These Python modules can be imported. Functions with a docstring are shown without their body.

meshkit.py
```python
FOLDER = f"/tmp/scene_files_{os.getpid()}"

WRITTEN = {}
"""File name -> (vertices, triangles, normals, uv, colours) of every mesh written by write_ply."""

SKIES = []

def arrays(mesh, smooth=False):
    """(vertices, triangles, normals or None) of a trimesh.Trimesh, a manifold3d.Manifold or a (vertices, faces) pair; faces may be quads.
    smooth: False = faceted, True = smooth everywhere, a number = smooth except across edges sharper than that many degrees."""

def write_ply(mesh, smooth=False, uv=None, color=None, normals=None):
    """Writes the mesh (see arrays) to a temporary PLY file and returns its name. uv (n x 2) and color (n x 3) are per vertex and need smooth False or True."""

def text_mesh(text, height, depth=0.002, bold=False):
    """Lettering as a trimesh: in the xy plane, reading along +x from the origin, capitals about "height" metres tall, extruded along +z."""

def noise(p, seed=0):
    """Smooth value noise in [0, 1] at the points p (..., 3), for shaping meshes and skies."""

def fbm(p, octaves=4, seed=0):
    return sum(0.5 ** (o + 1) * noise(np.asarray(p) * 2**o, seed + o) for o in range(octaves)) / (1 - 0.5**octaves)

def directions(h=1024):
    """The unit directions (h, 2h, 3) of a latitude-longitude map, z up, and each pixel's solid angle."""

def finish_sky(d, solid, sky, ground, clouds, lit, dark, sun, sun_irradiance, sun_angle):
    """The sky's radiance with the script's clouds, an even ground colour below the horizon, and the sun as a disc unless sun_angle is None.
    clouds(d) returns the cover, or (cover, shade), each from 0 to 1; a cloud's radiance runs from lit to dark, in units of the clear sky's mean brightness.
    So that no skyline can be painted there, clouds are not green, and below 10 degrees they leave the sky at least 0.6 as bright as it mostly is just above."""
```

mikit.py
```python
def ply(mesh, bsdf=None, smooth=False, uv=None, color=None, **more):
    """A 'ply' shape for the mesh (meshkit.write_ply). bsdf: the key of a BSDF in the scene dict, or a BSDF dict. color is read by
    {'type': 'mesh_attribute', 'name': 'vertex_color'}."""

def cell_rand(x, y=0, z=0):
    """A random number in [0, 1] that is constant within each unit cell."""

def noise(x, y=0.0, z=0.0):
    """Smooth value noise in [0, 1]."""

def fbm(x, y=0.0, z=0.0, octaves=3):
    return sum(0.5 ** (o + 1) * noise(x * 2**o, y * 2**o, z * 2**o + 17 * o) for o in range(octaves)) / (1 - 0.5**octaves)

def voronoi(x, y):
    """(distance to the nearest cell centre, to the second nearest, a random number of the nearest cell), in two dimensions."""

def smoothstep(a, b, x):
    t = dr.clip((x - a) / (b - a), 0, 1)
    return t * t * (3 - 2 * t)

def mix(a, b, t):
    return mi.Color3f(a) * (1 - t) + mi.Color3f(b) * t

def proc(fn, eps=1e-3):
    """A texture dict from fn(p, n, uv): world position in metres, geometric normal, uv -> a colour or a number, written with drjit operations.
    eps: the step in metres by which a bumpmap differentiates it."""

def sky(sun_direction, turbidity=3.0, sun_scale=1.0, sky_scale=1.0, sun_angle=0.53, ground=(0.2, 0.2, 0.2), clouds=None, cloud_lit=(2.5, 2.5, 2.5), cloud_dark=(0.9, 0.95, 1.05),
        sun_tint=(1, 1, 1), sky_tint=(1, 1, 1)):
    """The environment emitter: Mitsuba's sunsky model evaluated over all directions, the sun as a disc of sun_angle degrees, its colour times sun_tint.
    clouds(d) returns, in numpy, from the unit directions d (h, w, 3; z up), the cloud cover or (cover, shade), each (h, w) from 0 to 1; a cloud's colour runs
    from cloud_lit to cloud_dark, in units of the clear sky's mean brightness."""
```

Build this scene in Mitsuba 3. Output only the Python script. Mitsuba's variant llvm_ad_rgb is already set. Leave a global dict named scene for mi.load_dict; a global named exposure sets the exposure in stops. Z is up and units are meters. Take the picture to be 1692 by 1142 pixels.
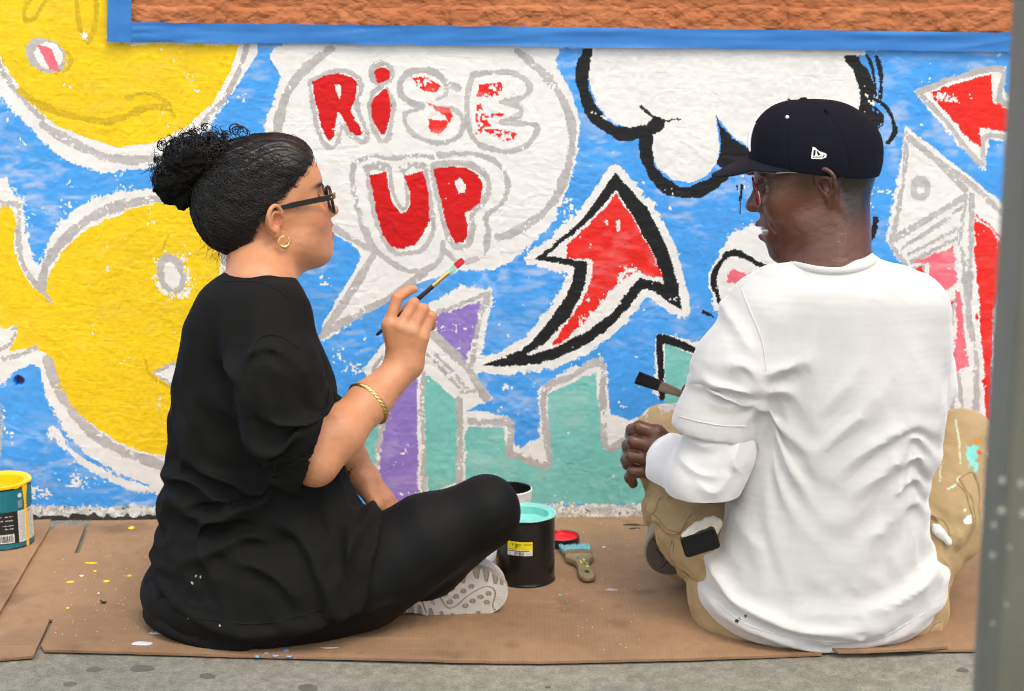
import math
from concurrent.futures import ThreadPoolExecutor
import numpy as np
import shapely
from shapely import affinity
from shapely.geometry import Polygon, LineString, Point, box as sbox
from shapely.ops import unary_union
import trimesh
import manifold3d as m3
import drjit as dr
import mitsuba as mi
import meshkit
import mikit

scene, labels = {}, {}
T = mi.ScalarTransform4f
R = np.random.default_rng(7)

# ---------------------------------------------------------------- camera, sky, exposure
CAM = np.array([0.0, -3.457, 1.13])
PITCH, FPX = math.radians(12.6), 3000.0
FWD = np.array([0, math.cos(PITCH), -math.sin(PITCH)])
UPV = np.array([0, math.sin(PITCH), math.cos(PITCH)])
scene["camera"] = {"type": "thinlens", "fov": 2 * math.degrees(math.atan(846 / FPX)), "fov_axis": "x", "aperture_radius": 0.0065, "focus_distance": 2.98,
                   "to_world": T().look_at(origin=CAM.tolist(), target=(CAM + FWD).tolist(), up=[0, 0, 1]), "near_clip": 0.05, "far_clip": 500.0}
def overcast(d):
    """An overcast sky, three times brighter overhead than at the horizon."""
    z = np.clip(d[..., 2], 0, 1)
    return np.ones_like(z), (1 - z) ** 1.2


scene["sky_light"] = mikit.sky((0.35, -0.55, 1.0), turbidity=4, sun_scale=0.28, sun_angle=24, clouds=overcast, cloud_lit=(3.7, 3.8, 3.95), cloud_dark=(1.15, 1.2, 1.27), ground=(0.3, 0.29, 0.27))
exposure = 2.35


# ---------------------------------------------------------------- survey: a photo pixel and a known distance give a point of the place
def P(px, py, y):
    d = np.array([(px - 846) / FPX, math.cos(PITCH) + (571 - py) / FPX * math.sin(PITCH), -math.sin(PITCH) + (571 - py) / FPX * math.cos(PITCH)])
    return CAM + d * ((y - CAM[1]) / d[1])


def G(px, py, z=0.0):
    d = np.array([(px - 846) / FPX, math.cos(PITCH) + (571 - py) / FPX * math.sin(PITCH), -math.sin(PITCH) + (571 - py) / FPX * math.cos(PITCH)])
    return CAM + d * ((z - CAM[2]) / d[2])


def W(a, y=0.0):
    """Photo pixels (n, 2) -> (x, z) on the wall's plane."""
    a = np.asarray(a, float)
    u, v = (a[:, 0] - 846) / FPX, (571 - a[:, 1]) / FPX
    dy, dz = math.cos(PITCH) + v * math.sin(PITCH), -math.sin(PITCH) + v * math.cos(PITCH)
    t = (y - CAM[1]) / dy
    return np.stack([CAM[0] + u * t, CAM[2] + dz * t], 1)


# ---------------------------------------------------------------- scene helpers
def key_for(name):
    if name not in USED:
        USED.add(name)
        return name
    i = 1
    while f"{name}_{i:03d}" in USED:
        i += 1
    USED.add(f"{name}_{i:03d}")
    return f"{name}_{i:03d}"


USED = set()


def thing(name, label, cat, group=None, kind=None):
    k = key_for(name)
    labels[k] = {"label": label, "category": cat}
    if group:
        labels[k]["group"] = group
    if kind:
        labels[k]["kind"] = kind
    return k


def put(name, mesh, bsdf, parent=None, label=None, smooth=30, color=None, kind=None, normals=None):
    k = key_for(f"{parent}__{name}" if parent else name)
    if normals is not None:
        scene[k] = {"type": "ply", "filename": meshkit.write_ply(mesh, False, None, color, normals), "face_normals": False, "bsdf": {"type": "ref", "id": bsdf}}
    else:
        scene[k] = mikit.ply(mesh, bsdf, smooth=True if color is not None and smooth is not False else smooth, color=color)
    if label:
        labels.setdefault(k, {})["label"] = label
    if kind:
        labels.setdefault(k, {})["kind"] = kind
    return k


def structure(name, mesh, bsdf, label=None, smooth=False):
    k = put(name, mesh, bsdf, None, label, smooth)
    labels.setdefault(k, {})["kind"] = "structure"
    return k


def joinm(ms):
    return trimesh.util.concatenate([m if isinstance(m, trimesh.Trimesh) else trimesh.Trimesh(*meshkit.arrays(m)[:2], process=False) for m in ms])


def boxm(lo, hi):
    lo, hi = np.asarray(lo, float), np.asarray(hi, float)
    return trimesh.creation.box(extents=hi - lo, transform=trimesh.transformations.translation_matrix((lo + hi) / 2))


def extr(poly, z0, z1):
    ms = []
    for g in getattr(poly, "geoms", [poly]):
        if g.area > 1e-8:
            m = trimesh.creation.extrude_polygon(g, z1 - z0, engine="earcut")
            m.apply_translation([0, 0, z0])
            ms.append(m)
    return trimesh.util.concatenate(ms)


def lathe(profile, n=64, c=(0, 0, 0)):
    m = trimesh.creation.revolve(np.asarray(profile, float), sections=n)
    m.apply_translation(c)
    return m


def tube(path, radii, n=8, cap=True):
    path = np.asarray(path, float)
    k = len(path)
    radii = np.broadcast_to(np.asarray(radii, float), (k,))
    t = np.gradient(path, axis=0)
    t /= np.maximum(np.linalg.norm(t, axis=1, keepdims=True), 1e-9)
    u = np.cross(t[0], [0.31, 0.2, 0.93])
    u /= np.linalg.norm(u)
    rings, ang = [], np.arange(n) * 2 * np.pi / n
    for i in range(k):
        u = u - t[i] * (u @ t[i])
        u /= np.linalg.norm(u)
        v = np.cross(t[i], u)
        rings.append(path[i] + radii[i] * (np.cos(ang)[:, None] * u + np.sin(ang)[:, None] * v))
    V = np.vstack(rings + [path[:1], path[-1:]])
    F = []
    j = np.arange(n)
    for i in range(k - 1):
        a, b, c, d = i * n + j, i * n + (j + 1) % n, (i + 1) * n + (j + 1) % n, (i + 1) * n + j
        F += [np.stack([a, b, c], 1), np.stack([a, c, d], 1)]
    if cap:
        e = (k - 1) * n
        F += [np.stack([np.full(n, k * n), (j + 1) % n, j], 1), np.stack([np.full(n, k * n + 1), e + j, e + (j + 1) % n], 1)]
    return trimesh.Trimesh(V, np.vstack(F), process=False)


def spline(pts, n=8, closed=False):
    """Catmull-Rom through the points."""
    p = np.asarray(pts, float)
    if closed:
        q = np.vstack([p[-1:], p, p[:2]])
    else:
        q = np.vstack([2 * p[0] - p[1], p, 2 * p[-1] - p[-2]])
    out = []
    t = (np.arange(n) / n)[:, None]
    for i in range(1, len(q) - 2):
        a, b, c, d = q[i - 1], q[i], q[i + 1], q[i + 2]
        out.append(0.5 * (2 * b + (c - a) * t + (2 * a - 5 * b + 4 * c - d) * t**2 + (3 * b - 3 * c + d - a) * t**3))
    if not closed:
        out.append(p[-1:])
    return np.vstack(out)


def mottle(V, col, amt=0.08, size=0.03, seed=0, fine=0.5):
    n = meshkit.fbm(np.asarray(V) / size, 3, seed) - 0.5
    f = meshkit.noise(np.asarray(V) / (size * 0.12), seed + 9) - 0.5
    return np.clip(np.asarray(col)[None, :] * (1 + 2 * amt * (n + fine * f))[:, None], 0, 0.95)


# ---------------------------------------------------------------- materials
VC = {"type": "mesh_attribute", "name": "vertex_color"}


def bsdf(name, **kw):
    bump = kw.pop("bump", None)
    d = {"type": "principled", **{k: ({"type": "rgb", "value": list(v)} if isinstance(v, (tuple, list)) else v) for k, v in kw.items()}}
    if bump:
        d = {"type": "bumpmap", "scale": bump[1], "arbitrary": bump[0], "bsdf": d}
    scene[name] = {"type": "twosided", "bsdf": d}
    return name


def rgb(r, g, b):
    """sRGB 0-255 of the thing itself -> linear."""
    c = np.array([r, g, b]) / 255.0
    return tuple(float(x) for x in np.where(c < 0.04045, c / 12.92, ((c + 0.055) / 1.055) ** 2.4))


bsdf("paint", base_color=VC, roughness=0.5, specular=0.4)


def wall_bump(p, n, uv):
    return mikit.fbm(p.x * 260, p.z * 260, p.y * 260, 3) * 0.0006 + mikit.fbm(p.x * 60, p.z * 95, 4.0, 2) * 0.0007 + mikit.noise(p.x * 30 + 90 * p.z, p.z * 420, 2.0) * 0.0002


bsdf("wall_paint", base_color=VC, roughness=0.5, specular=0.4, bump=(mikit.proc(wall_bump, eps=5e-4), 1.0))
bsdf("gloss_paint", base_color=VC, roughness=0.18, specular=0.5)
def pores(p, n, uv):
    return mikit.fbm(p.x * 420, p.y * 420, p.z * 420, 2) * 0.0005 + mikit.noise(p.x * 130, p.y * 130, p.z * 130) * 0.0006


def weave(p, n, uv):
    return mikit.fbm(p.x * 150, p.y * 150, p.z * 380, 2) * 0.00028


bsdf("skin", base_color=VC, roughness=0.46, specular=0.45, bump=(mikit.proc(pores, eps=4e-4), 1.0))
bsdf("cloth", base_color=VC, roughness=0.9, specular=0.15, sheen=0.25, bump=(mikit.proc(weave, eps=5e-4), 1.0))
bsdf("stretch_cloth", base_color=VC, roughness=0.7, specular=0.2, sheen=0.15)
bsdf("rubber", base_color=VC, roughness=0.6, specular=0.3)
bsdf("hair", base_color=VC, roughness=0.44, specular=0.45)
bsdf("gold", base_color=(0.86, 0.62, 0.25), roughness=0.22, metallic=1.0)
bsdf("black_plastic", base_color=(0.012, 0.012, 0.013), roughness=0.25, specular=0.5)
bsdf("matt_black", base_color=(0.014, 0.014, 0.014), roughness=0.5, specular=0.4)


def brick_col(p, n, uv):
    a = mikit.fbm(p.x * 9, p.y * 9, p.z * 9)
    b = mikit.fbm(p.x * 60, p.y * 60, p.z * 90)
    c = mikit.mix((0.42, 0.135, 0.05), (0.54, 0.205, 0.085), a)
    return c * (0.72 + 0.5 * b)


def brick_bump(p, n, uv):
    return mikit.fbm(p.x * 60, p.y * 60, p.z * 70, 4) * 0.009 + mikit.noise(p.x * 260, p.y * 260, p.z * 260) * 0.0008


bsdf("painted_brick", base_color=mikit.proc(brick_col), roughness=0.75, specular=0.25, bump=(mikit.proc(brick_bump, eps=8e-4), 1.0))


def tape_col(p, n, uv):
    a = mikit.fbm(p.x * 14, p.z * 60, 3.0)
    return mikit.mix((0.030, 0.165, 0.50), (0.050, 0.24, 0.63), a)


bsdf("painter_tape", base_color=mikit.proc(tape_col), roughness=0.5, specular=0.35)


def card_col(p, n, uv):
    a = mikit.fbm(p.x * 5, p.y * 5, 1.0)
    b = mikit.fbm(p.x * 70, p.y * 55, 2.0)
    ribs = dr.sin(p.x * (2 * math.pi / 0.0075)) * 0.5 + 0.5
    st = mikit.smoothstep(0.62, 0.8, mikit.fbm(p.x * 11 + 40, p.y * 14, 5.0))
    c = mikit.mix((0.262, 0.155, 0.087), (0.338, 0.209, 0.124), a)
    d2 = mikit.smoothstep(0.55, 0.78, mikit.fbm(p.x * 3.1 + 9, p.y * 4.3, 7.0, 4))
    sc = mikit.smoothstep(0.80, 0.86, mikit.noise(p.x * 6 + 3 * p.y, p.y * 150, 3.0)) * mikit.smoothstep(0.5, 0.7, mikit.noise(p.x * 4, p.y * 4, 9.0))
    return c * (0.90 + 0.18 * b) * (1 - 0.05 * ribs) * (1 - 0.26 * st) * (1 - 0.22 * d2) * (1 + 0.18 * sc)


def card_bump(p, n, uv):
    c1 = (p.y + 0.72 + 0.01 * mikit.noise(p.x * 3, 1.0, 2.0)) / 0.0035
    c2 = (p.x + 0.33 + 0.02 * p.y) / 0.004
    c3 = (p.y + 0.16 + 0.006 * mikit.noise(p.x * 5, 3.0, 2.0)) / 0.003
    return dr.sin(p.x * (2 * math.pi / 0.0075)) * 0.00010 + mikit.fbm(p.x * 24, p.y * 24, 0.0) * 0.002 - 0.0011 * dr.exp(-c1 * c1) - 0.0007 * dr.exp(-c2 * c2) - 0.0009 * dr.exp(-c3 * c3) + mikit.smoothstep(0.60, 0.75, mikit.fbm(p.x * 7, p.y * 9, 8.0)) * 0.0012


bsdf("cardboard", base_color=mikit.proc(card_col), roughness=0.8, specular=0.2, bump=(mikit.proc(card_bump), 1.0))


def concrete_col(p, n, uv):
    a = mikit.fbm(p.x * 3, p.y * 3, 0.0, 4)
    b = mikit.fbm(p.x * 70, p.y * 70, 0.0, 3)
    g = mikit.noise(p.x * 420, p.y * 420, 0.0)
    c = mikit.mix((0.165, 0.156, 0.126), (0.265, 0.253, 0.212), a)
    return c * (0.62 + 0.5 * b) * (0.8 + 0.4 * g)


bsdf("concrete", base_color=mikit.proc(concrete_col), roughness=0.85, specular=0.2)


def post_col(p, n, uv):
    a = mikit.fbm(p.x * 30, p.y * 30, p.z * 8)
    return mikit.mix((0.105, 0.107, 0.086), (0.155, 0.157, 0.13), a)


bsdf("post_paint", base_color=mikit.proc(post_col), roughness=0.5, specular=0.4)

# ---------------------------------------------------------------- pavement
structure("pavement", boxm([-60, -90, -0.3], [60, 0.0, 0.0]), "concrete", "weathered grey concrete pavement with dark spots in front of the mural wall")


def blob(cx, cy, rx, ry, seed, z0, z1, n=26, rough=0.3):
    r = np.random.default_rng(seed)
    a = np.linspace(0, 2 * np.pi, n, endpoint=False)
    rad = 1 + rough * (meshkit.fbm(np.stack([np.cos(a) * 1.6 + seed, np.sin(a) * 1.6, a * 0], 1), 3, seed) - 0.5) * 2
    poly = np.stack([cx + rx * rad * np.cos(a), cy + ry * rad * np.sin(a)], 1)
    inner = np.stack([cx + rx * 0.8 * rad * np.cos(a), cy + ry * 0.8 * rad * np.sin(a)], 1)
    V = np.vstack([np.c_[poly, np.full(n, z0)], np.c_[inner, np.full(n, z1)], [[cx, cy, z1]]])
    j = np.arange(n)
    k = (j + 1) % n
    F = np.vstack([np.stack([j, k, n + k], 1), np.stack([j, n + k, n + j], 1), np.stack([n + j, n + k, np.full(n, 2 * n)], 1)])
    return trimesh.Trimesh(V, F, process=False)


bsdf("gum", base_color=(0.105, 0.098, 0.085), roughness=0.7, specular=0.2)
for i, (px, py, rx) in enumerate([(155, 1107, 0.013), (236, 1105, 0.018), (343, 1118, 0.014), (116, 1131, 0.011), (508, 1137, 0.017), (1590, 1108, 0.010), (905, 1136, 0.005)]):
    g = G(px, py)
    put("gum_spot", blob(g[0], g[1], rx, rx * 0.8, 30 + i, 0.0002, 0.0018), "gum", "pavement")

# ---------------------------------------------------------------- the wall and its mural
WALL = thing("mural_wall", "street wall painted with a bright cartoon mural below rough orange painted brickwork", "wall")


def zm(x0, y0, s, pts):
    return [(x0 + x / s, y0 + y / s) for x, y in pts]


def z1(*p): return zm(0, 0, 2.856, p)
def z2(*p): return zm(420, 0, 2.855, p)
def z3(*p): return zm(940, 0, 2.25, p)
def z4(*p): return zm(0, 300, 1.903, p)
def z5(*p): return zm(500, 380, 2.284, p)
def z6(*p): return zm(780, 260, 1.842, p)
def z7(*p): return zm(1400, 100, 1.904, p)


def poly(pts, smooth=True, grow=0):
    g = Polygon(spline(pts, 5, True) if smooth else pts)
    g = g if g.is_valid else g.buffer(0)
    return g.buffer(grow) if grow else g


def line(pts, w, w1=None, smooth=True):
    q = spline(pts, 6) if smooth and len(pts) > 2 else spline(pts, 8)
    if w1 is None:
        n = len(q)
        ph = (q[0][0] * 0.37 + q[0][1] * 0.11)
        r = w / 2 * (1 + 0.18 * np.sin(np.arange(n) * 0.55 + ph) + 0.10 * np.sin(np.arange(n) * 1.31 + 2 * ph))
    else:
        r = np.linspace(w / 2, w1 / 2, len(q))
    return unary_union([LineString(q[i:i + 2]).buffer((r[i] + r[i + 1]) / 2, quad_segs=5) for i in range(len(q) - 1)])


def ell(cx, cy, rx, ry, rot=0):
    return affinity.rotate(affinity.scale(Point(cx, cy).buffer(1, quad_segs=12), rx, ry), rot)


# the layers in the order they were painted: (part name, colour, shape in photo pixels, raggedness, dryness)
L = []
BLUE, WHITE, YEL, GREY, RED, BLACK, TEAL, PURP, PINK, OLIVE = rgb(72, 160, 240), (0.82, 0.82, 0.80), (0.87, 0.60, 0.004), rgb(186, 183, 182), rgb(208, 14, 18), (0.0085, 0.0085, 0.010), rgb(122, 198, 190), rgb(146, 122, 202), rgb(236, 110, 128), rgb(208, 176, 22)
RED2 = rgb(232, 38, 30)
COL = {}


def paint(name, col, shape, rag=1.0, dry=0.0, label=None):
    COL.setdefault(name, (col, label))
    L.append((name, shape, rag, dry))


paint("blue_background", BLUE, sbox(-4200, -1900, 5600, 846), 1.6, 0.012, "bright blue painted background of the mural")
# upper left smiling face
paint("white_halo", WHITE, poly([(-30, 130), (6, 165)] + z1((60, 520), (200, 665), (330, 762), (480, 812), (620, 802), (760, 772), (900, 690), (985, 600), (1060, 490), (1140, 370), (1215, 205), (1000, 60), (-60, 60), (-200, 400)), True), 2.2, 0, "white undercoat halo round the painted figures")
paint("smiling_face", YEL, poly([(-40, -120), (176, -120), (179, 68)] + z1((530, 205), (760, 208), (1130, 214), (1090, 330), (1000, 490), (880, 600), (740, 672), (560, 697), (420, 655), (260, 590), (130, 470), (40, 340), (0, 270)) + [(-40, 60)], False), 1.2, 0.004, "yellow painted smiling face, upper left")
paint("grey_outline", GREY, line(z1((1165, 215), (1130, 330), (1060, 460), (950, 590)), 9), 1.0, 0.05, "grey brushed outlines of the painted figures")
paint("grey_outline", GREY, line(z1((200, 590), (330, 668), (480, 732), (620, 757), (780, 742)), 14), 1.2, 0.08)
paint("grey_outline", GREY, line(z1((-10, 290), (30, 370), (95, 450), (200, 560)), 8), 1.2, 0.12)
for pts, w in [(((90, 425), (200, 500), (330, 545), (480, 572), (560, 560), (640, 528), (720, 500), (790, 512)), 11), (((600, 460), (700, 442), (780, 478), (818, 545)), 7), (((120, 100), (112, 70), (120, 30), (150, -10)), 7), (((120, 100), (160, 90), (200, 30), (225, -10)), 7), (((362, -10), (365, 60), (380, 140), (412, 200)), 8), (((452, -10), (455, 60), (440, 150), (412, 200)), 8), (((300, 230), (330, 270), (320, 320), (270, 345)), 7)]:
    paint("sketch_line", OLIVE, line(z1(*pts), w), 0.8, 0.10, "old olive sketch lines showing through the yellow")
paint("smiling_face_eye", GREY, ell(76, 92, 36, 26, 30), 1.3, 0.06, "grey ringed eye with a pink pupil")
paint("eye_white", WHITE, ell(80, 92, 24, 21, 35), 1.0)
paint("eye_pupil", PINK, poly(z1((175, 205), (240, 228), (262, 280), (285, 335), (235, 330), (205, 270)), False), 0.7)
paint("white_halo", WHITE, ell(314, 131, 5, 4), 3.0, 0.3)
paint("white_halo", WHITE, ell(139, 57, 5, 6), 3.0, 0.3)
# lower left fish-like figure
FISH = z4((0, 80), (35, 85), (48, 130), (46, 200), (62, 265), (95, 320), (130, 350), (152, 300), (185, 240), (230, 185), (300, 135), (400, 92), (500, 68), (600, 70), (660, 110), (690, 200), (690, 300), (670, 450), (640, 600), (600, 760), (560, 850), (505, 862), (400, 832), (330, 792), (250, 730), (190, 660), (160, 600), (148, 545), (100, 525), (60, 530), (30, 530), (55, 480), (40, 455), (0, 455), (-60, 300))
paint("white_halo", WHITE, unary_union([poly(z4((-40, 10), (40, 30), (80, 90), (90, 200), (128, 260), (150, 190), (200, 120), (280, 60), (400, 30), (560, 20), (700, 60), (760, 250), (760, 500), (640, 900), (560, 985), (440, 945), (350, 905), (240, 830), (155, 700), (118, 585), (60, 590), (-40, 610))), line(z4((160, 780), (260, 880), (420, 960), (520, 970)), 12)]), 2.4)
paint("yellow_fish", YEL, poly(FISH), 1.3, 0.004, "large yellow painted figure with an oval eye, lower left")
for pts, w in [(((128, 335), (150, 255), (205, 180), (290, 112), (400, 70), (500, 56), (640, 60)), 15), (((60, 75), (58, 180), (74, 265), (118, 330), (165, 380)), 8), (((-10, 68), (35, 68), (65, 78)), 9), (((148, 560), (190, 670), (260, 760), (350, 832), (450, 872), (540, 905)), 15), (((-10, 558), (55, 548), (112, 522)), 8), (((-10, 495), (20, 480), (52, 462)), 7), (((-5, 530), (25, 515), (48, 480)), 6), (((705, 200), (710, 300), (690, 400)), 10), (((0, 700), (6, 760), (0, 860)), 5)]:
    paint("grey_outline", GREY, line(z4(*pts), w), 1.2, 0.10)
paint("white_halo", WHITE, poly(z4((-5, 470), (52, 466), (20, 505), (-5, 520)), False), 1.0)
paint("white_halo", WHITE, ell(286, 457, 30, 40, -15), 3.0, 0.3)
paint("fish_eye", GREY, ell(283, 452, 23, 35, -16), 0.8, 0.02, "grey ringed oval eye of the yellow figure")
paint("eye_white", WHITE, ell(284, 455, 13, 22, -14), 0.8)
paint("sketch_line", OLIVE, line(z4((508, 215), (520, 195), (528, 170)), 4), 1.2, 0.2)
paint("sketch_line", OLIVE, line(z4((455, 560), (470, 600), (530, 645), (600, 660)), 5), 1.2, 0.2)
paint("grey_outline", GREY, poly(z4((480, 598), (540, 568), (600, 560), (600, 650), (535, 645)), False), 1, 0.1)
paint("white_halo", WHITE, poly(z4((490, 603), (535, 580), (580, 575), (580, 635), (535, 632)), False), 1)
# speech bubble
BUB = [(480, 70), (463, 130), (450, 170), (438, 210), (436, 260), (450, 330), (500, 395), (548, 388), (572, 400), (595, 425)]
paint("white_halo", WHITE, poly(BUB + [(560, 490), (533, 540), (536, 562), (600, 520), (650, 490), (700, 465), (760, 448), (830, 440), (905, 376), (935, 320), (954, 255), (957, 200), (942, 150), (918, 110), (884, 70)]), 1.6)
paint("blue_background", BLUE, poly([(556, 400), (582, 405), (583, 440), (565, 480), (545, 505), (527, 525), (500, 490), (480, 440), (500, 420)]), 2.2, 0.02)
for pts, w in [(((360, 232), (260, 312), (170, 412), (125, 530), (112, 640), (130, 800)), 15), (((1240, 240), (1360, 345), (1450, 460), (1498, 600), (1490, 750), (1430, 920), (1330, 1030), (1200, 1108), (1150, 1120)), 13), (((370, 1070), (430, 1110), (500, 1150), (560, 1180)), 10)]:
    paint("grey_outline", GREY, line(z2(*pts), w), 1.0, 0.06)
for pts, w in [(((270, 90), (180, 240), (80, 385)), 13), (((460, 160), (330, 255), (200, 322), (75, 400)), 12)]:
    paint("grey_outline", GREY, line(z5(*pts), w), 1.0, 0.08)
# lettering RiSE UP
for pts, w in [(((260, 388), (330, 350), (420, 335), (480, 360), (508, 420), (482, 490), (505, 560), (532, 640), (512, 672), (460, 640), (412, 585), (400, 640), (380, 690), (340, 690), (310, 640), (285, 540), (262, 400)), 8), (((600, 410), (560, 440), (545, 520), (560, 600), (600, 665), (635, 650), (650, 560), (655, 480), (625, 420)), 8),
               (((960, 415), (900, 388), (865, 350), (800, 332), (730, 345), (690, 388), (690, 430), (722, 478), (790, 502)), 11), (((870, 505), (950, 520), (985, 570), (975, 630), (930, 665), (860, 675), (780, 650), (730, 610), (708, 560), (720, 530), (768, 518)), 8), (((905, 420), (900, 450), (860, 470)), 6),
               (((1030, 355), (1110, 343), (1200, 342), (1270, 370), (1300, 412), (1280, 450), (1220, 478), (1165, 485), (1230, 495), (1262, 522), (1220, 560), (1168, 576), (1260, 582), (1332, 592), (1322, 640), (1280, 690), (1200, 715), (1120, 702), (1050, 672), (1012, 600), (1004, 500), (1012, 420), (1030, 355)), 9)]:
    paint("lettering_outline", GREY, line(z2(*pts), w), 0.8, 0.08, "grey brushed outline round the words RiSE UP")
paint("lettering_outline", GREY, ell(630, 121, 22, 21).difference(ell(632, 122, 12, 12)), 0.8, 0.05)
for pts, w in [(((532, 800), (550, 930), (590, 1080), (650, 1180), (720, 1197), (800, 1172), (845, 1080), (830, 950), (812, 800)), 8), (((530, 795), (580, 780), (630, 792)), 13), (((700, 795), (740, 780), (795, 785)), 12), (((640, 800), (650, 880), (672, 950), (702, 985), (722, 960), (718, 880), (705, 810)), 6), (((845, 800), (868, 950), (905, 1090), (930, 1150)), 8), (((850, 782), (950, 768), (1050, 790), (1102, 862), (1090, 940), (1030, 1010), (1028, 1100), (1000, 1165), (945, 1160)), 10),
               (((470, 770), (560, 738), (645, 748), (740, 735), (840, 742)), 7), (((468, 780), (460, 850), (482, 950), (505, 1060), (545, 1150)), 9), (((868, 732), (1000, 725), (1100, 742), (1172, 800), (1196, 880), (1170, 960), (1095, 1020), (1100, 1100), (1090, 1150)), 8)]:
    paint("lettering_outline", GREY, line(z2(*pts), w), 0.9, 0.10)
for pts, w in [(((238, 0), (280, 80), (350, 132), (420, 157), (490, 140), (525, 100), (530, 50)), 9), (((530, 70), (580, 115), (640, 117), (690, 80), (702, 0)), 9)]:
    paint("lettering_outline", GREY, line(z5(*pts), w), 0.9, 0.10)
lr = poly(z2((275, 388), (330, 355), (400, 348), (455, 360), (487, 392), (485, 430), (472, 480), (455, 520), (480, 570), (510, 630), (492, 642), (455, 620), (420, 560), (395, 522), (387, 560), (380, 640), (350, 666), (335, 640), (310, 560), (285, 470)), False).difference(poly(z2((380, 402), (405, 395), (412, 440), (402, 468), (385, 430)), False))
paint("letter_red", RED, lr, 0.7, 0.002, "red painted capital R of the word RiSE")
paint("letter_red", RED, poly(z2((570, 330), (600, 318), (635, 330), (640, 365), (615, 385), (585, 392), (570, 360))), 0.6)
paint("letter_red", RED, poly(z2((560, 470), (590, 440), (620, 418), (640, 460), (646, 520), (632, 590), (610, 637), (590, 620), (562, 570), (550, 510))), 0.6, 0.002)
for s, d in [(((745, 365), (800, 358), (850, 382), (882, 405), (855, 434), (800, 430), (770, 412)), 0.12), (((805, 478), (860, 502), (920, 510), (938, 545), (922, 585), (900, 545), (860, 525)), 0.22), (((820, 560), (860, 570), (910, 565), (912, 600), (870, 638), (830, 618)), 0.01), (((1060, 400), (1168, 388), (1168, 445), (1100, 457), (1045, 458)), 0.10), (((1050, 490), (1080, 492), (1092, 560), (1130, 605), (1240, 628), (1222, 662), (1165, 668), (1105, 625), (1045, 635), (1042, 580)), 0.30), (((1085, 540), (1180, 528), (1175, 545), (1090, 560)), 0.5)]:
    paint("letter_red_dry", RED2, poly(z2(*s), False), 1.4, d, "thin unfinished red brushwork of the letters S and E")
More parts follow.
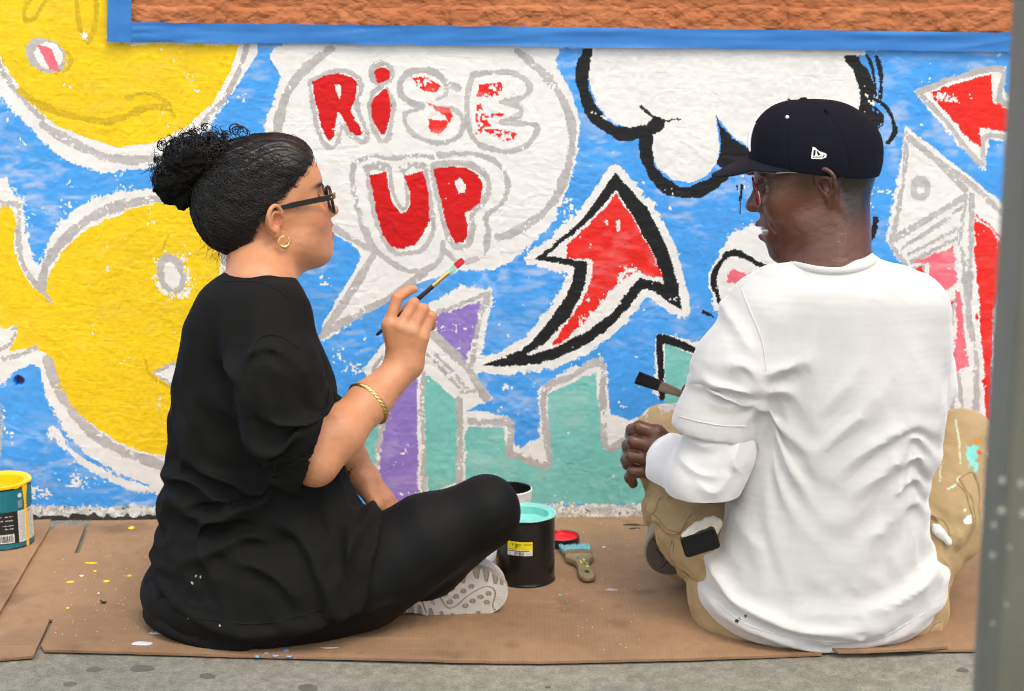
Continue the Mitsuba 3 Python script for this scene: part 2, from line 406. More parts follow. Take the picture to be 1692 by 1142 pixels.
paint("letter_red", RED, poly(z2((545, 828), (620, 812), (630, 880), (650, 960), (690, 1010), (722, 1000), (740, 960), (735, 900), (710, 832), (795, 812), (812, 860), (822, 940), (826, 1040), (790, 1110), (755, 1155), (700, 1172), (650, 1160), (610, 1110), (580, 1000), (560, 900)), False, 1), 0.7, 0.002)
paint("letter_red", RED, poly(z2((850, 800), (920, 790), (1000, 790), (1050, 822), (1076, 880), (1065, 950), (1020, 988), (990, 1005), (1000, 1050), (1006, 1100), (985, 1142), (950, 1145), (925, 1100), (905, 1040), (880, 940)), False, 1).difference(poly(z2((940, 852), (970, 838), (1003, 880), (990, 905), (965, 912)), False)), 0.7, 0.003)
# cloud
CLOUD = z3((82, 178), (70, 260), (80, 330), (110, 400), (170, 460), (240, 480), (320, 455), (310, 520), (305, 570), (330, 625), (385, 668), (450, 680), (510, 655), (550, 605), (560, 540), (548, 430), (600, 500), (690, 560), (800, 600), (1000, 560), (1085, 420), (1085, 330), (1065, 250), (1035, 180))
paint("cloud", WHITE, poly(CLOUD, False), 0.8, 0, "white painted cloud with a black outline")
for pts, w in [(((55, 600), (120, 612), (170, 640), (240, 720), (300, 810), (350, 910)), 9)]:
    pass
for pts, w in [(((70, 190), (50, 260), (56, 340), (90, 420), (150, 478), (220, 500), (300, 476), (330, 460)), 20), (((292, 488), (286, 560), (312, 640), (372, 700), (450, 716), (520, 690), (575, 655)), 20), (((1050, 215), (1092, 280), (1108, 350), (1100, 430)), 22), (((1105, 205), (1130, 260), (1142, 360)), 5), (((1145, 215), (1160, 280), (1158, 362)), 7), (((1130, 365), (1180, 400), (1205, 450), (1210, 490), (1190, 530)), 6), (((1215, 475), (1205, 505), (1185, 530)), 8), (((815, 372), (825, 382)), 4), (((1140, 815), (1135, 850), (1120, 890)), 9), (((1085, 920), (1110, 935), (1130, 960)), 8)]:
    paint("cloud_outline", BLACK, line(z3(*pts), w), 0.6, 0.008, "thick black brushed outline of the cloud")
paint("cloud_outline", BLACK, line(z3((268, 398), (310, 430), (360, 447), (415, 443)), 6, 2), 0.6)
paint("cloud_outline", BLACK, line(z3((642, 690), (638, 750), (634, 805)), 5, 1), 0.3)
paint("cloud_outline", BLACK, line(z3((627, 690), (624, 715)), 3, 1), 0.3)
paint("cloud_outline", BLACK, poly(z3((543, 422), (566, 470), (600, 505), (650, 540), (700, 572), (790, 600), (790, 670), (600, 640), (548, 612), (566, 540), (560, 480)), False), 0.8, 0.02)
paint("cloud_outline", BLACK, poly(z3((1095, 400), (1140, 395), (1168, 430), (1170, 465), (1140, 480), (1100, 470))), 1.8, 0.05)
# upward arrow
AO = z6((435, 45), (480, 95), (530, 150), (568, 220), (600, 290), (628, 390), (641, 465), (600, 442), (552, 408), (520, 400), (490, 440), (450, 490), (410, 525), (370, 555), (320, 585), (260, 611), (200, 627), (140, 635), (80, 637), (25, 632), (90, 612), (150, 588), (200, 540), (240, 490), (275, 440), (300, 395), (314, 335), (188, 308), (230, 280), (285, 235), (340, 182), (390, 115))
AI = z6((438, 100), (490, 180), (550, 290), (572, 340), (587, 385), (545, 375), (515, 368), (480, 400), (430, 470), (350, 530), (250, 580), (160, 605), (230, 560), (300, 480), (332, 420), (346, 380), (352, 318), (290, 308), (225, 300), (300, 240), (370, 180))
paint("white_halo", WHITE, poly(AO, False).buffer(13).difference(sbox(0, 0, 10, 10)), 2.0)
paint("arrow_outline", BLACK, poly(AO, False), 0.9, 0.004, "black outline of the arrow that sweeps upward")
paint("white_halo", WHITE, poly(AI, False), 0.8)
paint("arrow_red", RED2, poly(z6((440, 112), (490, 185), (550, 295), (580, 362), (545, 366), (505, 345), (440, 390), (390, 450), (320, 520), (265, 572), (243, 570), (290, 500), (335, 440), (362, 370), (370, 312), (285, 306), (292, 265), (350, 210), (400, 160)), False), 1.2, 0.004, "red fill of the arrow that sweeps upward")
for s in [((440, 195), (452, 190), (452, 222), (438, 222)), ((450, 345), (500, 335), (505, 350), (470, 385), (440, 400)), ((380, 440), (430, 395), (440, 405), (390, 470)), ((330, 490), (370, 460), (350, 510), (320, 530))]:
    paint("white_halo", WHITE, poly(z6(*s), False), 2.6, 0.45)
# grey and teal town
paint("white_halo", WHITE, poly(z6((-60, 780), (20, 770), (110, 790), (130, 880), (205, 850), (200, 700), (300, 640), (400, 605), (412, 660), (420, 780), (480, 800), (560, 760), (640, 740), (560, 1010), (-300, 1010), (-300, 780)), False), 2.0)
paint("town", TEAL, poly(z6((-40, 818), (98, 822), (104, 900), (140, 906), (236, 945), (229, 722), (376, 652), (386, 760), (402, 892), (470, 864), (540, 830), (600, 800), (640, 900), (620, 1055), (-40, 1052)), False), 1.1, 0.004, "teal painted town blocks along the foot of the wall")
paint("white_halo", WHITE, poly(z6((150, 892), (214, 850), (226, 928)), False), 1.0)
paint("blue_background", BLUE, poly(z6((118, 790), (205, 780), (205, 845), (145, 885)), False), 1.6)
for pts, w in [(((-30, 800), (60, 806), (118, 815), (114, 898), (150, 910), (232, 938), (226, 840), (220, 712), (300, 668), (390, 624), (398, 740), (410, 882), (480, 852)), 11)]:
    paint("grey_outline", GREY, line(z6(*pts), w, smooth=False), 1.0, 0.10)
paint("white_halo", WHITE, poly(z5((230, 520), (330, 400), (470, 285), (600, 208), (722, 222), (700, 340), (672, 470), (660, 560), (720, 640), (620, 680), (610, 990), (420, 1010), (280, 1080), (262, 900), (290, 720)), False), 2.0)
paint("town", TEAL, poly(z5((100, 600), (180, 640), (290, 700), (275, 900), (180, 870), (100, 800)), False), 1.2)
paint("town", TEAL, poly(z5((458, 555), (478, 548), (582, 645), (580, 950), (500, 985), (470, 990)), False), 1.1, 0.003)
paint("purple_tower", PURP, poly(z5((300, 690), (345, 640), (432, 555), (434, 990), (380, 1045), (288, 1010)), False), 1.2, 0.012, "purple painted tower and its pointed roof")
paint("purple_tower", PURP, poly(z5((262, 1040), (330, 1040), (310, 1075), (262, 1082)), False), 1.2, 0.08)
paint("purple_tower", PURP, poly(z5((495, 325), (580, 300), (676, 268), (652, 390), (612, 505), (560, 450), (510, 390)), False), 1.3, 0.05)
for pts, w in [(((470, 340), (500, 316), (600, 280), (702, 240)), 7), (((702, 240), (660, 370), (635, 540)), 8), (((455, 360), (520, 420), (620, 520), (692, 635)), 14), (((470, 470), (540, 540), (608, 615)), 6), (((500, 470), (560, 530), (630, 610)), 6), (((600, 612), (650, 608)), 7), (((455, 540), (452, 700), (458, 850), (455, 1000)), 7), (((590, 640), (594, 780), (592, 950)), 11), (((278, 930), (285, 820), (300, 735)), 9), (((300, 480), (280, 505), (268, 530)), 6), (((440, 690), (450, 688)), 9)]:
    paint("grey_outline", GREY, line(z5(*pts), w), 1.0, 0.12)
# right-hand red arrow and column house
paint("white_halo", WHITE, poly(z3((1282, 342), (1440, 280), (1625, 245), (1618, 350), (1760, 380), (1760, 530), (1560, 520), (1545, 640), (1440, 530), (1340, 410)), False), 1.8)
for pts, w in [(((1300, 342), (1440, 290), (1608, 258), (1598, 370), (1660, 392)), 10), (((1300, 345), (1400, 450), (1530, 608), (1545, 512), (1660, 512)), 9)]:
    paint("grey_outline", GREY, line(z3(*pts), w, smooth=False), 0.9, 0.06)
paint("side_arrow", RED2, poly(z3((1352, 342), (1460, 305), (1570, 275), (1575, 380), (1680, 425), (1680, 500), (1530, 475), (1530, 542), (1500, 530), (1420, 440), (1360, 372)), False), 1.2, 0.006, "red painted arrow pointing left, upper right")
paint("white_halo", WHITE, poly(z3((1395, 365), (1440, 360), (1450, 385), (1415, 378)), False), 2.4, 0.3)
paint("white_halo", WHITE, poly(z7((183, 205), (300, 300), (400, 375), (520, 480), (560, 700), (470, 780), (450, 1120), (290, 1120), (330, 950), (290, 760), (180, 650), (118, 570), (150, 420), (172, 280)), False), 1.6)
for pts, w in [(((185, 230), (182, 330), (165, 450), (135, 572)), 7), (((190, 240), (280, 315), (370, 405)), 10), (((280, 308), (400, 398), (500, 495)), 8), (((150, 560), (260, 495), (370, 428)), 11), (((170, 592), (280, 520), (370, 455)), 6), (((190, 612), (345, 530)), 6), (((200, 632), (340, 562)), 7), (((372, 430), (362, 510), (350, 580)), 5), (((392, 425), (388, 600), (382, 800), (405, 940), (405, 1100)), 9), (((360, 590), (372, 720), (380, 790)), 7), (((135, 575), (160, 610), (190, 650)), 7), (((480, 690), (468, 760), (466, 850)), 9), (((310, 980), (330, 1010), (330, 1090)), 10), (((350, 990), (360, 1090)), 7)]:
    paint("grey_outline", GREY, line(z7(*pts), w), 1.0, 0.08)
paint("grey_outline", GREY, ell(1521, 311, 17, 21).difference(ell(1522, 313, 6, 6)), 0.9)
paint("house_pink", PINK, poly(z7((200, 636), (335, 588), (346, 700), (272, 752), (255, 702), (262, 642)), False), 1.2, 0.02, "pink brushed patches on the column house")
paint("house_pink", PINK, poly(z7((338, 722), (355, 728), (382, 962), (325, 985), (345, 850)), False), 1.3, 0.08)
paint("house_red", RED2, poly(z7((403, 482), (440, 510), (500, 570), (500, 660), (458, 800), (452, 1140), (436, 1120), (415, 760), (400, 600)), False), 1.1, 0.01, "red brushed side and windows of the column house")
paint("white_halo", WHITE, line(z7((405, 495), (450, 530), (490, 580)), 3), 1)
for s in [((205, 660), (237, 650), (241, 742), (203, 702)), ((298, 765), (332, 758), (328, 830), (310, 800))]:
    paint("grey_outline", GREY, poly(z7(*s), False, 2).buffer(2), 0.8)
    paint("house_red", RED, poly(z7(*s), False), 0.8)
paint("house_red", RED, ell(1614, 523, 2.5, 6), 0.6)
# shapes beside the white-shirted painter
paint("white_halo", WHITE, poly(z6((690, 560), (560, 535), (552, 720), (640, 760), (760, 760), (760, 600)), False), 1.8)
paint("town", TEAL, poly(z6((588, 565), (760, 640), (740, 760), (585, 745)), False), 0.8)
paint("small_black_frame", BLACK, line(z6((570, 548), (574, 640), (578, 730)), 10), 0.7, 0.02, "black brushed frame round a teal block")
paint("small_black_frame", BLACK, line(z6((570, 548), (640, 572), (720, 605)), 12), 0.7, 0.02)
paint("white_halo", WHITE, poly(z6((735, 470), (718, 360), (785, 230), (870, 200), (960, 330), (960, 480)), False), 2.0)
paint("small_black_frame", BLACK, line(z6((752, 440), (735, 370), (760, 315), (798, 290), (880, 328), (960, 385)), 9), 0.7, 0.02)
paint("pink_star", PINK, poly(z6((772, 378), (782, 350), (800, 335), (815, 350), (850, 352), (830, 372), (800, 382)), False), 1.4, 0.05, "small pink star shape")
paint("small_black_frame", BLACK, line(z6((705, 470), (735, 485)), 7, 3), 0.8)
paint("white_halo", WHITE, poly([(-900, 838), (200, 836), (600, 840), (820, 834), (1060, 832), (1700, 838), (5600, 838), (5600, 900), (-4200, 900), (-4200, 838)], False), 2.2)
for cx, cy, rx, ry in [(210, 308, 12, 5), (113, 305, 9, 5), (128, 795, 30, 12), (215, 838, 20, 9), (740, 330, 4, 3), (560, 585, 10, 8), (585, 610, 16, 8), (230, 790, 30, 10), (60, 815, 24, 10), (1560, 160, 16, 5), (1180, 560, 10, 6), (1000, 690, 8, 20), (830, 640, 20, 6), (940, 345, 8, 14)]:
    paint("white_halo", WHITE, ell(cx, cy, rx, ry), 3.0, 0.55)
paint("white_halo", WHITE, unary_union([poly([(215, 76), (330, 66), (480, 71), (700, 77), (980, 80), (1120, 84), (1430, 92), (1430, 80), (1000, 70), (215, 62)], False)]), 0.5)

GS = 0.0021
XL, XR, ZT = -1.302, 1.302, 1.0605
ZTAPE = float(W([(900, 62)])[0][1])
XTAPE = float(W([(199, 30)])[0][0])


def relief(x, z):
    p = np.stack([np.ravel(x), np.ravel(z), np.zeros(np.size(x))], 1)
    w = (meshkit.fbm(p / 0.045, 2, 3) - 0.5) * 0.03
    q = p + np.stack([w, -w, w * 0], 1)
    h = 0.0008 * (meshkit.fbm(q / np.array([0.013, 0.009, 1]), 4, 11) - 0.5)
    rid = 1 - np.abs(2 * meshkit.noise(q / np.array([0.034, 0.02, 1]), 21) - 1)
    h += 0.0006 * rid**10 * (meshkit.noise(p / 0.05, 5) > 0.45)
    rid = 1 - np.abs(2 * meshkit.noise(q / np.array([0.06, 0.028, 1]) + 7, 33) - 1)
    h -= 0.0006 * rid**16 * (meshkit.noise(p / 0.07, 6) > 0.5)
    h += 0.003 * (meshkit.fbm(p / 0.25, 2, 8) - 0.5)
    h += 0.007 * np.clip(1 - p[:, 1] / 0.05, 0, 1) * (meshkit.fbm(p / 0.02, 3, 55) - 0.3)
    return h.reshape(np.shape(x))


def classify(x, z):
    """Index into NAMES of the paint that shows at each wall point."""
    p = np.stack([x, z, np.zeros(len(x))], 1)
    n1 = meshkit.fbm(p / 0.011, 2, 71) - 0.5
    n2 = meshkit.fbm(p / 0.011, 2, 72) - 0.5
    f1, f2 = meshkit.noise(p / 0.0034, 73) - 0.5, meshkit.noise(p / 0.0034, 74) - 0.5
    g1, g2 = R.random(len(x)) - 0.5, R.random(len(x)) - 0.5
    patch = meshkit.fbm(p / 0.055, 2, 75)
    amp = 0.4 + 1.2 * np.clip((patch - 0.3) / 0.4, 0, 1)
    jx, jz = (n1 * 0.006 + f1 * 0.0034 + g1 * 0.0016) * amp, (n2 * 0.006 + f2 * 0.0034 + g2 * 0.0016) * amp
    dryn = meshkit.fbm(p / np.array([0.0042, 0.0042, 1]), 2, 76) * 0.75 + meshkit.fbm(p / 0.03, 2, 77) * 0.5
    order = np.argsort(np.argsort(dryn)) / len(dryn)
    out = np.full(len(x), NAMES.index("white_halo"))
    for name, shape, rag, dry in LW:
        b = shape.bounds
        c = np.nonzero((x > b[0] - 0.02) & (x < b[2] + 0.02) & (z > b[1] - 0.02) & (z < b[3] + 0.02))[0]
        if len(c):
            shapely.prepare(shape)
            hit = shapely.contains_xy(shape, x[c] + jx[c] * rag * 0.75, z[c] + jz[c] * rag * 0.75)
            if dry:
                hit &= order[c] > dry * (0.55 if dry < 0.3 else 1.0)
            out[c[hit]] = NAMES.index(name)
    return out


def to_wall(g):
    return shapely.transform(g, lambda a: W(a))


LW = [(n, to_wall(shapely.segmentize(s, 40) if s.area < 4e5 else shapely.segmentize(s, 200)), r, d) for n, s, r, d in L]
COL["dirty_foot"] = ((0.58, 0.57, 0.53), "dirty chipped white paint along the foot of the wall")
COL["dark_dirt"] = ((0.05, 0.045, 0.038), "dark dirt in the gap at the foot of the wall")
NAMES = list(COL)


def wall_grid(x0, x1, z0, z1, gs, keep, hole=None):
    nx, nz = int(round((x1 - x0) / gs)), int(round((z1 - z0) / gs))
    xs, zs = np.linspace(x0, x1, nx + 1), np.linspace(z0, z1, nz + 1)
    X, Z = np.meshgrid(xs, zs, indexing="ij")
    Y = -relief(X, Z)
    if hole is not None:
        Y = np.where((X - hole[0]) ** 2 + (Z - hole[1]) ** 2 < hole[2] ** 2, 0.05, Y)
    gx, gz = np.gradient(Y, xs, axis=0), np.gradient(Y, zs, axis=1)
    N = np.stack([gx, -np.ones_like(gx), gz], -1)
    N /= np.linalg.norm(N, axis=-1, keepdims=True)
    V, N = np.stack([X, Y, Z], -1).reshape(-1, 3), N.reshape(-1, 3)
    cx, cz = ((X[:-1, :-1] + X[1:, 1:]) / 2).ravel(), ((Z[:-1, :-1] + Z[1:, 1:]) / 2).ravel()
    idx = (np.arange(nx)[:, None] * (nz + 1) + np.arange(nz)[None, :]).ravel()
    quads = np.stack([idx, idx + nz + 1, idx + nz + 2, idx + 1], 1)
    kp = keep(cx, cz)
    cls = np.full(len(cx), -1)
    cls[kp] = classify(cx[kp], cz[kp])
    pd = np.stack([cx, cz, cx * 0], 1)
    low = kp & (cz < 0.034 + 0.02 * (meshkit.fbm(pd / 0.02, 2, 90) - 0.5)) & (cls == NAMES.index("white_halo")) & (meshkit.fbm(pd / 0.006, 3, 91) > 0.47)
    cls[low] = NAMES.index("dirty_foot")
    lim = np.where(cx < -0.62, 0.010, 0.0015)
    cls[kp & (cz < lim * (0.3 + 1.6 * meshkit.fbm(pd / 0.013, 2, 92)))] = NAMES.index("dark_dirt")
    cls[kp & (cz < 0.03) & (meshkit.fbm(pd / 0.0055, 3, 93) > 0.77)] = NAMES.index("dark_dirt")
    return V, N, quads, cls


def tape_low(x):
    return ZTAPE + (x - W([(900, 62)])[0][0]) * SLOPE


a, b = W([(225, 52), (1665, 69)])
SLOPE = (b[1] - a[1]) / (b[0] - a[0])
hx, hz = W([(31, 629)])[0]
fields = [wall_grid(XL, XR, 0.0, ZT, GS, lambda x, z: (z < tape_low(x)) | (x < XTAPE), (hx, hz, 0.0095)),
          wall_grid(-5.0, XL, 0.0, ZT, 0.014, lambda x, z: z >= 0), wall_grid(XR, 5.0, 0.0, ZT, 0.014, lambda x, z: z < ZTAPE - 0.015),
          wall_grid(-5.0, XTAPE, ZT, 3.0, 0.02, lambda x, z: z > 0)]
for ci, nm in enumerate(NAMES):
    Vs, Ns, Fs, at = [], [], [], 0
    for V, N, Q, cls in fields:
        q = Q[cls == ci]
        if len(q):
            u, inv = np.unique(q, return_inverse=True)
            inv = inv.reshape(q.shape)
            Vs.append(V[u])
            Ns.append(N[u])
            Fs.append(np.vstack([inv[:, [0, 1, 2]], inv[:, [0, 2, 3]]]) + at)
            at += len(u)
    if Vs:
        V, N, F = np.vstack(Vs), np.vstack(Ns), np.vstack(Fs)
        col, lab = COL[nm]
        amt = {"white_halo": 0.05, "dirty_foot": 0.25, "grey_outline": 0.12, "lettering_outline": 0.12}.get(nm, 0.09)
        cc = mottle(V, col, amt, 0.06, ci, 0.8)
        thin = {"blue_background": 0.36, "town": 0.16, "arrow_red": 0.10, "letter_red_dry": 0.25, "purple_tower": 0.15, "house_red": 0.12, "house_pink": 0.2, "yellow_fish": 0.03, "smiling_face": 0.03}.get(nm, 0.0)
        if thin:        # brushed thin: the white undercoat shows through in streaks
            q = np.stack([V[:, 0] / 0.030 + 2 * meshkit.noise(V / 0.08, 3), V[:, 2] / 0.012, V[:, 1] * 0], 1)
            k = np.clip((meshkit.fbm(q, 3, 17 + ci) - 0.47) / 0.3, 0, 1) * np.clip((meshkit.fbm(V / 0.13, 2, 5 + ci) - 0.30) / 0.35, 0, 1)
            cc = cc * (1 - thin * k[:, None]) + np.array([WHITE]) * (thin * k[:, None])
        put(nm, trimesh.Trimesh(V, F, process=False), "wall_paint", WALL, lab, color=cc, normals=N)
    del Vs, Ns, Fs
del fields
put("hole_lining", lathe([(0.0, 0.05), (0.011, 0.05), (0.011, 0.0)], 24).apply_transform(trimesh.transformations.rotation_matrix(-math.pi / 2, [1, 0, 0])).apply_translation([hx, 0.002, hz]), "matt_black", WALL, "round dark drill hole in the blue paint")

# brickwork above the tape: single bricks near the tape, joined courses further up
BH, BL, JT = 0.057, 0.20, 0.011


def brick_mesh(w, h, d, seed, nx=30, nz=10):
    u, v = np.meshgrid(np.linspace(0, 1, nx + 1), np.linspace(0, 1, nz + 1), indexing="ij")
    edge = np.minimum(np.minimum(u * w, (1 - u) * w), np.minimum(v * h, (1 - v) * h))
    p = np.stack([u * w + seed * 3.1, v * h, u * 0], -1)
    x = u * w + 0.004 * (meshkit.noise(p / 0.03, 3) - 0.5)
    z = v * h + 0.009 * (meshkit.noise(p / 0.04, 4) - 0.5)
    y = -d - 0.009 * (meshkit.fbm(p / 0.026, 4, 5) - 0.5) + np.where(edge < 1e-6, 0.007, 0)
    front = np.stack([x, y, z], -1).reshape(-1, 3)
    back = front.copy()
    back[:, 1] = 0.03
    idx = (np.arange(nx)[:, None] * (nz + 1) + np.arange(nz)[None, :]).ravel()
    F = [np.stack([idx, idx + nz + 1, idx + nz + 2], 1), np.stack([idx, idx + nz + 2, idx + 1], 1)]
    ring = [i * (nz + 1) for i in range(nx + 1)] + [nx * (nz + 1) + j for j in range(1, nz + 1)] + [i * (nz + 1) + nz for i in range(nx - 1, -1, -1)] + [j for j in range(nz - 1, 0, -1)]
    m = len(front)
    for a_, b_ in zip(ring, ring[1:] + ring[:1]):
        F.append(np.array([[a_, m + b_, b_], [a_, m + a_, m + b_]]))
    return trimesh.Trimesh(np.vstack([front, back]), np.vstack(F), process=False)


put("mortar", joinm([boxm([XTAPE, 0.0005, ZTAPE - 0.004], [5.0, 0.25, 3.0]), boxm([-5.0, 0.03, 0], [XTAPE, 0.25, 3.0]), boxm([XTAPE, 0.03, 0], [5.0, 0.25, ZTAPE - 0.004])]), "painted_brick", WALL, smooth=False)
far = []
for r_ in range(26):
    zb = ZTAPE + 0.003 + r_ * (BH + JT)
    x = XTAPE + 0.012 - (0.1 if r_ % 2 else 0.03)
    while x < 5.0:
        x0, x1 = max(x, XTAPE + 0.004), min(x + BL, 5.0)
        if x1 - x0 > 0.02:
            m = brick_mesh(x1 - x0, BH, 0.0015 + 0.002 * R.random(), r_ * 50 + int(x * 10), *((30, 10) if r_ < 2 and x0 < 1.25 else (10, 4)))
            m.apply_translation([x0, 0, zb])
            if r_ < 2 and x0 < 1.25:
                put("brick", m, "painted_brick", WALL, smooth=50)
            else:
                far.append(m)
        x += BL + JT
put("brick_courses", joinm(far), "painted_brick", WALL, smooth=50, kind="stuff")

# painter's tape
def tape_strip(p0, p1, half, seed, thick=0.0012, n=320):
    p0, p1 = np.asarray(p0), np.asarray(p1)
    d = (p1 - p0) / np.linalg.norm(p1 - p0)
    nrm = np.array([-d[1], d[0]])
    t, s = np.meshgrid(np.linspace(0, 1, n + 1), np.linspace(-1, 1, 9), indexing="ij")
    xz = p0 + t[..., None] * (p1 - p0) + (s * half)[..., None] * nrm
    q = np.stack([t * np.linalg.norm(p1 - p0), s * half, t * 0 + seed], -1)
    xz = xz + np.where(np.abs(s) > 0.99, 1, 0)[..., None] * ((meshkit.fbm(q / 0.02, 2, 4) - 0.5) * 0.0025)[..., None] * nrm
    y = -0.0078 - 0.003 * (meshkit.fbm(q / np.array([0.16, 0.02, 1]), 3, 7)) - 0.0022 * np.maximum(0, 1 - np.abs(2 * meshkit.noise(q / np.array([0.3, 0.011, 1]), 9) - 1)) ** 6
    V = np.stack([xz[..., 0], y, xz[..., 1]], -1).reshape(-1, 3)
    idx = (np.arange(n)[:, None] * 9 + np.arange(8)[None, :]).ravel()
    F = np.vstack([np.stack([idx, idx + 9, idx + 10], 1), np.stack([idx, idx + 10, idx + 1], 1)])
    B = V + [0, thick, 0]
    m = len(V)
    ring = [i * 9 for i in range(n + 1)] + [n * 9 + j for j in range(1, 9)] + [i * 9 + 8 for i in range(n - 1, -1, -1)] + [j for j in range(7, 0, -1)]
    S = [np.array([[a_, m + b_, b_], [a_, m + a_, m + b_]]) for a_, b_ in zip(ring, ring[1:] + ring[:1])]
    return trimesh.Trimesh(np.vstack([V, B]), np.vstack([F, F[:, ::-1] + m] + S), process=False)


pa, pb = W([(179, 52), (1700, 70)])
t = thing("masking_tape", "long strip of blue painter's tape running level between mural and orange brick", "tape")
put("strip", tape_strip(pa, pa + (pb - pa) / (pb - pa)[0] * (4.9 - pa[0]), 0.0180, 1.0), "painter_tape", t, smooth=40)
t = thing("masking_tape", "short upright strip of blue painter's tape beside the yellow face", "tape")
va, vb = W([(199, -160), (199, 69)])
put("strip", tape_strip(va, vb, 0.0225, 5.0, n=60).apply_translation([0, -0.0022, 0]), "painter_tape", t, smooth=40)

# ---------------------------------------------------------------- cardboard on the pavement
CT = 0.0042


def sheet(pts, z0, rough=0.0022):
    g = Polygon([tuple(G(px, py)[:2]) for px, py in pts])
    g = g.buffer(0)
    e = shapely.segmentize(g, 0.012)
    def rag(a):
        q = np.c_[a, np.zeros(len(a))]
        return a + np.stack([meshkit.fbm(q / 0.02, 2, 1) - 0.5, meshkit.fbm(q / 0.02, 2, 2) - 0.5], 1) * rough
    g = shapely.transform(e, rag).buffer(0)
    # grid of inner points so that the sheet can lie a little wavy
    m = extr(g, 0, CT)
    m = m.subdivide_to_size(0.05)
    v = m.vertices.copy()
    q = np.c_[v[:, :2], np.zeros(len(v))]
    v[:, 2] += z0 + 0.004 * meshkit.fbm(q / 0.22, 2, 6)
    return trimesh.Trimesh(v, m.faces, process=False)


CARD = {}
CARD["main"] = thing("cardboard_sheet", "large flattened cardboard box sheet that both painters sit on", "cardboard")
put("sheet", sheet([(150, 866), (700, 860), (1345, 857), (1352, 960), (1358, 1086), (1150, 1095), (900, 1101), (750, 1100), (300, 1087), (74, 1081), (68, 1073), (89, 1031), (83, 1030), (55, 1091), (0, 1095), (-160, 1100), (-140, 1000), (-40, 930), (60, 900), (96, 874), (141, 875), (124, 921), (132, 921)], 0.0015), "cardboard", CARD["main"], smooth=False)
CARD["left"] = thing("cardboard_sheet", "small cardboard sheet under the yellow-topped paint can at far left", "cardboard")
put("sheet", sheet([(-330, 890), (-100, 878), (84, 869), (80, 888), (48, 942), (0, 1024), (-60, 1120), (-330, 1120)], 0.0078), "cardboard", CARD["left"], smooth=False)
CARD["right"] = thing("cardboard_sheet", "cardboard sheet right of the white-shirted painter, reaching behind the post", "cardboard")
put("sheet", sheet([(1362, 858), (1900, 864), (1930, 1075), (1640, 1080), (1540, 1081), (1372, 1070)], 0.0017), "cardboard", CARD["right"], smooth=False)
CARD["flap"] = thing("cardboard_flap", "torn cardboard flap lying at the front edge below the white shirt", "cardboard")
put("sheet", sheet([(1368, 1040), (1540, 1035), (1566, 1081), (1500, 1086), (1425, 1089), (1385, 1089), (1366, 1080)], 0.0082), "cardboard", CARD["flap"], smooth=False)
for i, (nm, px, py, rx, ry, c) in enumerate([("yellow", 217, 873, 0.006, 0.010, YEL), ("yellow", 150, 931, 0.011, 0.004, YEL), ("yellow", 157, 944, 0.003, 0.004, YEL), ("yellow", 116, 962, 0.007, 0.004, YEL), ("yellow", 176, 961, 0.007, 0.005, YEL), ("yellow", 214, 952, 0.004, 0.004, YEL), ("yellow", 112, 1005, 0.003, 0.004, YEL), ("white", 135, 952, 0.004, 0.004, WHITE), ("white", 163, 981, 0.002, 0.003, WHITE), ("grey", 258, 1047, 0.013, 0.005, (0.5, 0.52, 0.58)), ("grey", 235, 1064, 0.017, 0.008, (0.5, 0.52, 0.58)), ("blue", 425, 1085, 0.004, 0.005, (0.2, 0.38, 0.75)), ("blue", 440, 1080, 0.004, 0.004, (0.2, 0.38, 0.75)), ("blue", 456, 1084, 0.005, 0.004, (0.2, 0.38, 0.75)), ("blue", 473, 1076, 0.005, 0.007, (0.2, 0.38, 0.75)), ("blue", 478, 1085, 0.004, 0.003, (0.2, 0.38, 0.75)), ("black", 1045, 868, 0.022, 0.006, BLACK), ("black", 1050, 874, 0.012, 0.004, BLACK), ("black", 1064, 869, 0.004, 0.003, BLACK), ("grey", 1010, 976, 0.012, 0.005, (0.45, 0.42, 0.42)), ("white", 545, 1072, 0.014, 0.003, (0.5, 0.42, 0.36)), ("white", 998, 905, 0.003, 0.003, WHITE), ("teal", 925, 985, 0.003, 0.003, TEAL)]):
    g = G(px, py, 0.007)
    zt = 0.0015 + CT + 0.004 * float(meshkit.fbm(np.array([[g[0], g[1], 0]]) / 0.22, 2, 6)[0])
    m = blob(g[0], g[1], rx, ry, 60 + i, zt - 0.0004, zt + 0.0009, 22, 0.5)
    put("paint_drip", m, "paint", CARD["main"], nm + " paint drip", color=np.tile(c, (len(m.vertices), 1)))
LF = thing("leaf_scrap", "tiny curled green-brown leaf scrap on the cardboard left of the woman", "leaf")
g = G(170, 997, 0.008)
fr = []
for k_, (dx, dy, a_) in enumerate([(0, 0, 0.3), (0.004, 0.001, 1.4), (-0.003, 0.002, 2.6), (0.001, -0.002, 4.1)]):
    q_ = blob(0, 0, 0.0042, 0.0022, 900 + k_, 0.0, 0.0012, 14, 0.5)
    q_.apply_transform(trimesh.transformations.euler_matrix(0.5 * math.sin(a_), 0.5 * math.cos(a_), a_)).apply_translation([g[0] + dx, g[1] + dy, 0.0095 + 0.0006 * k_])
    fr.append(q_)
fr = joinm(fr)
put("leaf", fr, "paint", LF, smooth=False, color=mottle(fr.vertices, (0.035, 0.036, 0.010), 0.4, 0.004, 4))
g = G(108, 876)
put("paint_blob", blob(g[0], g[1] - 0.004, 0.006, 0.006, 77, 0.0005, 0.006), "paint", "pavement", "white paint blob", color=np.tile((0.72, 0.72, 0.70), (53, 1)))
rs = np.random.default_rng(3)
bits = []
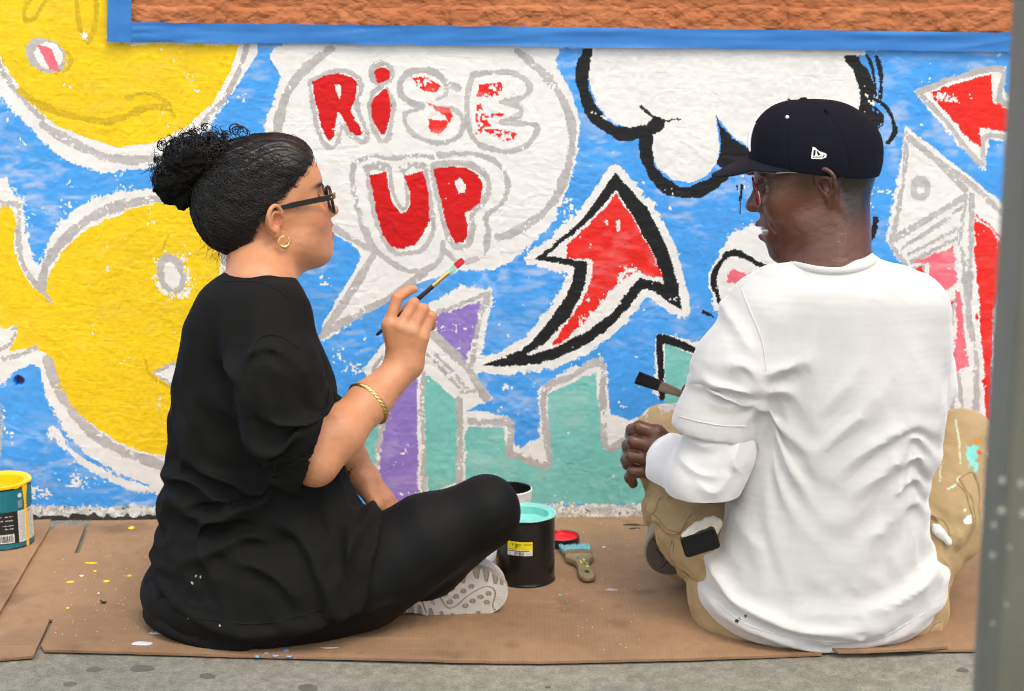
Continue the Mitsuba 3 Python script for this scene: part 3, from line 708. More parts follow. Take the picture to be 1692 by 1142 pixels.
for i in range(150):
    px, py = rs.uniform(90, 260), rs.uniform(880, 1075)
    if i > 90:
        px, py = rs.uniform(930, 1060), rs.uniform(865, 1080)
    g = G(px, py, 0.007)
    zt = 0.0015 + CT + 0.004 * float(meshkit.fbm(np.array([[g[0], g[1], 0]]) / 0.22, 2, 6)[0])
    s_ = rs.uniform(0.0006, 0.0016)
    bits.append(blob(g[0], g[1], s_, s_, 300 + i, zt - 0.0003, zt + 0.0006, 8, 0.2))
m = joinm(bits)
put("paint_specks", m, "paint", CARD["main"], kind="stuff", color=np.tile((0.55, 0.45, 0.3), (len(m.vertices), 1)))

# ---------------------------------------------------------------- cans, cup, lid, brush
def on_card(px, py):
    g = G(px, py, 0.007)
    return g[0], g[1], 0.0015 + CT + 0.004 * float(meshkit.fbm(np.array([[g[0], g[1], 0]]) / 0.22, 2, 6)[0])


def solid(name, mesh, col, bs, parent, label=None, smooth=True, amt=0.05, size=0.03):
    v, f, n = meshkit.arrays(mesh, smooth)
    return put(name, trimesh.Trimesh(v, f, process=False), bs, parent, label, color=mottle(v, col, amt, size, len(v) % 97), normals=n if n is not None else None, smooth=smooth if n is None else False)


def wrap(m, c, r, ang, z, up=True):
    """Bend flat lettering (x along, y up, z out) round an upright cylinder."""
    v = m.vertices.copy()
    a = ang + v[:, 0] / r
    rr = r + v[:, 2]
    return trimesh.Trimesh(np.stack([c[0] + rr * np.cos(a), c[1] + rr * np.sin(a), z + v[:, 1]], 1), m.faces, process=False)


def patch(c, r, a0, a1, z0, z1, t=0.0004, n=24):
    a = np.linspace(a0, a1, n)
    V = np.vstack([np.stack([c[0] + rr * np.cos(a), c[1] + rr * np.sin(a), np.full(n, z)], 1) for rr, z in ((r, z0), (r + t, z0), (r + t, z1), (r, z1))])
    F = []
    for k in range(4):
        for i in range(n - 1):
            p, q = k * n + i, ((k + 1) % 4) * n + i
            F += [[p, p + 1, q + 1], [p, q + 1, q]]
    for i in (0, n - 1):
        F += [[i, n + i, 2 * n + i], [i, 2 * n + i, 3 * n + i]]
    return trimesh.Trimesh(V, F, process=False)


def barcode(c, r, ang, z0, w, h, seed, mat, parent, n=24):
    r_ = np.random.default_rng(seed)
    x, ms = -w / 2, []
    while x < w / 2:
        b = r_.choice([0.0006, 0.0011, 0.0017])
        ms.append(patch(c, r, ang + x / r, ang + (x + b) / r, z0, z0 + h, 0.0003, 2))
        x += b + r_.choice([0.0006, 0.0012, 0.0016])
    put("barcode", joinm(ms), mat, parent, smooth=False)


def lettering(c, r, ang, z, text, h, mat, parent, bold=False, name="lettering"):
    m = meshkit.text_mesh(text, h, 0.0003, bold)
    m.apply_translation([-m.bounds[:, 0].mean(), 0, 0])
    return put(name, wrap(m, c, r, ang, z), mat, parent, smooth=False)


for nm_, c_ in [("ink_white", (0.7, 0.7, 0.68)), ("ink_black", (0.02, 0.02, 0.02)), ("ink_yellow", (0.83, 0.70, 0.01)), ("ink_teal", (0.012, 0.17, 0.22)), ("ink_grey", (0.4, 0.4, 0.4)), ("ink_red", (0.55, 0.05, 0.03))]:
    bsdf(nm_, base_color=c_, roughness=0.4, specular=0.4)


def can_body(c, r, h, col, parent, label=None):
    x, y, z = c
    prof = [(0.0, 0.002), (r - 0.003, 0.002), (r - 0.002, 0.0), (r + 0.0004, 0.0006), (r + 0.0008, 0.003), (r - 0.0005, 0.005), (r - 0.0008, 0.007), (r - 0.0008, h - 0.008), (r - 0.0002, h - 0.006), (r + 0.0012, h - 0.004), (r + 0.0013, h - 0.0015), (r, h), (r - 0.004, h - 0.0005), (r - 0.006, h - 0.004), (r - 0.0085, h - 0.0045), (r - 0.0105, h - 0.002), (r - 0.0115, h - 0.004), (r - 0.0115, h - 0.02), (r - 0.004, h - 0.03), (r - 0.004, 0.006), (0, 0.006)]
    return solid("body", lathe(prof, 72, c), col, "gloss_paint", parent, label, smooth=40, amt=0.03)


def cam_angle(c):
    return math.atan2(CAM[1] - c[1], CAM[0] - c[0])


# black can with teal paint
c = on_card(868, 957)
r = 0.0535
CAN = thing("paint_can", "black quart can of teal paint with a yellow price sticker, beside the woman's knee", "paint can")
can_body(c, r, 0.124, (0.012, 0.012, 0.012), CAN)
A = cam_angle(c)
n_ = 96
th = np.linspace(0, 2 * np.pi, n_, endpoint=False)


def drip_ring(c, r, h, seed, depth, inner=0.0117):
    """Wet paint over a can's rim with an uneven lower edge outside."""
    q = np.stack([np.cos(th) * 1.3, np.sin(th) * 1.3, th * 0 + seed], 1)
    low = depth * np.clip(meshkit.fbm(q / 0.5, 3, seed) * 2.2 - 0.5, 0.1, 1.5)
    rows = [(r + 0.0014, h - 0.001 - low), (r + 0.0019, h - 0.0008 - low), (r + 0.0021, h - 0.001 + 0 * low), (r + 0.0012, h + 0.0011 + 0 * low), (r - 0.004, h + 0.0006 + 0 * low), (r - 0.0062, h - 0.0028 + 0 * low), (r - 0.0088, h - 0.003 + 0 * low), (r - 0.0106, h - 0.0008 + 0 * low), (r - inner - 0.0006, h - 0.003 + 0 * low), (r - inner - 0.0007, h - 0.014 - 0.6 * low), (r - inner + 0.0004, h - 0.019 + 0 * low), (r - 0.0046, h - 0.030 + 0 * low), (r - 0.0046, h - 0.036 + 0 * low)]
    V = np.vstack([np.stack([c[0] + a * np.cos(th), c[1] + a * np.sin(th), c[2] + b * np.ones(n_)], 1) for a, b in rows])
    F = []
    j = np.arange(n_)
    k = (j + 1) % n_
    for i in range(len(rows) - 1):
        F += [np.stack([i * n_ + j, i * n_ + k, (i + 1) * n_ + k], 1), np.stack([i * n_ + j, (i + 1) * n_ + k, (i + 1) * n_ + j], 1)]
    return trimesh.Trimesh(V, np.vstack(F), process=False)


def liquid(c, r, z, n=64):
    return lathe([(0, z - 0.001), (r, z - 0.001), (r, z + 0.0006), (r - 0.002, z), (r * 0.5, z), (0, z)], n, c)


LTEAL = rgb(128, 204, 196)
solid("wet_rim", drip_ring(c, r, 0.124, 3, 0.0016), LTEAL, "gloss_paint", CAN, "rim smeared with teal paint", amt=0.06)
solid("teal_paint", liquid(c, r - 0.0108, 0.108), LTEAL, "gloss_paint", CAN, "teal paint in the can", smooth=40, amt=0.02)
za = c[2] + 0.060
a0 = A + 0.27 - 0.46 - 0.02
put("sticker", patch(c, r, A - 0.62, A + 0.24, za + 0.0105, za + 0.026), "ink_yellow", CAN, "yellow upper half of the price sticker", smooth=30)
put("sticker", patch(c, r, A - 0.62, A + 0.24, za + 0.0005, za + 0.0105), "ink_white", CAN, "white lower half of the price sticker", smooth=30)
rt = r + 0.0004
lettering(c, rt, A - 0.31, za + 0.0150, "3", 0.0075, "ink_black", CAN, True, "price")
lettering(c, rt, A - 0.42, za + 0.0190, "$", 0.0034, "ink_black", CAN, True, "price")
lettering(c, rt, A - 0.20, za + 0.0190, "00", 0.0034, "ink_black", CAN, True, "price")
put("price_line", patch(c, rt, A - 0.59, A - 0.32, za + 0.0118, za + 0.0126, 0.0002, 8), "ink_black", CAN, smooth=False)
put("price_line", patch(c, rt, A - 0.05, A + 0.20, za + 0.0205, za + 0.0218, 0.0002, 8), "ink_black", CAN, smooth=False)
put("price_line", patch(c, rt, A - 0.58, A + 0.12, za + 0.0082, za + 0.0096, 0.0002, 16), "ink_black", CAN, smooth=False)
barcode(c, rt, A - 0.20, za + 0.0012, 0.017, 0.0062, 5, "ink_black", CAN)
for x0, x1 in ((-0.56, -0.44), (0.03, 0.10), (0.13, 0.20)):
    put("price_line", patch(c, rt, A + x0, A + x1, za + 0.003, za + 0.0045, 0.0002, 6), "ink_grey", CAN, smooth=False)

# yellow-topped can at the left edge
c = on_card(9, 902)
c = (c[0], c[1], c[2] + 0.006)
r = 0.0535
YC = thing("paint_can", "teal and black labelled can overflowing with yellow paint, at the left edge", "paint can")
can_body(c, r, 0.124, (0.03, 0.03, 0.03), YC)
A = cam_angle(c)
put("label_band", patch(c, r - 0.0004, A - 1.9, A + 1.9, c[2] + 0.074, c[2] + 0.115, 0.0005, 64), "ink_teal", YC, "teal upper band of the can's label", smooth=30)
put("label_band", patch(c, r - 0.0004, A - 1.9, A + 1.9, c[2] + 0.004, c[2] + 0.012, 0.0005, 64), "ink_teal", YC, "teal lower band of the can's label", smooth=30)
put("label_panel", patch(c, r - 0.0004, A + 0.50, A + 1.5, c[2] + 0.0122, c[2] + 0.0735, 0.0005, 40), "ink_white", YC, "white text panel of the can's label", smooth=30)
put("label_panel", patch(c, r - 0.0004, A - 1.9, A + 0.497, c[2] + 0.0122, c[2] + 0.0735, 0.0004, 40), "ink_black", YC, "black panel of the can's label", smooth=30)
rt = r + 0.0002
put("label_panel", patch(c, rt, A - 0.5, A + 0.33, c[2] + 0.014, c[2] + 0.031, 0.0002, 20), "ink_white", YC, "white barcode field", smooth=30)
barcode(c, rt + 0.0002, A - 0.08, c[2] + 0.016, 0.040, 0.0125, 8, "ink_black", YC)
for z_, words in ((0.0645, (-0.24, -0.06, 0.04, 0.15, 0.19, 0.33)), (0.0565, (-0.22, -0.02, 0.05, 0.33)), (0.0405, (0.02, 0.14, 0.18, 0.33))):
    for w0, w1 in zip(words[::2], words[1::2]):      # lines of print too small to read
        n_l = max(2, int((w1 - w0) / 0.036))
        for q_ in range(n_l):
            a_ = w0 + (w1 - w0) * q_ / n_l
            put("small_print", patch(c, rt, A + a_, A + a_ + 0.022, c[2] + z_, c[2] + z_ + 0.0015 + 0.0010 * R.random(), 0.0002, 3), "ink_white", YC, smooth=False)
put("small_print", patch(c, rt, A - 0.05, A + 0.33, c[2] + 0.0475, c[2] + 0.0483, 0.0002, 12), "ink_white", YC, smooth=False)
for i in range(26):
    z = c[2] + 0.016 + i * 0.00215
    put("small_print", patch(c, r + 0.0001, A + 0.54, A + (0.78 + 0.03 * R.random()), z, z + 0.0009, 0.0002, 4), "ink_grey", YC, smooth=False)
    put("small_print", patch(c, r + 0.0001, A + 0.93, A + (1.2 + 0.1 * R.random()), z, z + 0.0009, 0.0002, 4), "ink_grey", YC, smooth=False)
put("label_mark", patch(c, r + 0.0001, A + 0.99, A + 1.06, c[2] + 0.067, c[2] + 0.071, 0.0003, 4), "ink_red", YC, smooth=False)
m = lathe([(0, 0), (0.0045, 0), (0.0045, 0.0003), (0, 0.0003)], 20)
put("label_mark", wrap(m, c, r + 0.0001, A + 0.62, c[2] + 0.103), "ink_white", YC, smooth=False)
for i in range(6):
    put("small_print", patch(c, r + 0.0001, A + 0.53, A + 0.70, c[2] + 0.080 + 0.0024 * i, c[2] + 0.0812 + 0.0024 * i, 0.0002, 4), "ink_grey", YC, smooth=False)
YP = rgb(252, 196, 12)
solid("wet_rim", drip_ring(c, r, 0.124, 9, 0.0045), YP, "gloss_paint", YC, "rim thick with yellow paint", amt=0.03)
solid("yellow_paint", liquid(c, r - 0.0108, 0.110), rgb(244, 160, 6), "gloss_paint", YC, "yellow paint in the can", smooth=40, amt=0.02)
ad = A + 0.86
zz = np.linspace(0.0015, 0.121, 40)
wd = 0.0028 + 0.006 * np.clip((zz - 0.085) / 0.036, 0, 1) ** 1.6 + 0.0013 * np.exp(-((zz - 0.004) / 0.004) ** 2)
rows = []
for s_ in np.linspace(-1, 1, 7):
    rows.append(np.stack([c[0] + (r + 0.0004 + 0.0022 * (1 - s_**2)) * np.cos(ad + (s_ * wd + 0.001 * np.sin(zz * 60)) / r), c[1] + (r + 0.0004 + 0.0022 * (1 - s_**2)) * np.sin(ad + (s_ * wd + 0.001 * np.sin(zz * 60)) / r), c[2] + zz], 1))
V = np.vstack(rows)
F = []
for i in range(6):
    for j in range(39):
        F += [[i * 40 + j, (i + 1) * 40 + j, (i + 1) * 40 + j + 1], [i * 40 + j, (i + 1) * 40 + j + 1, i * 40 + j + 1]]
solid("paint_run", trimesh.Trimesh(V, F, process=False), YP, "gloss_paint", YC, "run of yellow paint down the can's side", amt=0.03)

# foam cup with black paint
c = on_card(842, 905)
CUP = thing("foam_cup", "white foam cup holding black paint, behind the black can", "cup")
solid("cup", lathe([(0, 0), (0.030, 0), (0.031, 0.002), (0.0405, 0.098), (0.0415, 0.1), (0.0418, 0.113), (0.0425, 0.114), (0.0425, 0.1175), (0.0405, 0.1185), (0.0395, 0.1165), (0.039, 0.1), (0.029, 0.004), (0, 0.004)], 64, c), (0.78, 0.77, 0.74), "paint", CUP, smooth=40, amt=0.03)
solid("black_smear", lathe([(0.0394, 0.070), (0.0392, 0.090), (0.0398, 0.113), (0.0404, 0.1189), (0.0400, 0.1194), (0.0388, 0.117), (0.0365, 0.09), (0.034, 0.07)], 64, c), (0.012, 0.012, 0.014), "gloss_paint", CUP, "inside of the cup smeared black", amt=0.2)
solid("black_paint", liquid(c, 0.036, 0.078), (0.012, 0.012, 0.014), "gloss_paint", CUP, "black paint in the cup", smooth=40)

# lid with red paint
c = on_card(928, 899)
LID = thing("paint_tub", "shallow black tub filled with red paint, just behind the bristle brush", "tub")
solid("tub", lathe([(0, 0), (0.0335, 0), (0.034, 0.002), (0.034, 0.016), (0.033, 0.0175), (0.0315, 0.016), (0.031, 0.006), (0, 0.005)], 56, c), (0.014, 0.013, 0.014), "gloss_paint", LID, smooth=40)
solid("red_paint", lathe([(0.0314, 0.0165), (0.0309, 0.0162), (0.0300, 0.0105), (0.027, 0.0095), (0.01, 0.0092), (0, 0.0092)], 56, c), rgb(224, 22, 40), "gloss_paint", LID, "red paint in the tub", smooth=True, amt=0.05)
solid("paint_skin", blob(c[0] + 0.012, c[1] - 0.017, 0.012, 0.004, 5, c[2] + 0.009, c[2] + 0.0103), rgb(232, 70, 90), "gloss_paint", LID, "paler skin of drying paint", amt=0.05)

# bristle brush lying on the cardboard
BR = thing("paint_brush", "flat wooden paint brush with teal bristles lying on the cardboard beside the red tub", "paint brush")
b0, b1 = np.array(on_card(949, 912)), np.array(on_card(973, 966))
ax = (b1 - b0)
LB = np.linalg.norm(ax[:2])
ux = np.array([ax[0], ax[1], 0]) / LB
uy = np.array([-ux[1], ux[0], 0])
zb = b0[2] + 0.001


def brush_solid(outline, zc, th_, bev=0.0012):
    """Rounded flat piece; outline (s, half width) along the brush's axis, s from bristle tips to handle end in metres."""
    o = np.array(outline)
    rings = []
    for s, w, t in o:
        a = np.linspace(0, 2 * np.pi, 20, endpoint=False)
        e = 0.55
        rings.append(b0 + ux * s + (np.sign(np.cos(a)) * np.abs(np.cos(a)) ** e * w)[:, None] * uy + np.array([0, 0, 1]) * (np.sign(np.sin(a)) * np.abs(np.sin(a)) ** e * t + zc)[:, None])
    n = 20
    V = np.vstack(rings + [[rings[0].mean(0)], [rings[-1].mean(0)]])
    F, j = [], np.arange(n)
    k = (j + 1) % n
    for i in range(len(rings) - 1):
        F += [np.stack([i * n + j, i * n + k, (i + 1) * n + k], 1), np.stack([i * n + j, (i + 1) * n + k, (i + 1) * n + j], 1)]
    e = (len(rings) - 1) * n
    F += [np.stack([np.full(n, len(V) - 2), k, j], 1), np.stack([np.full(n, len(V) - 1), e + j, e + k], 1)]
    return trimesh.Trimesh(V, np.vstack(F), process=False)


S_ = LB / 0.165


def sec(s, w, t): return (s * S_, w * S_, t)


solid("ferrule", brush_solid([sec(0.030, 0.0225, 0.0075), sec(0.032, 0.0235, 0.0082), sec(0.040, 0.0233, 0.008), sec(0.047, 0.0235, 0.0082), sec(0.049, 0.0228, 0.0078)], 0.0086, 0), (0.22, 0.16, 0.09), "rubber", BR, "rusty paint-stained metal ferrule", smooth=40, amt=0.5, size=0.02)
solid("handle", brush_solid([sec(0.0485, 0.0225, 0.0070), sec(0.053, 0.0245, 0.0078), sec(0.062, 0.0240, 0.0080), sec(0.072, 0.0190, 0.0078), sec(0.082, 0.0125, 0.0074), sec(0.095, 0.0105, 0.0072), sec(0.110, 0.0105, 0.007), sec(0.130, 0.0135, 0.0068), sec(0.148, 0.0140, 0.0066), sec(0.160, 0.0105, 0.006), sec(0.166, 0.004, 0.0035)], 0.0086, 0), (0.26, 0.20, 0.105), "rubber", BR, "worn olive wooden handle", smooth=50, amt=0.35, size=0.03)
hc = b0 + ux * 0.143 * S_
solid("hang_hole", trimesh.creation.cylinder(radius=0.0042, height=0.0012, sections=20).apply_scale([1.5, 1, 1]).apply_transform(trimesh.transformations.rotation_matrix(math.atan2(ux[1], ux[0]), [0, 0, 1])).apply_translation(hc + [0, 0, 0.0153]), (0.02, 0.018, 0.015), "rubber", BR, smooth=30)
for i, (s, o, a_, b_, cc) in enumerate([(0.085, 0.004, 0.006, 0.002, YEL), (0.095, -0.003, 0.009, 0.0016, YEL), (0.105, 0.002, 0.007, 0.002, (0.02, 0.14, 0.16)), (0.075, -0.006, 0.006, 0.003, (0.02, 0.14, 0.16)), (0.118, 0.005, 0.004, 0.002, YEL), (0.09, 0.008, 0.004, 0.002, (0.02, 0.14, 0.16))]):
    q = b0 + ux * s * S_ + uy * o
    m = blob(0, 0, a_, b_, 400 + i, 0, 0.0008)
    m.apply_transform(trimesh.transformations.rotation_matrix(math.atan2(ux[1], ux[0]), [0, 0, 1])).apply_translation(q + [0, 0, 0.0155])
    solid("paint_stain", m, cc, "paint", BR)
rb = np.random.default_rng(12)
ms = []
for i in range(420):
    o, zz_ = rb.uniform(-1, 1), rb.uniform(-1, 1)
    s0 = 0.034
    ln = 0.034 + 0.012 * meshkit.noise(np.array([[o * 3.0, 0.5, 0]]), 4)[0] + rb.uniform(-0.004, 0.004)
    sp = 1.0 + 0.12 * rb.uniform(0, 1) + 0.1 * meshkit.noise(np.array([[o * 6.0, 2.5, 0]]), 5)[0]
    p0 = b0 + ux * s0 * S_ + uy * o * 0.0215 * S_ + [0, 0, 0.0086 + zz_ * 0.006]
    p1 = b0 + ux * (s0 - ln) * S_ + uy * o * 0.0235 * sp * S_ + [0, 0, 0.0078 + zz_ * 0.006 + rb.uniform(-0.001, 0.001)]
    mid = (p0 + p1) / 2 + uy * rb.uniform(-0.001, 0.001)
    ms.append(tube([p0, mid, p1], [0.0011, 0.0011, 0.0004], 4))
m = joinm(ms)
put("bristles", m, "paint", BR, "stiff bristles caked with teal paint", smooth=False, color=mottle(m.vertices, rgb(120, 184, 190), 0.25, 0.008, 3))

# steel post near the camera
POST = thing("street_post", "grey-green steel street post, out of focus at the right edge", "post")
yp = -2.0
pe = P(1677, 571, yp)[0] - 0.0
wpost = 0.075
prof = sbox(0, 0, wpost, wpost).buffer(-0.008).buffer(0.008, quad_segs=6).difference(sbox(0.004, 0.004, wpost - 0.004, wpost - 0.004))
m = extr(affinity.translate(prof, pe, yp), -0.05, 2.6)
put("tube", m, "post_paint", POST, smooth=35)
bsdf("pale_paint", base_color=(0.30, 0.30, 0.265), roughness=0.4)
for i, (px, py, rr) in enumerate([(1656, 795, 0.0030), (1687, 800, 0.0032), (1655, 845, 0.0034), (1690, 850, 0.0030), (1642, 868, 0.0022), (1640, 918, 0.0024), (1668, 905, 0.0018), (1662, 1000, 0.0018), (1640, 1030, 0.0015)]):
    g = P(px, py, yp)
    m = blob(0, 0, rr, rr * 1.1, 700 + i, 0, 0.0006)
    m.apply_transform(trimesh.transformations.rotation_matrix(math.pi / 2, [1, 0, 0])).apply_translation([g[0], yp + 0.0001, g[2]])
    put("paint_speck", m, "pale_paint", POST, smooth=False)

# ---------------------------------------------------------------- bodies: signed distances, smooth unions, one skin over all
POOL = ThreadPoolExecutor(4)
F4 = np.float32


def vec(a): return np.asarray(a, F4)


def cone(a, b, ra, rb):
    a, b = vec(a), vec(b)
    ba = b - a
    l2 = F4(ba @ ba)

    def f(p):
        q = p - a
        t = np.clip((q @ ba) / l2, 0, 1)
        q -= t[:, None] * ba
        return np.sqrt(np.einsum("ij,ij->i", q, q)) - (ra + (rb - ra) * t)
    return f


def chain(pts, rads, k=0.0):
    fs = [cone(pts[i], pts[i + 1], rads[i], rads[i + 1]) for i in range(len(pts) - 1)]
    return union(fs, k) if k else (lambda p: np.minimum.reduce([f(p) for f in fs]))


def ellipsoid(c, r, M=None):
    c, r = vec(c), vec(r)
    M = None if M is None else vec(M)

    def f(p):
        q = p - c
        if M is not None:
            q = q @ M.T
        a = q / r
        k0 = np.sqrt(np.einsum("ij,ij->i", a, a))
        b = a / r
        k1 = np.sqrt(np.einsum("ij,ij->i", b, b))
        return k0 * (k0 - 1) / np.maximum(k1, 1e-6)
    return f


def smin(a, b, k):
    h = np.maximum(k - np.abs(a - b), 0) / k
    return np.minimum(a, b) - h * h * k * F4(0.25)


def smax(a, b, k): return -smin(-a, -b, k)


def union(fs, k):
    ks = k if isinstance(k, (list, tuple)) else [k] * len(fs)

    def f(p):
        d = fs[0](p)
        for g, kk in zip(fs[1:], ks[1:]):
            d = smin(d, g(p), kk)
        return d
    return f


def cut(f, g, k): return lambda p: smax(f(p), -g(p), k)


def halfspace(c, n):
    """Negative on the side that n points away from."""
    c, n = vec(c), vec(n) / F4(np.linalg.norm(n))
    return lambda p: (p - c) @ n


def both(f, g, k=0.004): return lambda p: smax(f(p), g(p), k)


def local(f, o, M, s=1.0):
    o, M = vec(o), vec(M)
    return lambda p: f(((p - o) @ M.T) / F4(s)) * F4(s)


def loft(rows, e=2.0):
    """Rows (z, cx, cy, a, b): stacked ovals."""
    rw = np.array(sorted(rows), float)
    from scipy.interpolate import PchipInterpolator
    zz = np.linspace(rw[0, 0], rw[-1, 0], 200)
    tab = PchipInterpolator(rw[:, 0], rw[:, 1:])(zz).astype(F4)
    z0, dz = F4(zz[0]), F4(zz[1] - zz[0])

    def f(p):
        t = np.clip((p[:, 2] - z0) / dz, 0, 198.99)
        i = t.astype(np.int32)
        w = (t - i)[:, None]
        r = tab[i] * (1 - w) + tab[i + 1] * w
        u, v = np.abs(p[:, 0] - r[:, 0]) / r[:, 2], np.abs(p[:, 1] - r[:, 1]) / r[:, 3]
        q = (u**e + v**e + 1e-12) ** (1 / e)
        g = np.sqrt((u / r[:, 2]) ** 2 + (v / r[:, 3]) ** 2) / np.maximum(np.sqrt(u * u + v * v), 1e-6)
        d = (q - 1) / np.maximum(g, 1e-3)
        out = np.maximum(zz[0] - p[:, 2], p[:, 2] - zz[-1]).astype(F4)
        return np.maximum(d, out)
    return f


def peval(f, p):
    p = np.ascontiguousarray(p, F4)
    ch = np.array_split(p, max(1, len(p) // 150000))
    return np.concatenate(list(POOL.map(f, ch)))


def surf(f, lo, hi, h, slack=1.6, smooth_steps=1):
    """One closed skin over f = 0 (surface nets on the blocks near it)."""
    B = 8
    lo, hi = np.asarray(lo, float), np.asarray(hi, float)
    nb = np.ceil((hi - lo) / (h * B)).astype(int)
    bi = np.stack(np.meshgrid(*[np.arange(n) for n in nb], indexing="ij"), -1).reshape(-1, 3)
    d = peval(f, lo + (bi + 0.5) * B * h)
    bi = bi[np.abs(d) < B * h * 0.87 * slack]
    l = np.stack(np.meshgrid(*[np.arange(B + 1)] * 3, indexing="ij"), -1).reshape(-1, 3)
    ids = bi[:, None, :] * B + l[None]
    D = peval(f, (lo + ids.reshape(-1, 3) * h)).reshape(-1, B + 1, B + 1, B + 1)
    C = np.stack([D[:, a:a + B, b:b + B, c:c + B] for a in (0, 1) for b in (0, 1) for c in (0, 1)], -1)
    ins = C < 0
    s = ins.sum(-1)
    w = np.nonzero((s > 0) & (s < 8))
    V8 = C[w]
    I8 = ins[w]
    cell = bi[w[0]] * B + np.stack(w[1:], 1)
    off = np.array([(a, b, c) for a in (0, 1) for b in (0, 1) for c in (0, 1)], float)
    acc, cnt = np.zeros((len(cell), 3)), np.zeros(len(cell))
    for i in range(8):
        for j in range(i + 1, 8):
            if np.abs(off[i] - off[j]).sum() == 1:
                x = I8[:, i] != I8[:, j]
                t = V8[x, i] / (V8[x, i] - V8[x, j])
                acc[x] += off[i] + t[:, None] * (off[j] - off[i])
                cnt[x] += 1
    V = lo + (cell + acc / cnt[:, None]) * h
    dim = nb * B + 2
    lin = (cell[:, 0] * dim[1] + cell[:, 1]) * dim[2] + cell[:, 2]
    o = np.argsort(lin)
    lin_s = lin[o]

    def find(c):
        q = (c[:, 0] * dim[1] + c[:, 1]) * dim[2] + c[:, 2]
        k = np.clip(np.searchsorted(lin_s, q), 0, len(lin_s) - 1)
        return np.where(lin_s[k] == q, o[k], -1)
    F = []
    e = np.eye(3, dtype=int)
    for a, ci in ((0, 4), (1, 2), (2, 1)):
        b, c = (a + 1) % 3, (a + 2) % 3
        m = np.nonzero(I8[:, 0] != I8[:, ci])[0]
        q = np.stack([m, find(cell[m] - e[b]), find(cell[m] - e[b] - e[c]), find(cell[m] - e[c])], 1)
        ok = (q >= 0).all(1)
        q, fl = q[ok], I8[m[ok], 0]
        q = np.where(fl[:, None], q, q[:, ::-1])
        F.append(q)
    F = np.vstack(F)
    F = np.vstack([F[:, [0, 1, 2]], F[:, [0, 2, 3]]])
    for _ in range(smooth_steps):
        g = np.stack([peval(f, V + np.eye(3)[k] * h * 0.5) - peval(f, V - np.eye(3)[k] * h * 0.5) for k in range(3)], 1) / h
        dd = peval(f, V)
        V = V - np.clip(dd / np.maximum((g**2).sum(1), 0.2), -h, h)[:, None] * g
    return trimesh.Trimesh(V, F, process=False)


def keep_big(m, n=1):
    """Drop loose crumbs."""
    cc = trimesh.graph.connected_component_labels(m.edges, node_count=len(m.vertices))
    big = np.argsort(-np.bincount(cc))[:n]
    m.update_faces(np.isin(cc[m.faces[:, 0]], big))
    m.remove_unreferenced_vertices()
    return m


def skin(name, m, col, bs, parent, label=None, amt=0.06, size=0.03, tint=None):
    v, f, n = meshkit.arrays(m, True)
    c = mottle(v, col, amt, size, len(v) % 89)
    if tint is not None:
        c = np.clip(tint(v, c), 0, 0.95)
    return put(name, trimesh.Trimesh(v, f, process=False), bs, parent, label, color=c, normals=n)


def frame(az, pitch=0.0, roll=0.0):
    """Rows forward, left, up of a head or hand that looks along azimuth az (degrees from +x towards +y)."""
    az, pitch, roll = map(math.radians, (az, pitch, roll))
    f = np.array([math.cos(az) * math.cos(pitch), math.sin(az) * math.cos(pitch), math.sin(pitch)])
    l = np.array([-math.sin(az), math.cos(az), 0])
    u = np.cross(f, l)
    return np.array([f, math.cos(roll) * l + math.sin(roll) * u, -math.sin(roll) * l + math.cos(roll) * u])


def folds(items, yref, ymax):
    """Creases of cloth: (photo pixels of its run, width, height); a soft ridge with a valley beside it, on the side that faces the street."""
    prep = []
    for pts, w, a in items:
        q = np.array([P(x, y, yref)[[0, 2]] for x, y in spline(np.array(pts, float), 5)], F4)
        prep.append((q, F4(w), F4(a)))

    def f(p):
        xz = p[:, [0, 2]]
        out = np.zeros(len(p), F4)
        for q, w, a in prep:
            lo, hi = q.min(0) - 3 * w, q.max(0) + 3 * w
            c = np.nonzero((xz[:, 0] > lo[0]) & (xz[:, 0] < hi[0]) & (xz[:, 1] > lo[1]) & (xz[:, 1] < hi[1]) & (p[:, 1] < ymax))[0]
            if not len(c):
                continue
            x = xz[c]
            best, sd, tt = np.full(len(c), 9, F4), np.zeros(len(c), F4), np.zeros(len(c), F4)
            n = len(q) - 1
            for i in range(n):
                ba = q[i + 1] - q[i]
                t = np.clip(((x - q[i]) @ ba) / (ba @ ba), 0, 1)
                r = x - q[i] - t[:, None] * ba
                dd = np.sqrt((r * r).sum(1))
                s = np.sign(ba[0] * r[:, 1] - ba[1] * r[:, 0])
                m = dd < best
                best[m], sd[m], tt[m] = dd[m], s[m], (i + t[m]) / n
            env = np.sin(np.pi * np.clip(tt, 0.03, 0.97)) ** 0.7
            s_ = sd * best / w
            out[c] += a * env * (np.exp(-1.3 * np.abs(s_) ** 1.35) - 0.55 * np.exp(-((s_ + 1.5) / 1.0) ** 2) - 0.25 * np.exp(-((s_ - 1.7) / 1.1) ** 2))
        return out
    return f


def with_folds(f, *hs): return lambda p: f(p) - sum(h(p) for h in hs)


def crinkle(amp, size, seed, stretch=(1, 1, 1)):
    s = np.array(stretch, float) * size
    return lambda p: (amp * (meshkit.fbm(p / s, 2, seed) - 0.5)).astype(F4)


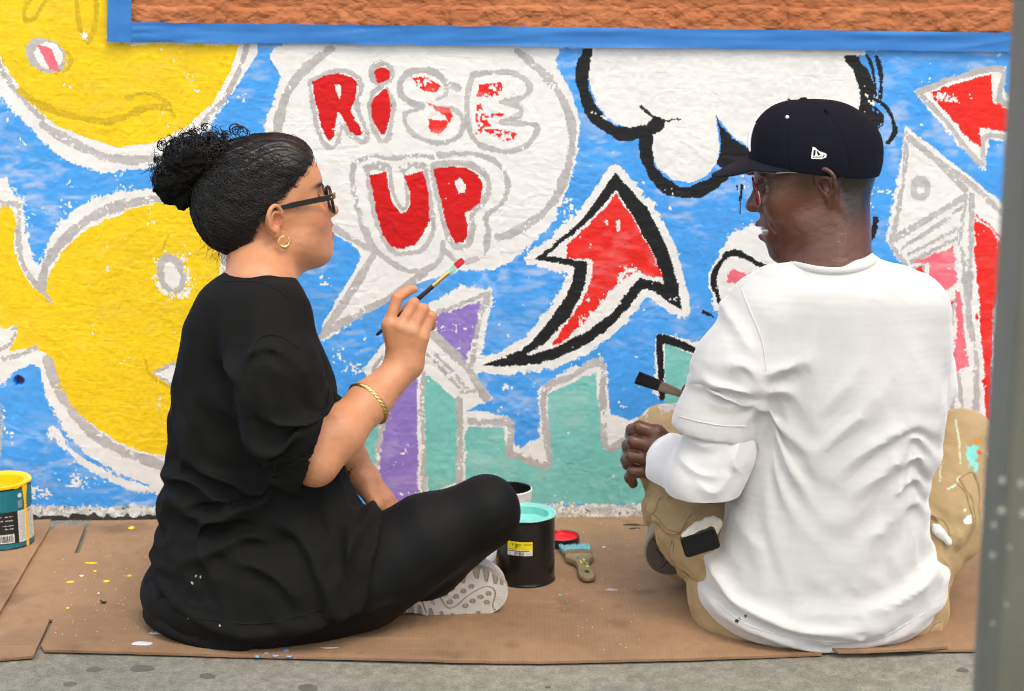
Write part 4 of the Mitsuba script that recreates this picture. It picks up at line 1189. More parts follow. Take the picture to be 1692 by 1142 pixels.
def drape(m, excess, n=260, lo=-0.010, hi=0.007, bend=0.10, seed=1, fix=None, sub=True):
    """Lets a garment settle: every thread is a little longer than the shape it covers (excess), so the cloth buckles into folds between
    the body under it (lo) and its own slack (hi)."""
    import scipy.sparse as sp
    m = trimesh.Trimesh(m.vertices, m.faces, process=True)
    p0 = np.array(m.vertices)
    N = np.array(trimesh.geometry.mean_vertex_normals(len(p0), m.faces, m.face_normals))
    E = m.edges_unique
    d = p0[E[:, 1]] - p0[E[:, 0]]
    l0 = np.linalg.norm(d, axis=1)
    rest = l0 * (1 + excess((p0[E[:, 0]] + p0[E[:, 1]]) / 2, d / np.maximum(l0, 1e-9)[:, None]))
    ne, nv = len(E), len(p0)
    r = np.arange(ne)
    B = sp.csr_matrix((np.r_[np.ones(ne), -np.ones(ne)], (np.r_[E[:, 0], E[:, 1]], np.r_[r, r])), (nv, ne))
    A = sp.csr_matrix((np.ones(2 * ne), (np.r_[E[:, 0], E[:, 1]], np.r_[E[:, 1], E[:, 0]])), (nv, nv))
    deg = np.asarray(A.sum(1)).ravel()
    w = 1.0 / deg[:, None]
    q = p0 + N * (0.004 * (meshkit.fbm(p0 / 0.03, 3, seed) - 0.5))[:, None]
    free = np.ones(nv) if fix is None else 1 - fix(p0)
    v = np.zeros_like(q)
    for it in range(n):
        q0 = q
        q = q + 0.80 * v
        q[:, 2] -= 0.00004
        for _ in range(2):
            d = q[E[:, 1]] - q[E[:, 0]]
            l = np.maximum(np.linalg.norm(d, axis=1), 1e-9)
            q = q + (B @ (d * ((l - rest) / l * 0.5)[:, None])) * w * 1.6
        lap = (A @ q) * w - q
        q = q - bend * ((A @ lap) * w - lap)
        s = ((q - p0) * N).sum(1)
        q = q + N * (np.clip(s, lo, hi) - s)[:, None] * 0.6
        q = p0 + (q - p0) * free[:, None]
        v = q - q0
        if it > n * 0.75:
            v *= 0.5
    for _ in range(2):
        q = q + 0.35 * ((A @ q) * w - q)
    m = trimesh.Trimesh(q, m.faces, process=False)
    if sub:
        v, f = trimesh.remesh.subdivide(m.vertices, m.faces)
        m = trimesh.Trimesh(v, f, process=False)
        E = m.edges_unique
        A = sp.csr_matrix((np.ones(2 * len(E)), (np.r_[E[:, 0], E[:, 1]], np.r_[E[:, 1], E[:, 0]])), (len(v), len(v)))
        w = 1.0 / np.maximum(np.asarray(A.sum(1)).ravel(), 1)[:, None]
        for k in (0.5, -0.51, 0.5, -0.51, 0.4):
            v = v + k * ((A @ v) * w - v)
        m = trimesh.Trimesh(v, f, process=False)
    return m


def hit(f, pts, t0=2.2, lift=0.0):
    """Where the line from the survey point through each photo mark first meets f = lift."""
    pts = np.asarray(pts, float)
    d = np.array([(P(x, y, 0.0) - CAM) for x, y in pts])
    d /= np.linalg.norm(d, axis=1, keepdims=True)
    t = np.full(len(pts), t0)
    for _ in range(70):
        t += np.clip(f(vec(CAM + d * t[:, None])) - lift, -0.01, 0.2) * 0.8
    return CAM + d * t[:, None]


def snap(m, lift=0.0006):
    """Lays points onto a finished garment: the nearest place of its surface, a little proud."""
    from scipy.spatial import cKDTree
    v, f, n = meshkit.arrays(m, True)
    tree = cKDTree(v)

    def g(p):
        d, i = tree.query(np.asarray(p), k=6)
        w = 1 / (d + 1e-5) ** 2
        w /= w.sum(1, keepdims=True)
        q, nn = (v[i] * w[..., None]).sum(1), (n[i] * w[..., None]).sum(1)
        nn /= np.linalg.norm(nn, axis=1, keepdims=True)
        return q + nn * lift
    return g


def seams(name, f, runs, col, bs, parent, r=0.001, cloth=None, label=None, n=7):
    g = snap(cloth, r * 0.55) if cloth is not None else (lambda p: p)
    for q in runs:
        p = g(hit(f, spline(np.array(q, float), n), lift=0.0))
        p = np.vstack([p[:1], (p[:-2] + 2 * p[1:-1] + p[2:]) / 4, p[-1:]])
        skin(name, tube(p, r, 6), col, bs, parent, label)


def seam(f, pts, r=0.0012, lift=0.0004, n=7):
    return tube(hit(f, spline(np.array(pts, float), n), lift=lift), r, 6)


HEADW = 1.0


def head_sdf(male=False, smile=0.0):
    """Head in its own frame: x forward, y left, z up, origin between the ears."""
    j = 1.08 if male else 1.0
    dz = -0.010 if male else 0.0
    dc = -0.012 if male else 0.007
    fs = [ellipsoid((-0.008, 0, 0.036), (0.097, 0.074, 0.088)), ellipsoid((0.030, 0, -0.020), (0.064, 0.062, 0.085)),
          ellipsoid((0.030, 0, -0.062 + 0.7 * dc), (0.056 * j, 0.052 * j, 0.044)), ellipsoid((0.074 + 0.07 * (j - 1), 0, -0.088 + dc), (0.019 * j, 0.022, 0.017)),
          cone((0.078, -0.024, 0.037), (0.078, 0.024, 0.037), 0.0135 * j, 0.0135 * j)]
    ks = [0, 0.035, 0.03, 0.025, 0.02]
    if not male:
        fs.append(ellipsoid((0.048, 0, 0.058), (0.049, 0.056, 0.046)))
        ks.append(0.03)
    for s in (-1, 1):
        fs += [ellipsoid((0.068, s * 0.036, -0.018), (0.022, 0.022, 0.024)), cone((0.03, s * 0.052, -0.055 + 0.7 * dc), (0.072, s * 0.016, -0.090 + dc), 0.016, 0.012)]
        ks += [0.03, 0.03]
    base = union(fs, ks)
    for s in (-1, 1):
        base = cut(base, ellipsoid((0.099, s * 0.031, 0.014), (0.017, 0.017, 0.011)), 0.016)
    nz = 1.18 if male else 1.0
    g = [base, cone((0.087, 0, 0.020), (0.108, 0, -0.014), 0.008, 0.0095 * nz), ellipsoid((0.1105, 0, -0.019), (0.0128, 0.0105 * nz, 0.0095))]
    kk = [0, 0.014, 0.008]
    for s in (-1, 1):
        g += [ellipsoid((0.0955, s * 0.0115 * nz, -0.0225), (0.0105, 0.0075 * nz, 0.0075))]
        kk += [0.006]
    # muzzle, lips
    g += [ellipsoid((0.085 + 0.05 * (j - 1), 0, -0.050 + dz), (0.0175 * j, 0.027, 0.024))]
    kk += [0.02]
    for s in (-1, 1):
        g += [cone((0.1020 + 0.06 * (j - 1), s * 0.003, -0.0415 + dz), (0.084, s * (0.024 + 0.05 * (j - 1)), -0.046 + dz + 0.006 * smile), 0.0062 + 0.012 * (j - 1), 0.003), cone((0.1000 + 0.05 * (j - 1), s * 0.001, -0.0595 + dz), (0.083, s * (0.022 + 0.05 * (j - 1)), -0.050 + dz + 0.004 * smile), 0.0068 + 0.016 * (j - 1), 0.003)]
        kk += [0.005, 0.005]
    face = union(g, kk)
    gap = 0.0016 + 0.0042 * smile
    face = cut(face, ellipsoid((0.094 + 0.05 * (j - 1), 0, -0.0500 + dz), (0.021 + 0.04 * (j - 1), 0.0225 + 0.09 * (j - 1), gap)), 0.0025)
    for s in (-1, 1):
        face = union([face, ellipsoid((0.0745, s * 0.031, 0.013), (0.0125, 0.0145, 0.0115))], [0, 0.006])
        face = cut(face, ellipsoid((0.088, s * 0.0315, 0.0125), (0.008, 0.0125, 0.0032)), 0.002)
        face = cut(face, ellipsoid((0.1005, s * 0.0062, -0.0290), (0.0055, 0.0035, 0.0045)), 0.003)
    if male:
        for s in (-1, 1):
            face = cut(face, chain([(0.0985, s * 0.019, -0.020), (0.091, s * 0.031, -0.036), (0.082, s * 0.036, -0.060)], [0.0016, 0.0022, 0.0014]), 0.007)
    return face


def ear_sdf(s, k=0.80, dx=0.0):
    """Ear on side s (-1 right)."""
    c = np.array([-0.012 + dx, s * 0.076, 0.002])
    tilt, fl = math.radians(-14), math.radians(24)
    # ear plane: a = forward-ish, b = up-ish, n = outward
    a = np.array([math.cos(fl), s * -math.sin(fl) * -1 * -1, 0.0])
    a = np.array([math.cos(fl), -s * math.sin(fl), 0.0])
    n = np.array([math.sin(fl), s * math.cos(fl), 0.0])
    b = np.array([0, 0, 1.0])
    a, b = a * math.cos(tilt) + b * math.sin(tilt), b * math.cos(tilt) - a * math.sin(tilt)

    def at(x, y, z=0.0): return c + k * (1.10 * a * x + b * y) + n * z
    ang = np.linspace(math.radians(10), math.radians(262), 15)
    rim = [at(-0.003 + 0.0185 * math.cos(t) * (1.0 if math.sin(t) > 0 else 0.86), 0.004 + 0.029 * math.sin(t), 0.006 + 0.004 * abs(math.sin(t / 2))) for t in ang]
    ang2 = np.linspace(math.radians(60), math.radians(250), 9)
    anti = [at(0.0005 + 0.0095 * math.cos(t), 0.001 + 0.0175 * math.sin(t), 0.005) for t in ang2]
    plate = ellipsoid(at(-0.003, 0.002, 0.0), (0.0175 * k, 0.029 * k, 0.0042), np.array([a, b, n]))
    f = union([plate, chain(rim, [0.0030] + [0.0037] * 13 + [0.0034]), chain(anti, [0.0024] * 9), ellipsoid(at(0.0035, -0.027, 0.002), (0.0078, 0.0095, 0.0046), np.array([a, b, n])), ellipsoid(at(0.0125, -0.003, 0.003), (0.0042, 0.0075, 0.004), np.array([a, b, n])), ellipsoid(at(0.004, 0.0, -0.008), (0.015, 0.022, 0.010), np.array([a, b, n]))], [0, 0.004, 0.004, 0.006, 0.004, 0.008])
    return cut(f, ellipsoid(at(0.004, -0.003, 0.0055), (0.0078, 0.0120, 0.0085), np.array([a, b, n])), 0.003)


def bal(f, c, r):
    """Only near c: outside the ball a plain distance stands in (keeps evaluation cheap)."""
    c = vec(c)

    def g(p):
        q = p - c
        d = np.sqrt(np.einsum("ij,ij->i", q, q)) - F4(r)
        out = d + F4(0.02)
        m = d < 0.03
        if m.any():
            out[m] = f(p[m])
        return out
    return g


def hand_sdf(wrist, mcps, fingers, thumb, rs=1.0, wr=0.026):
    """Palm from wrist to knuckles, four finger chains rooted at the knuckles, one thumb chain rooted at the palm's side."""
    fs, ks = [], []
    w = np.asarray(wrist, float)
    for i, m in enumerate(mcps):
        side = np.asarray(mcps[0], float) - np.asarray(mcps[3], float)
        side /= np.linalg.norm(side)
        root = w + side * (0.012 - 0.008 * i) * 1.0
        fs.append(cone(root, m, 0.0185 * rs, 0.0125 * rs))
        ks.append(0.014)
    palm = union(fs, ks)
    out = [palm]
    for m, f in zip(mcps, fingers):
        n = len(f)
        out.append(chain([m] + list(f), [0.0105 * rs] + [0.0094 * rs, 0.0084 * rs, 0.0070 * rs][:n], 0.003))
    g = union(out, [0] + [0.005] * 4)
    th_ = chain(thumb, [0.016 * rs, 0.0125 * rs, 0.0108 * rs, 0.0085 * rs][:len(thumb)], 0.004)
    c = np.mean([wrist] + [f[0] for f in fingers], 0)
    return bal(union([g, th_], [0, 0.010]), c, 0.135)

# ---------------------------------------------------------------- the woman in black
WOM = thing("person", "person in black t-shirt and leggings, curly hair in a bun, raising a thin brush", "person")
SKIN_W = rgb(194, 135, 98)
BLACK_TEE, BLACK_LEG = (0.0085, 0.0085, 0.0082), (0.0042, 0.0043, 0.0046)
bsdf("cloth_black", base_color=VC, roughness=0.85, specular=0.12, sheen=0.06)
HW = frame(20, 10, 0) / 0.97
HO = P(457, 365, -0.585) + HW[1] * 0.072
hl = lambda a: HO + np.asarray(a, float) @ (HW * 0.97**2)


def person_head(O, M, male, smile, ears=(-1, 1)):
    fs = [head_sdf(male, smile)] + [ear_sdf(s, 0.80 if male else 0.74, 0.0 if male else 0.007) for s in ears]
    k = 1 / np.linalg.norm(M[0])
    f = local(union(fs, [0] + [0.006] * len(ears)), O, M)
    return bal(lambda p: f(p) * F4(k), O, 0.16)


head = person_head(HO, HW, False, 1.0)
nb, nt = P(428, 470, -0.575), hl((-0.022, 0, -0.035))
neck = union([cone(nt, nb, 0.050, 0.053), cone(hl((0.014, 0, -0.060)), P(446, 490, -0.567), 0.031, 0.033), cone(P(405, 490, -0.57), P(365, 540, -0.55), 0.035, 0.03), cone(P(430, 475, -0.6), P(460, 530, -0.63), 0.04, 0.03), cone(hl((0.002, -0.050, -0.045)), P(462, 480, -0.58), 0.011, 0.010)], [0, 0.03, 0.03, 0.03, 0.02])
EL, WR = P(521, 765, -0.672), P(667, 606, -0.53)
arm = chain([P(458, 590, -0.672), EL, P(557, 718, -0.635), P(610, 664, -0.58), WR], [0.028, 0.034, 0.0405, 0.0322, 0.0270], 0.02)
y0 = -0.53
mc = [P(642, 537, y0 - 0.004), P(661, 541, y0 - 0.012), P(681, 548, y0 - 0.011), P(697, 558, y0 - 0.004)]
fg = [[P(656, 493, y0 + 0.008), P(672, 481, y0 + 0.022), P(684, 478, y0 + 0.034)],
      [P(684, 501, y0 + 0.004), P(690, 513, y0 + 0.03), P(672, 521, y0 + 0.044)],
      [P(700, 511, y0 + 0.004), P(703, 526, y0 + 0.03), P(686, 535, y0 + 0.043)],
      [P(712, 523, y0 + 0.008), P(712, 538, y0 + 0.03), P(697, 545, y0 + 0.040)]]
th_ = [P(655, 585, y0 + 0.008), P(646, 556, y0 + 0.026), P(657, 526, y0 + 0.040), P(675, 508, y0 + 0.046)]
hand = hand_sdf(WR + np.array([0.003, 0, 0.012]), mc, fg, th_, 0.98)
rarm = union([arm, hand], [0, 0.018])
# the left arm that rests in the lap
lw = P(600, 790, -0.40)
larm = chain([P(470, 620, -0.44), P(540, 700, -0.40), P(575, 752, -0.40), lw], [0.038, 0.045, 0.029, 0.025], 0.02)
lm = [P(640, 822, -0.395), P(634, 826, -0.412), P(627, 828, -0.428), P(618, 829, -0.44)]
lf = [[P(654, 838, -0.39), P(659, 848, -0.388)], [P(648, 843, -0.41), P(652, 856, -0.41)], [P(638, 845, -0.427), P(640, 858, -0.427)], [P(626, 842, -0.44), P(628, 853, -0.44)]]
lhand = hand_sdf(lw, lm, lf, [lw + [0.01, -0.02, 0], P(612, 815, -0.43), P(622, 835, -0.45)], 0.95)
larm = union([larm, lhand], [0, 0.016])
core = ellipsoid(P(430, 700, -0.555), (0.10, 0.07, 0.22))
upper = union([head, neck], [0, 0.022])
sh = chain([P(435, 530, -0.57), P(458, 590, -0.65)], [0.04, 0.04])
wbody = union([upper, rarm, larm, core, sh, cone(P(425, 540, -0.54), P(470, 620, -0.45), 0.036, 0.036)], [0, 0.03, 0.03, 0.05, 0.03, 0.03])
legs_in = union([ellipsoid(P(430, 940, -0.55), (0.12, 0.09, 0.08)), chain([P(450, 965, -0.60), P(700, 890, -0.575), P(795, 848, -0.56), P(640, 960, -0.47)], [0.06, 0.05, 0.035, 0.03])], 0.03)
wbody = union([wbody, legs_in, cone(P(430, 700, -0.555), P(430, 940, -0.55), 0.07, 0.07)], [0, 0.04, 0.04])
lo, hi = np.minimum.reduce([P(200, 200, -0.8), P(900, 1060, -0.8), [-9, -0.85, 0.01]]), None
m = surf(wbody, (-0.62, -0.80, 0.005), (0.02, -0.30, 0.96), 0.0027)
m = keep_big(m)


def wtint(v, c):
    q = (v - HO) @ HW.T
    r = np.linalg.norm(q, axis=1)
    f = np.ones(len(v))
    def near(p, s): return np.exp(-(((q - p) / s) ** 2).sum(1))
    lips = np.maximum.reduce([near((0.0985, y, z), (0.011, 0.012, 0.0058)) for y in (-0.012, 0.0, 0.012) for z in (-0.0415, -0.0595)])
    lips = np.clip(lips * 1.7, 0, 1) * (r < 0.16)
    cheek = np.maximum(near((0.075, 0.045, -0.02), 0.022), near((0.075, -0.045, -0.02), 0.022)) * (r < 0.16)
    ear = np.maximum(near((-0.005, 0.08, 0), 0.026), near((-0.005, -0.08, 0), 0.026)) * (r < 0.16)
    brow = np.maximum(near((0.088, 0.034, 0.036), (0.016, 0.019, 0.004)), near((0.088, -0.034, 0.036), (0.016, 0.019, 0.004)))
    brow = np.clip(brow * 1.8, 0, 1) * (r < 0.16)
    mouth = (near((0.090, 0, -0.050), (0.016, 0.02, 0.004)) > 0.5) * (r < 0.16)
    mole = near((0.033, -0.062, -0.026), 0.0022) > 0.45
    hm = np.exp(-((np.linalg.norm(v - mc[1], axis=1)) / 0.10) ** 2)
    kn = np.maximum.reduce([np.exp(-((np.linalg.norm(v - p, axis=1) - 0.009) / 0.007) ** 2) for p in [f_[0] for f_ in fg]])
    c = c * (1 - 0.10 * ear[:, None] * np.array([0, 1, 1])) * (1 - 0.22 * cheek[:, None] * np.array([0, 1, 0.9]))
    c = c * (1 - 0.12 * np.clip(kn, 0, 1)[:, None] * np.array([0.2, 1, 1]))
    c = c * (1 - lips[:, None]) + lips[:, None] * np.array([0.42, 0.12, 0.10])
    c = c * (1 - brow[:, None]) + brow[:, None] * np.array([0.03, 0.02, 0.015])
    c[mouth] = [0.10, 0.03, 0.025]
    c[mole] = [0.10, 0.05, 0.03]
    nail = np.maximum.reduce([np.exp(-((np.linalg.norm(v - p, axis=1)) / 0.010) ** 4) for p in [lf[0][1]]]) > 0.5
    c[nail] = [0.55, 0.03, 0.12]
    return c


skin("body", m, SKIN_W, "skin", WOM, None, 0.10, 0.022, wtint)
# teeth and eyes
bsdf("tooth", base_color=(0.75, 0.72, 0.65), roughness=0.2, specular=0.5)
put("teeth", surf(local(both(ellipsoid((0.080, 0, -0.048), (0.0150, 0.021, 0.0048)), halfspace((0, 0, -0.0475), (0, 0, 1)), 0.002), HO, HW), HO - 0.13, HO + 0.13, 0.0015), "tooth", WOM, smooth=True)
bsdf("eye_shine", base_color=(0.55, 0.5, 0.45), roughness=0.08, specular=0.6)
for s in (-1, 1):
    v = trimesh.creation.icosphere(3, 0.0118)
    v.apply_translation((0.0738, s * 0.031, 0.0128))
    dark = ((v.vertices - (0.0855, s * 0.031, 0.0128)) ** 2).sum(1) < 0.0052**2
    cc = np.where(dark[:, None], [[0.02, 0.012, 0.008]], [[0.6, 0.56, 0.52]])
    put("eye", trimesh.Trimesh(hl(v.vertices), v.faces, process=False), "gloss_paint", WOM, color=cc)
    lash = [hl((0.0835 + 0.004 * math.cos(t), s * 0.031 + 0.0125 * math.sin(t), 0.0165 + 0.0012 * math.cos(t))) for t in np.linspace(-1.3, 1.3, 9)]
    put("eyelash", tube(lash, [0.0006] + [0.0011] * 7 + [0.0006], 6), "matt_black", WOM, smooth=True)

# black t-shirt
def smin_f(f, g, k): return union([f, g], [0, k])


def folds_w(items, a, b): return folds([(q, w * 1.05, h * 1.75) for q, w, h in items], a, b)


rows = []
for py, xl, xr, yc, b in [(449, 388, 460, -0.575, 0.044), (453, 378, 469, -0.575, 0.056), (459, 364, 479, -0.575, 0.068), (469, 346, 488, -0.575, 0.082), (485, 326, 498, -0.575, 0.092), (520, 301, 512, -0.57, 0.104), (560, 291, 530, -0.565, 0.098), (600, 285, 548, -0.56, 0.105), (660, 279, 566, -0.56, 0.110), (720, 273, 566, -0.555, 0.114), (770, 266, 576, -0.555, 0.118), (830, 261, 606, -0.555, 0.122), (880, 250, 618, -0.555, 0.139), (930, 241, 618, -0.555, 0.142), (970, 242, 612, -0.555, 0.142), (1000, 256, 596, -0.555, 0.135), (1022, 290, 560, -0.555, 0.122), (1034, 330, 520, -0.555, 0.107)]:
    L_, R_ = P(xl, py, yc), P(xr, py, yc)
    rows.append((L_[2], (L_[0] + R_[0]) / 2, yc, (R_[0] - L_[0]) / 2, b))
torso = loft(rows, 2.15)
sleeve = chain([P(446, 545, -0.650), P(460, 610, -0.685), P(488, 690, -0.690), P(512, 760, -0.672)], [0.066, 0.070, 0.0685, 0.063], 0.03)
opening = halfspace(P(515, 735, -0.68), (0.945, 0.15, -0.29))
sleeve_c = both(sleeve, opening, 0.006)
inner = chain([P(475, 660, -0.685), P(502, 715, -0.682), P(575, 745, -0.65)], [0.055, 0.0605, 0.066], 0.02)
sleeve_c = cut(sleeve_c, inner, 0.003)
lsl = both(chain([P(400, 540, -0.48), P(470, 620, -0.44), P(540, 700, -0.40)], [0.065, 0.065, 0.06], 0.03), halfspace(P(540, 700, -0.40), (0.7, 0.1, -0.7)), 0.006)
shoulders = chain([P(418, 494, -0.57), P(446, 530, -0.638)], [0.050, 0.064])
tee = union([torso, shoulders, sleeve_c, lsl], [0, 0.05, 0.022, 0.03])
over = both(chain([P(440, 966, -0.60), P(520, 948, -0.602), P(585, 925, -0.60)], [0.121, 0.115, 0.106], 0.03), halfspace(P(612, 930, -0.66), (0.93, 0.05, -0.25)), 0.006)
over = both(over, halfspace((0, 0, 0.030), (0.12, 0, -1)), 0.006)
tee = both(smin_f(tee, over, 0.03), halfspace(P(430, 1046, -0.70), (0.33, -0.12, -0.93)), 0.005)
ftee = folds_w([([(408, 585), (420, 556), (445, 545), (475, 552), (505, 575)], 0.006, 0.0035), ([(410, 580), (416, 640), (428, 690), (446, 730)], 0.013, 0.0050), ([(500, 560), (522, 600), (540, 650)], 0.010, 0.004),
              ([(330, 610), (372, 650), (410, 690), (436, 730)], 0.018, 0.006), ([(340, 560), (380, 580), (408, 600)], 0.014, 0.005), ([(440, 625), (470, 650), (505, 655), (530, 640)], 0.011, 0.0045), ([(455, 700), (480, 705), (510, 690)], 0.010, 0.004), ([(440, 590), (455, 620), (452, 650)], 0.009, 0.003),
              ([(262, 770), (300, 778), (340, 800), (385, 838)], 0.013, 0.007), ([(268, 808), (320, 845), (370, 850), (430, 835)], 0.011, 0.0075), ([(310, 880), (350, 850), (400, 825), (450, 812)], 0.013, 0.008), ([(300, 735), (350, 760), (420, 790), (480, 800)], 0.016, 0.006), ([(292, 900), (350, 895), (410, 870), (470, 868)], 0.011, 0.006), ([(330, 870), (335, 905), (352, 925)], 0.012, 0.005), ([(430, 840), (480, 862), (530, 900)], 0.012, 0.007), ([(500, 870), (540, 930), (560, 985)], 0.014, 0.007), ([(560, 940), (580, 880), (606, 850)], 0.012, 0.007), ([(590, 910), (570, 860), (560, 800)], 0.012, 0.006), ([(520, 800), (540, 840), (545, 890)], 0.010, 0.005), ([(290, 660), (300, 720), (296, 760)], 0.014, 0.004), ([(260, 940), (330, 985), (420, 1005), (520, 990), (590, 950)], 0.018, 0.003), ([(300, 820), (360, 810), (420, 790)], 0.009, 0.004), ([(380, 900), (440, 912), (500, 945)], 0.010, 0.004), ([(360, 500), (372, 540), (378, 590)], 0.016, 0.003), ([(430, 500), (420, 540), (412, 575)], 0.012, 0.003)], -0.68, -0.52)
ct = crinkle(0.006, 0.06, 31, (1.0, 1.0, 0.55))
cf = crinkle(0.0018, 0.018, 32, (1.4, 1.4, 0.7))
tee0 = tee
tee = with_folds(tee, ftee)


def slack_w(c, d):
    x, z = c[:, 0], c[:, 2]
    q = P(430, 760, -0.66)
    low = np.clip((q[2] + 0.04 - z) / 0.10, 0, 1) * np.clip((z - 0.05) / 0.05, 0, 1)
    arm_ = np.clip((x - P(420, 600, -0.68)[0]) / 0.04, 0, 1) * np.clip((z - P(0, 770, -0.68)[2]) / 0.05, 0, 1)
    al = np.abs(d @ (np.array([0.25, 0.1, -0.95]) / 0.988))
    dg = np.abs(d @ np.array([0.45, 0.0, 0.89]))
    return 0.03 + 0.075 * low * dg**2 + 0.022 * arm_ * al**2 + 0.03 * (1 - low) * np.abs(d @ np.array([0.8, 0, 0.6])) ** 2


m = drape(keep_big(surf(tee, (-0.66, -0.80, 0.0), (-0.13, -0.30, 0.80), 0.0055)), slack_w, seed=11, fix=lambda p: np.maximum(np.exp(-(np.linalg.norm(p - P(430, 464, -0.575), axis=1) / 0.075) ** 4), 0.75 * np.exp(-((p - P(515, 735, -0.68)) @ np.array([0.945, 0.15, -0.29]) / 0.022) ** 2) * (np.linalg.norm(p - P(515, 735, -0.68), axis=1) < 0.1)))


def flecks(v, c):
    rr = np.random.default_rng(4)
    for _ in range(13):
        px, py = rr.uniform(270, 420), rr.uniform(945, 1030)
        if _ < 5:
            px, py = rr.uniform(305, 330), rr.uniform(955, 970)
        q = P(px, py, -0.69)
        d = np.hypot(v[:, 0] - q[0], v[:, 2] - q[2])
        c[(d < rr.uniform(0.0006, 0.0012)) & (v[:, 1] < -0.6)] = [0.5, 0.5, 0.5]
    return c


skin("t_shirt", m, BLACK_TEE, "cloth_black", WOM, "loose black cotton t-shirt with half sleeves", 0.10, 0.02, flecks)
# collar rib and hem
seams("collar_seam", tee0, [[(368, 466), (400, 464), (435, 468), (462, 478), (482, 492)]], (0.014, 0.014, 0.014), "cloth_black", WOM, 0.0010, m)

# stitched seams and hems
seams("seam", tee0, [[(412, 590), (420, 560), (445, 547), (475, 553), (500, 572)], [(330, 1022), (420, 1031), (500, 1016), (556, 994), (590, 960)]], (0.012, 0.012, 0.012), "cloth_black", WOM, 0.0011, m)

# leggings
hip = union([ellipsoid(P(425, 975, -0.555), (0.195, 0.135, 0.100)), ellipsoid(P(380, 985, -0.565), (0.13, 0.125, 0.088))], 0.03)
rleg = chain([P(450, 978, -0.605), P(600, 954, -0.60), P(655, 922, -0.594), P(706, 889, -0.585), P(796, 846, -0.565)], [0.106, 0.084, 0.077, 0.0725, 0.0555], 0.015)
knee = ellipsoid(P(808, 838, -0.575), (0.042, 0.048, 0.047))
shin = chain([P(800, 856, -0.555), P(705, 924, -0.52), P(620, 972, -0.48)], [0.0535, 0.062, 0.050], 0.03)
lleg = chain([P(430, 965, -0.50), P(520, 900, -0.33), P(575, 880, -0.24)], [0.10, 0.08, 0.058], 0.04)
lshin = chain([P(575, 885, -0.24), P(640, 935, -0.36), P(690, 965, -0.45)], [0.056, 0.05, 0.036], 0.03)
floor_cut = halfspace((0, 0, 0.0072), (0, 0, -1))
leg = both(union([hip, rleg, knee, shin, lleg, lshin], [0, 0.05, 0.035, 0.02, 0.04, 0.02]), floor_cut, 0.012)
flg = folds([([(640, 985), (700, 950), (760, 900)], 0.012, 0.002), ([(800, 890), (825, 880), (845, 865)], 0.006, 0.002), ([(600, 1000), (640, 985), (690, 985)], 0.008, 0.003)], -0.63, -0.5)
leg = with_folds(leg, flg, crinkle(0.002, 0.05, 41))
skin("leggings", keep_big(surf(leg, (-0.66, -0.80, 0.0), (0.06, -0.12, 0.36), 0.0036)), BLACK_LEG, "stretch_cloth", WOM, "tight black leggings", 0.08, 0.03)

# shoe whose sole faces the street
SO = P(736, 984, -0.545)
su = P(838, 975, -0.535) - P(660, 990, -0.55)
su /= np.linalg.norm(su)
sn = np.array([0.05, -0.90, -0.18])
sn -= su * (sn @ su)
sn /= np.linalg.norm(sn)
sv = np.cross(sn, su)
if sv[2] < 0:
    sv = -sv
UPX = FPX / ((SO - CAM) @ FWD)


def sole_uv(x, y):
    """Zoomed photo marks of the sole -> metres in the sole's own plane."""
    px, py = 650 + x / 8.057, 900 + y / 8.057
    d = np.array([(px - 846) / FPX, math.cos(PITCH) + (571 - py) / FPX * math.sin(PITCH), -math.sin(PITCH) + (571 - py) / FPX * math.cos(PITCH)])
    t = ((SO - CAM) @ sn) / (d @ sn)
    q = CAM + d * t - SO
    return (q @ su, q @ sv)


def spoly(pts, sm=True):
    a = [sole_uv(x, y) for x, y in pts]
    return Polygon(spline(a, 6, True) if sm else a).buffer(0)


def to_sole(m):
    v = m.vertices
    return trimesh.Trimesh(SO + v[:, :1] * su + v[:, 1:2] * sv + v[:, 2:] * sn, m.faces, process=False)


outl = spoly([(-420, 480), (-300, 300), (0, 210), (300, 230), (600, 250), (950, 292), (1180, 315), (1400, 410), (1510, 540), (1532, 640), (1490, 760), (1380, 870), (1200, 950), (1020, 1005), (860, 1022), (690, 1000), (520, 958), (330, 915), (60, 885), (-250, 830), (-410, 680)])
SHOE = put("shoe_sole", to_sole(extr(outl, -0.016, 0.0)), "shoe_tan", WOM, "pale tan base of the shoe's sole", smooth=30)
bsdf("shoe_tan", base_color=(0.36, 0.315, 0.265), roughness=0.6, specular=0.3)
bsdf("shoe_white", base_color=(0.60, 0.585, 0.55), roughness=0.5, specular=0.35)
light = outl.buffer(-0.0012)
tri = [((860, 250), (990, 250), (945, 500), (905, 500)), ((1030, 250), (1150, 250), (1130, 440), (1090, 440)), ((1190, 280), (1275, 310), (1250, 480), (1220, 480)), ((1310, 340), (1400, 380), (1370, 515), (1340, 515)), ((1415, 400), (1470, 450), (1450, 535), (1425, 530)), ((690, 330), (780, 330), (745, 515), (712, 515)), ((560, 380), (610, 380), (600, 545), (575, 545)), ((470, 990), (560, 1000), (505, 835), (475, 835)), ((610, 1030), (700, 1040), (650, 880), (622, 880)), ((755, 1050), (850, 1050), (800, 905), (770, 905)), ((910, 1060), (1005, 1040), (960, 905), (930, 910)), ((1080, 1010), (1200, 980), (1140, 875), (1110, 875)), ((320, 940), (390, 960), (360, 800), (330, 800)), ((190, 930), (290, 945), (245, 785), (215, 790)), ((130, 900), (180, 910), (165, 840), (150, 845))]
for t_ in tri:
    light = light.difference(spoly(t_, False).buffer(0.0008))
dots = [(775, 572), (685, 648), (832, 680), (748, 752), (930, 606), (1036, 545), (957, 803), (1052, 740), (1157, 686), (1263, 640), (1240, 757)]
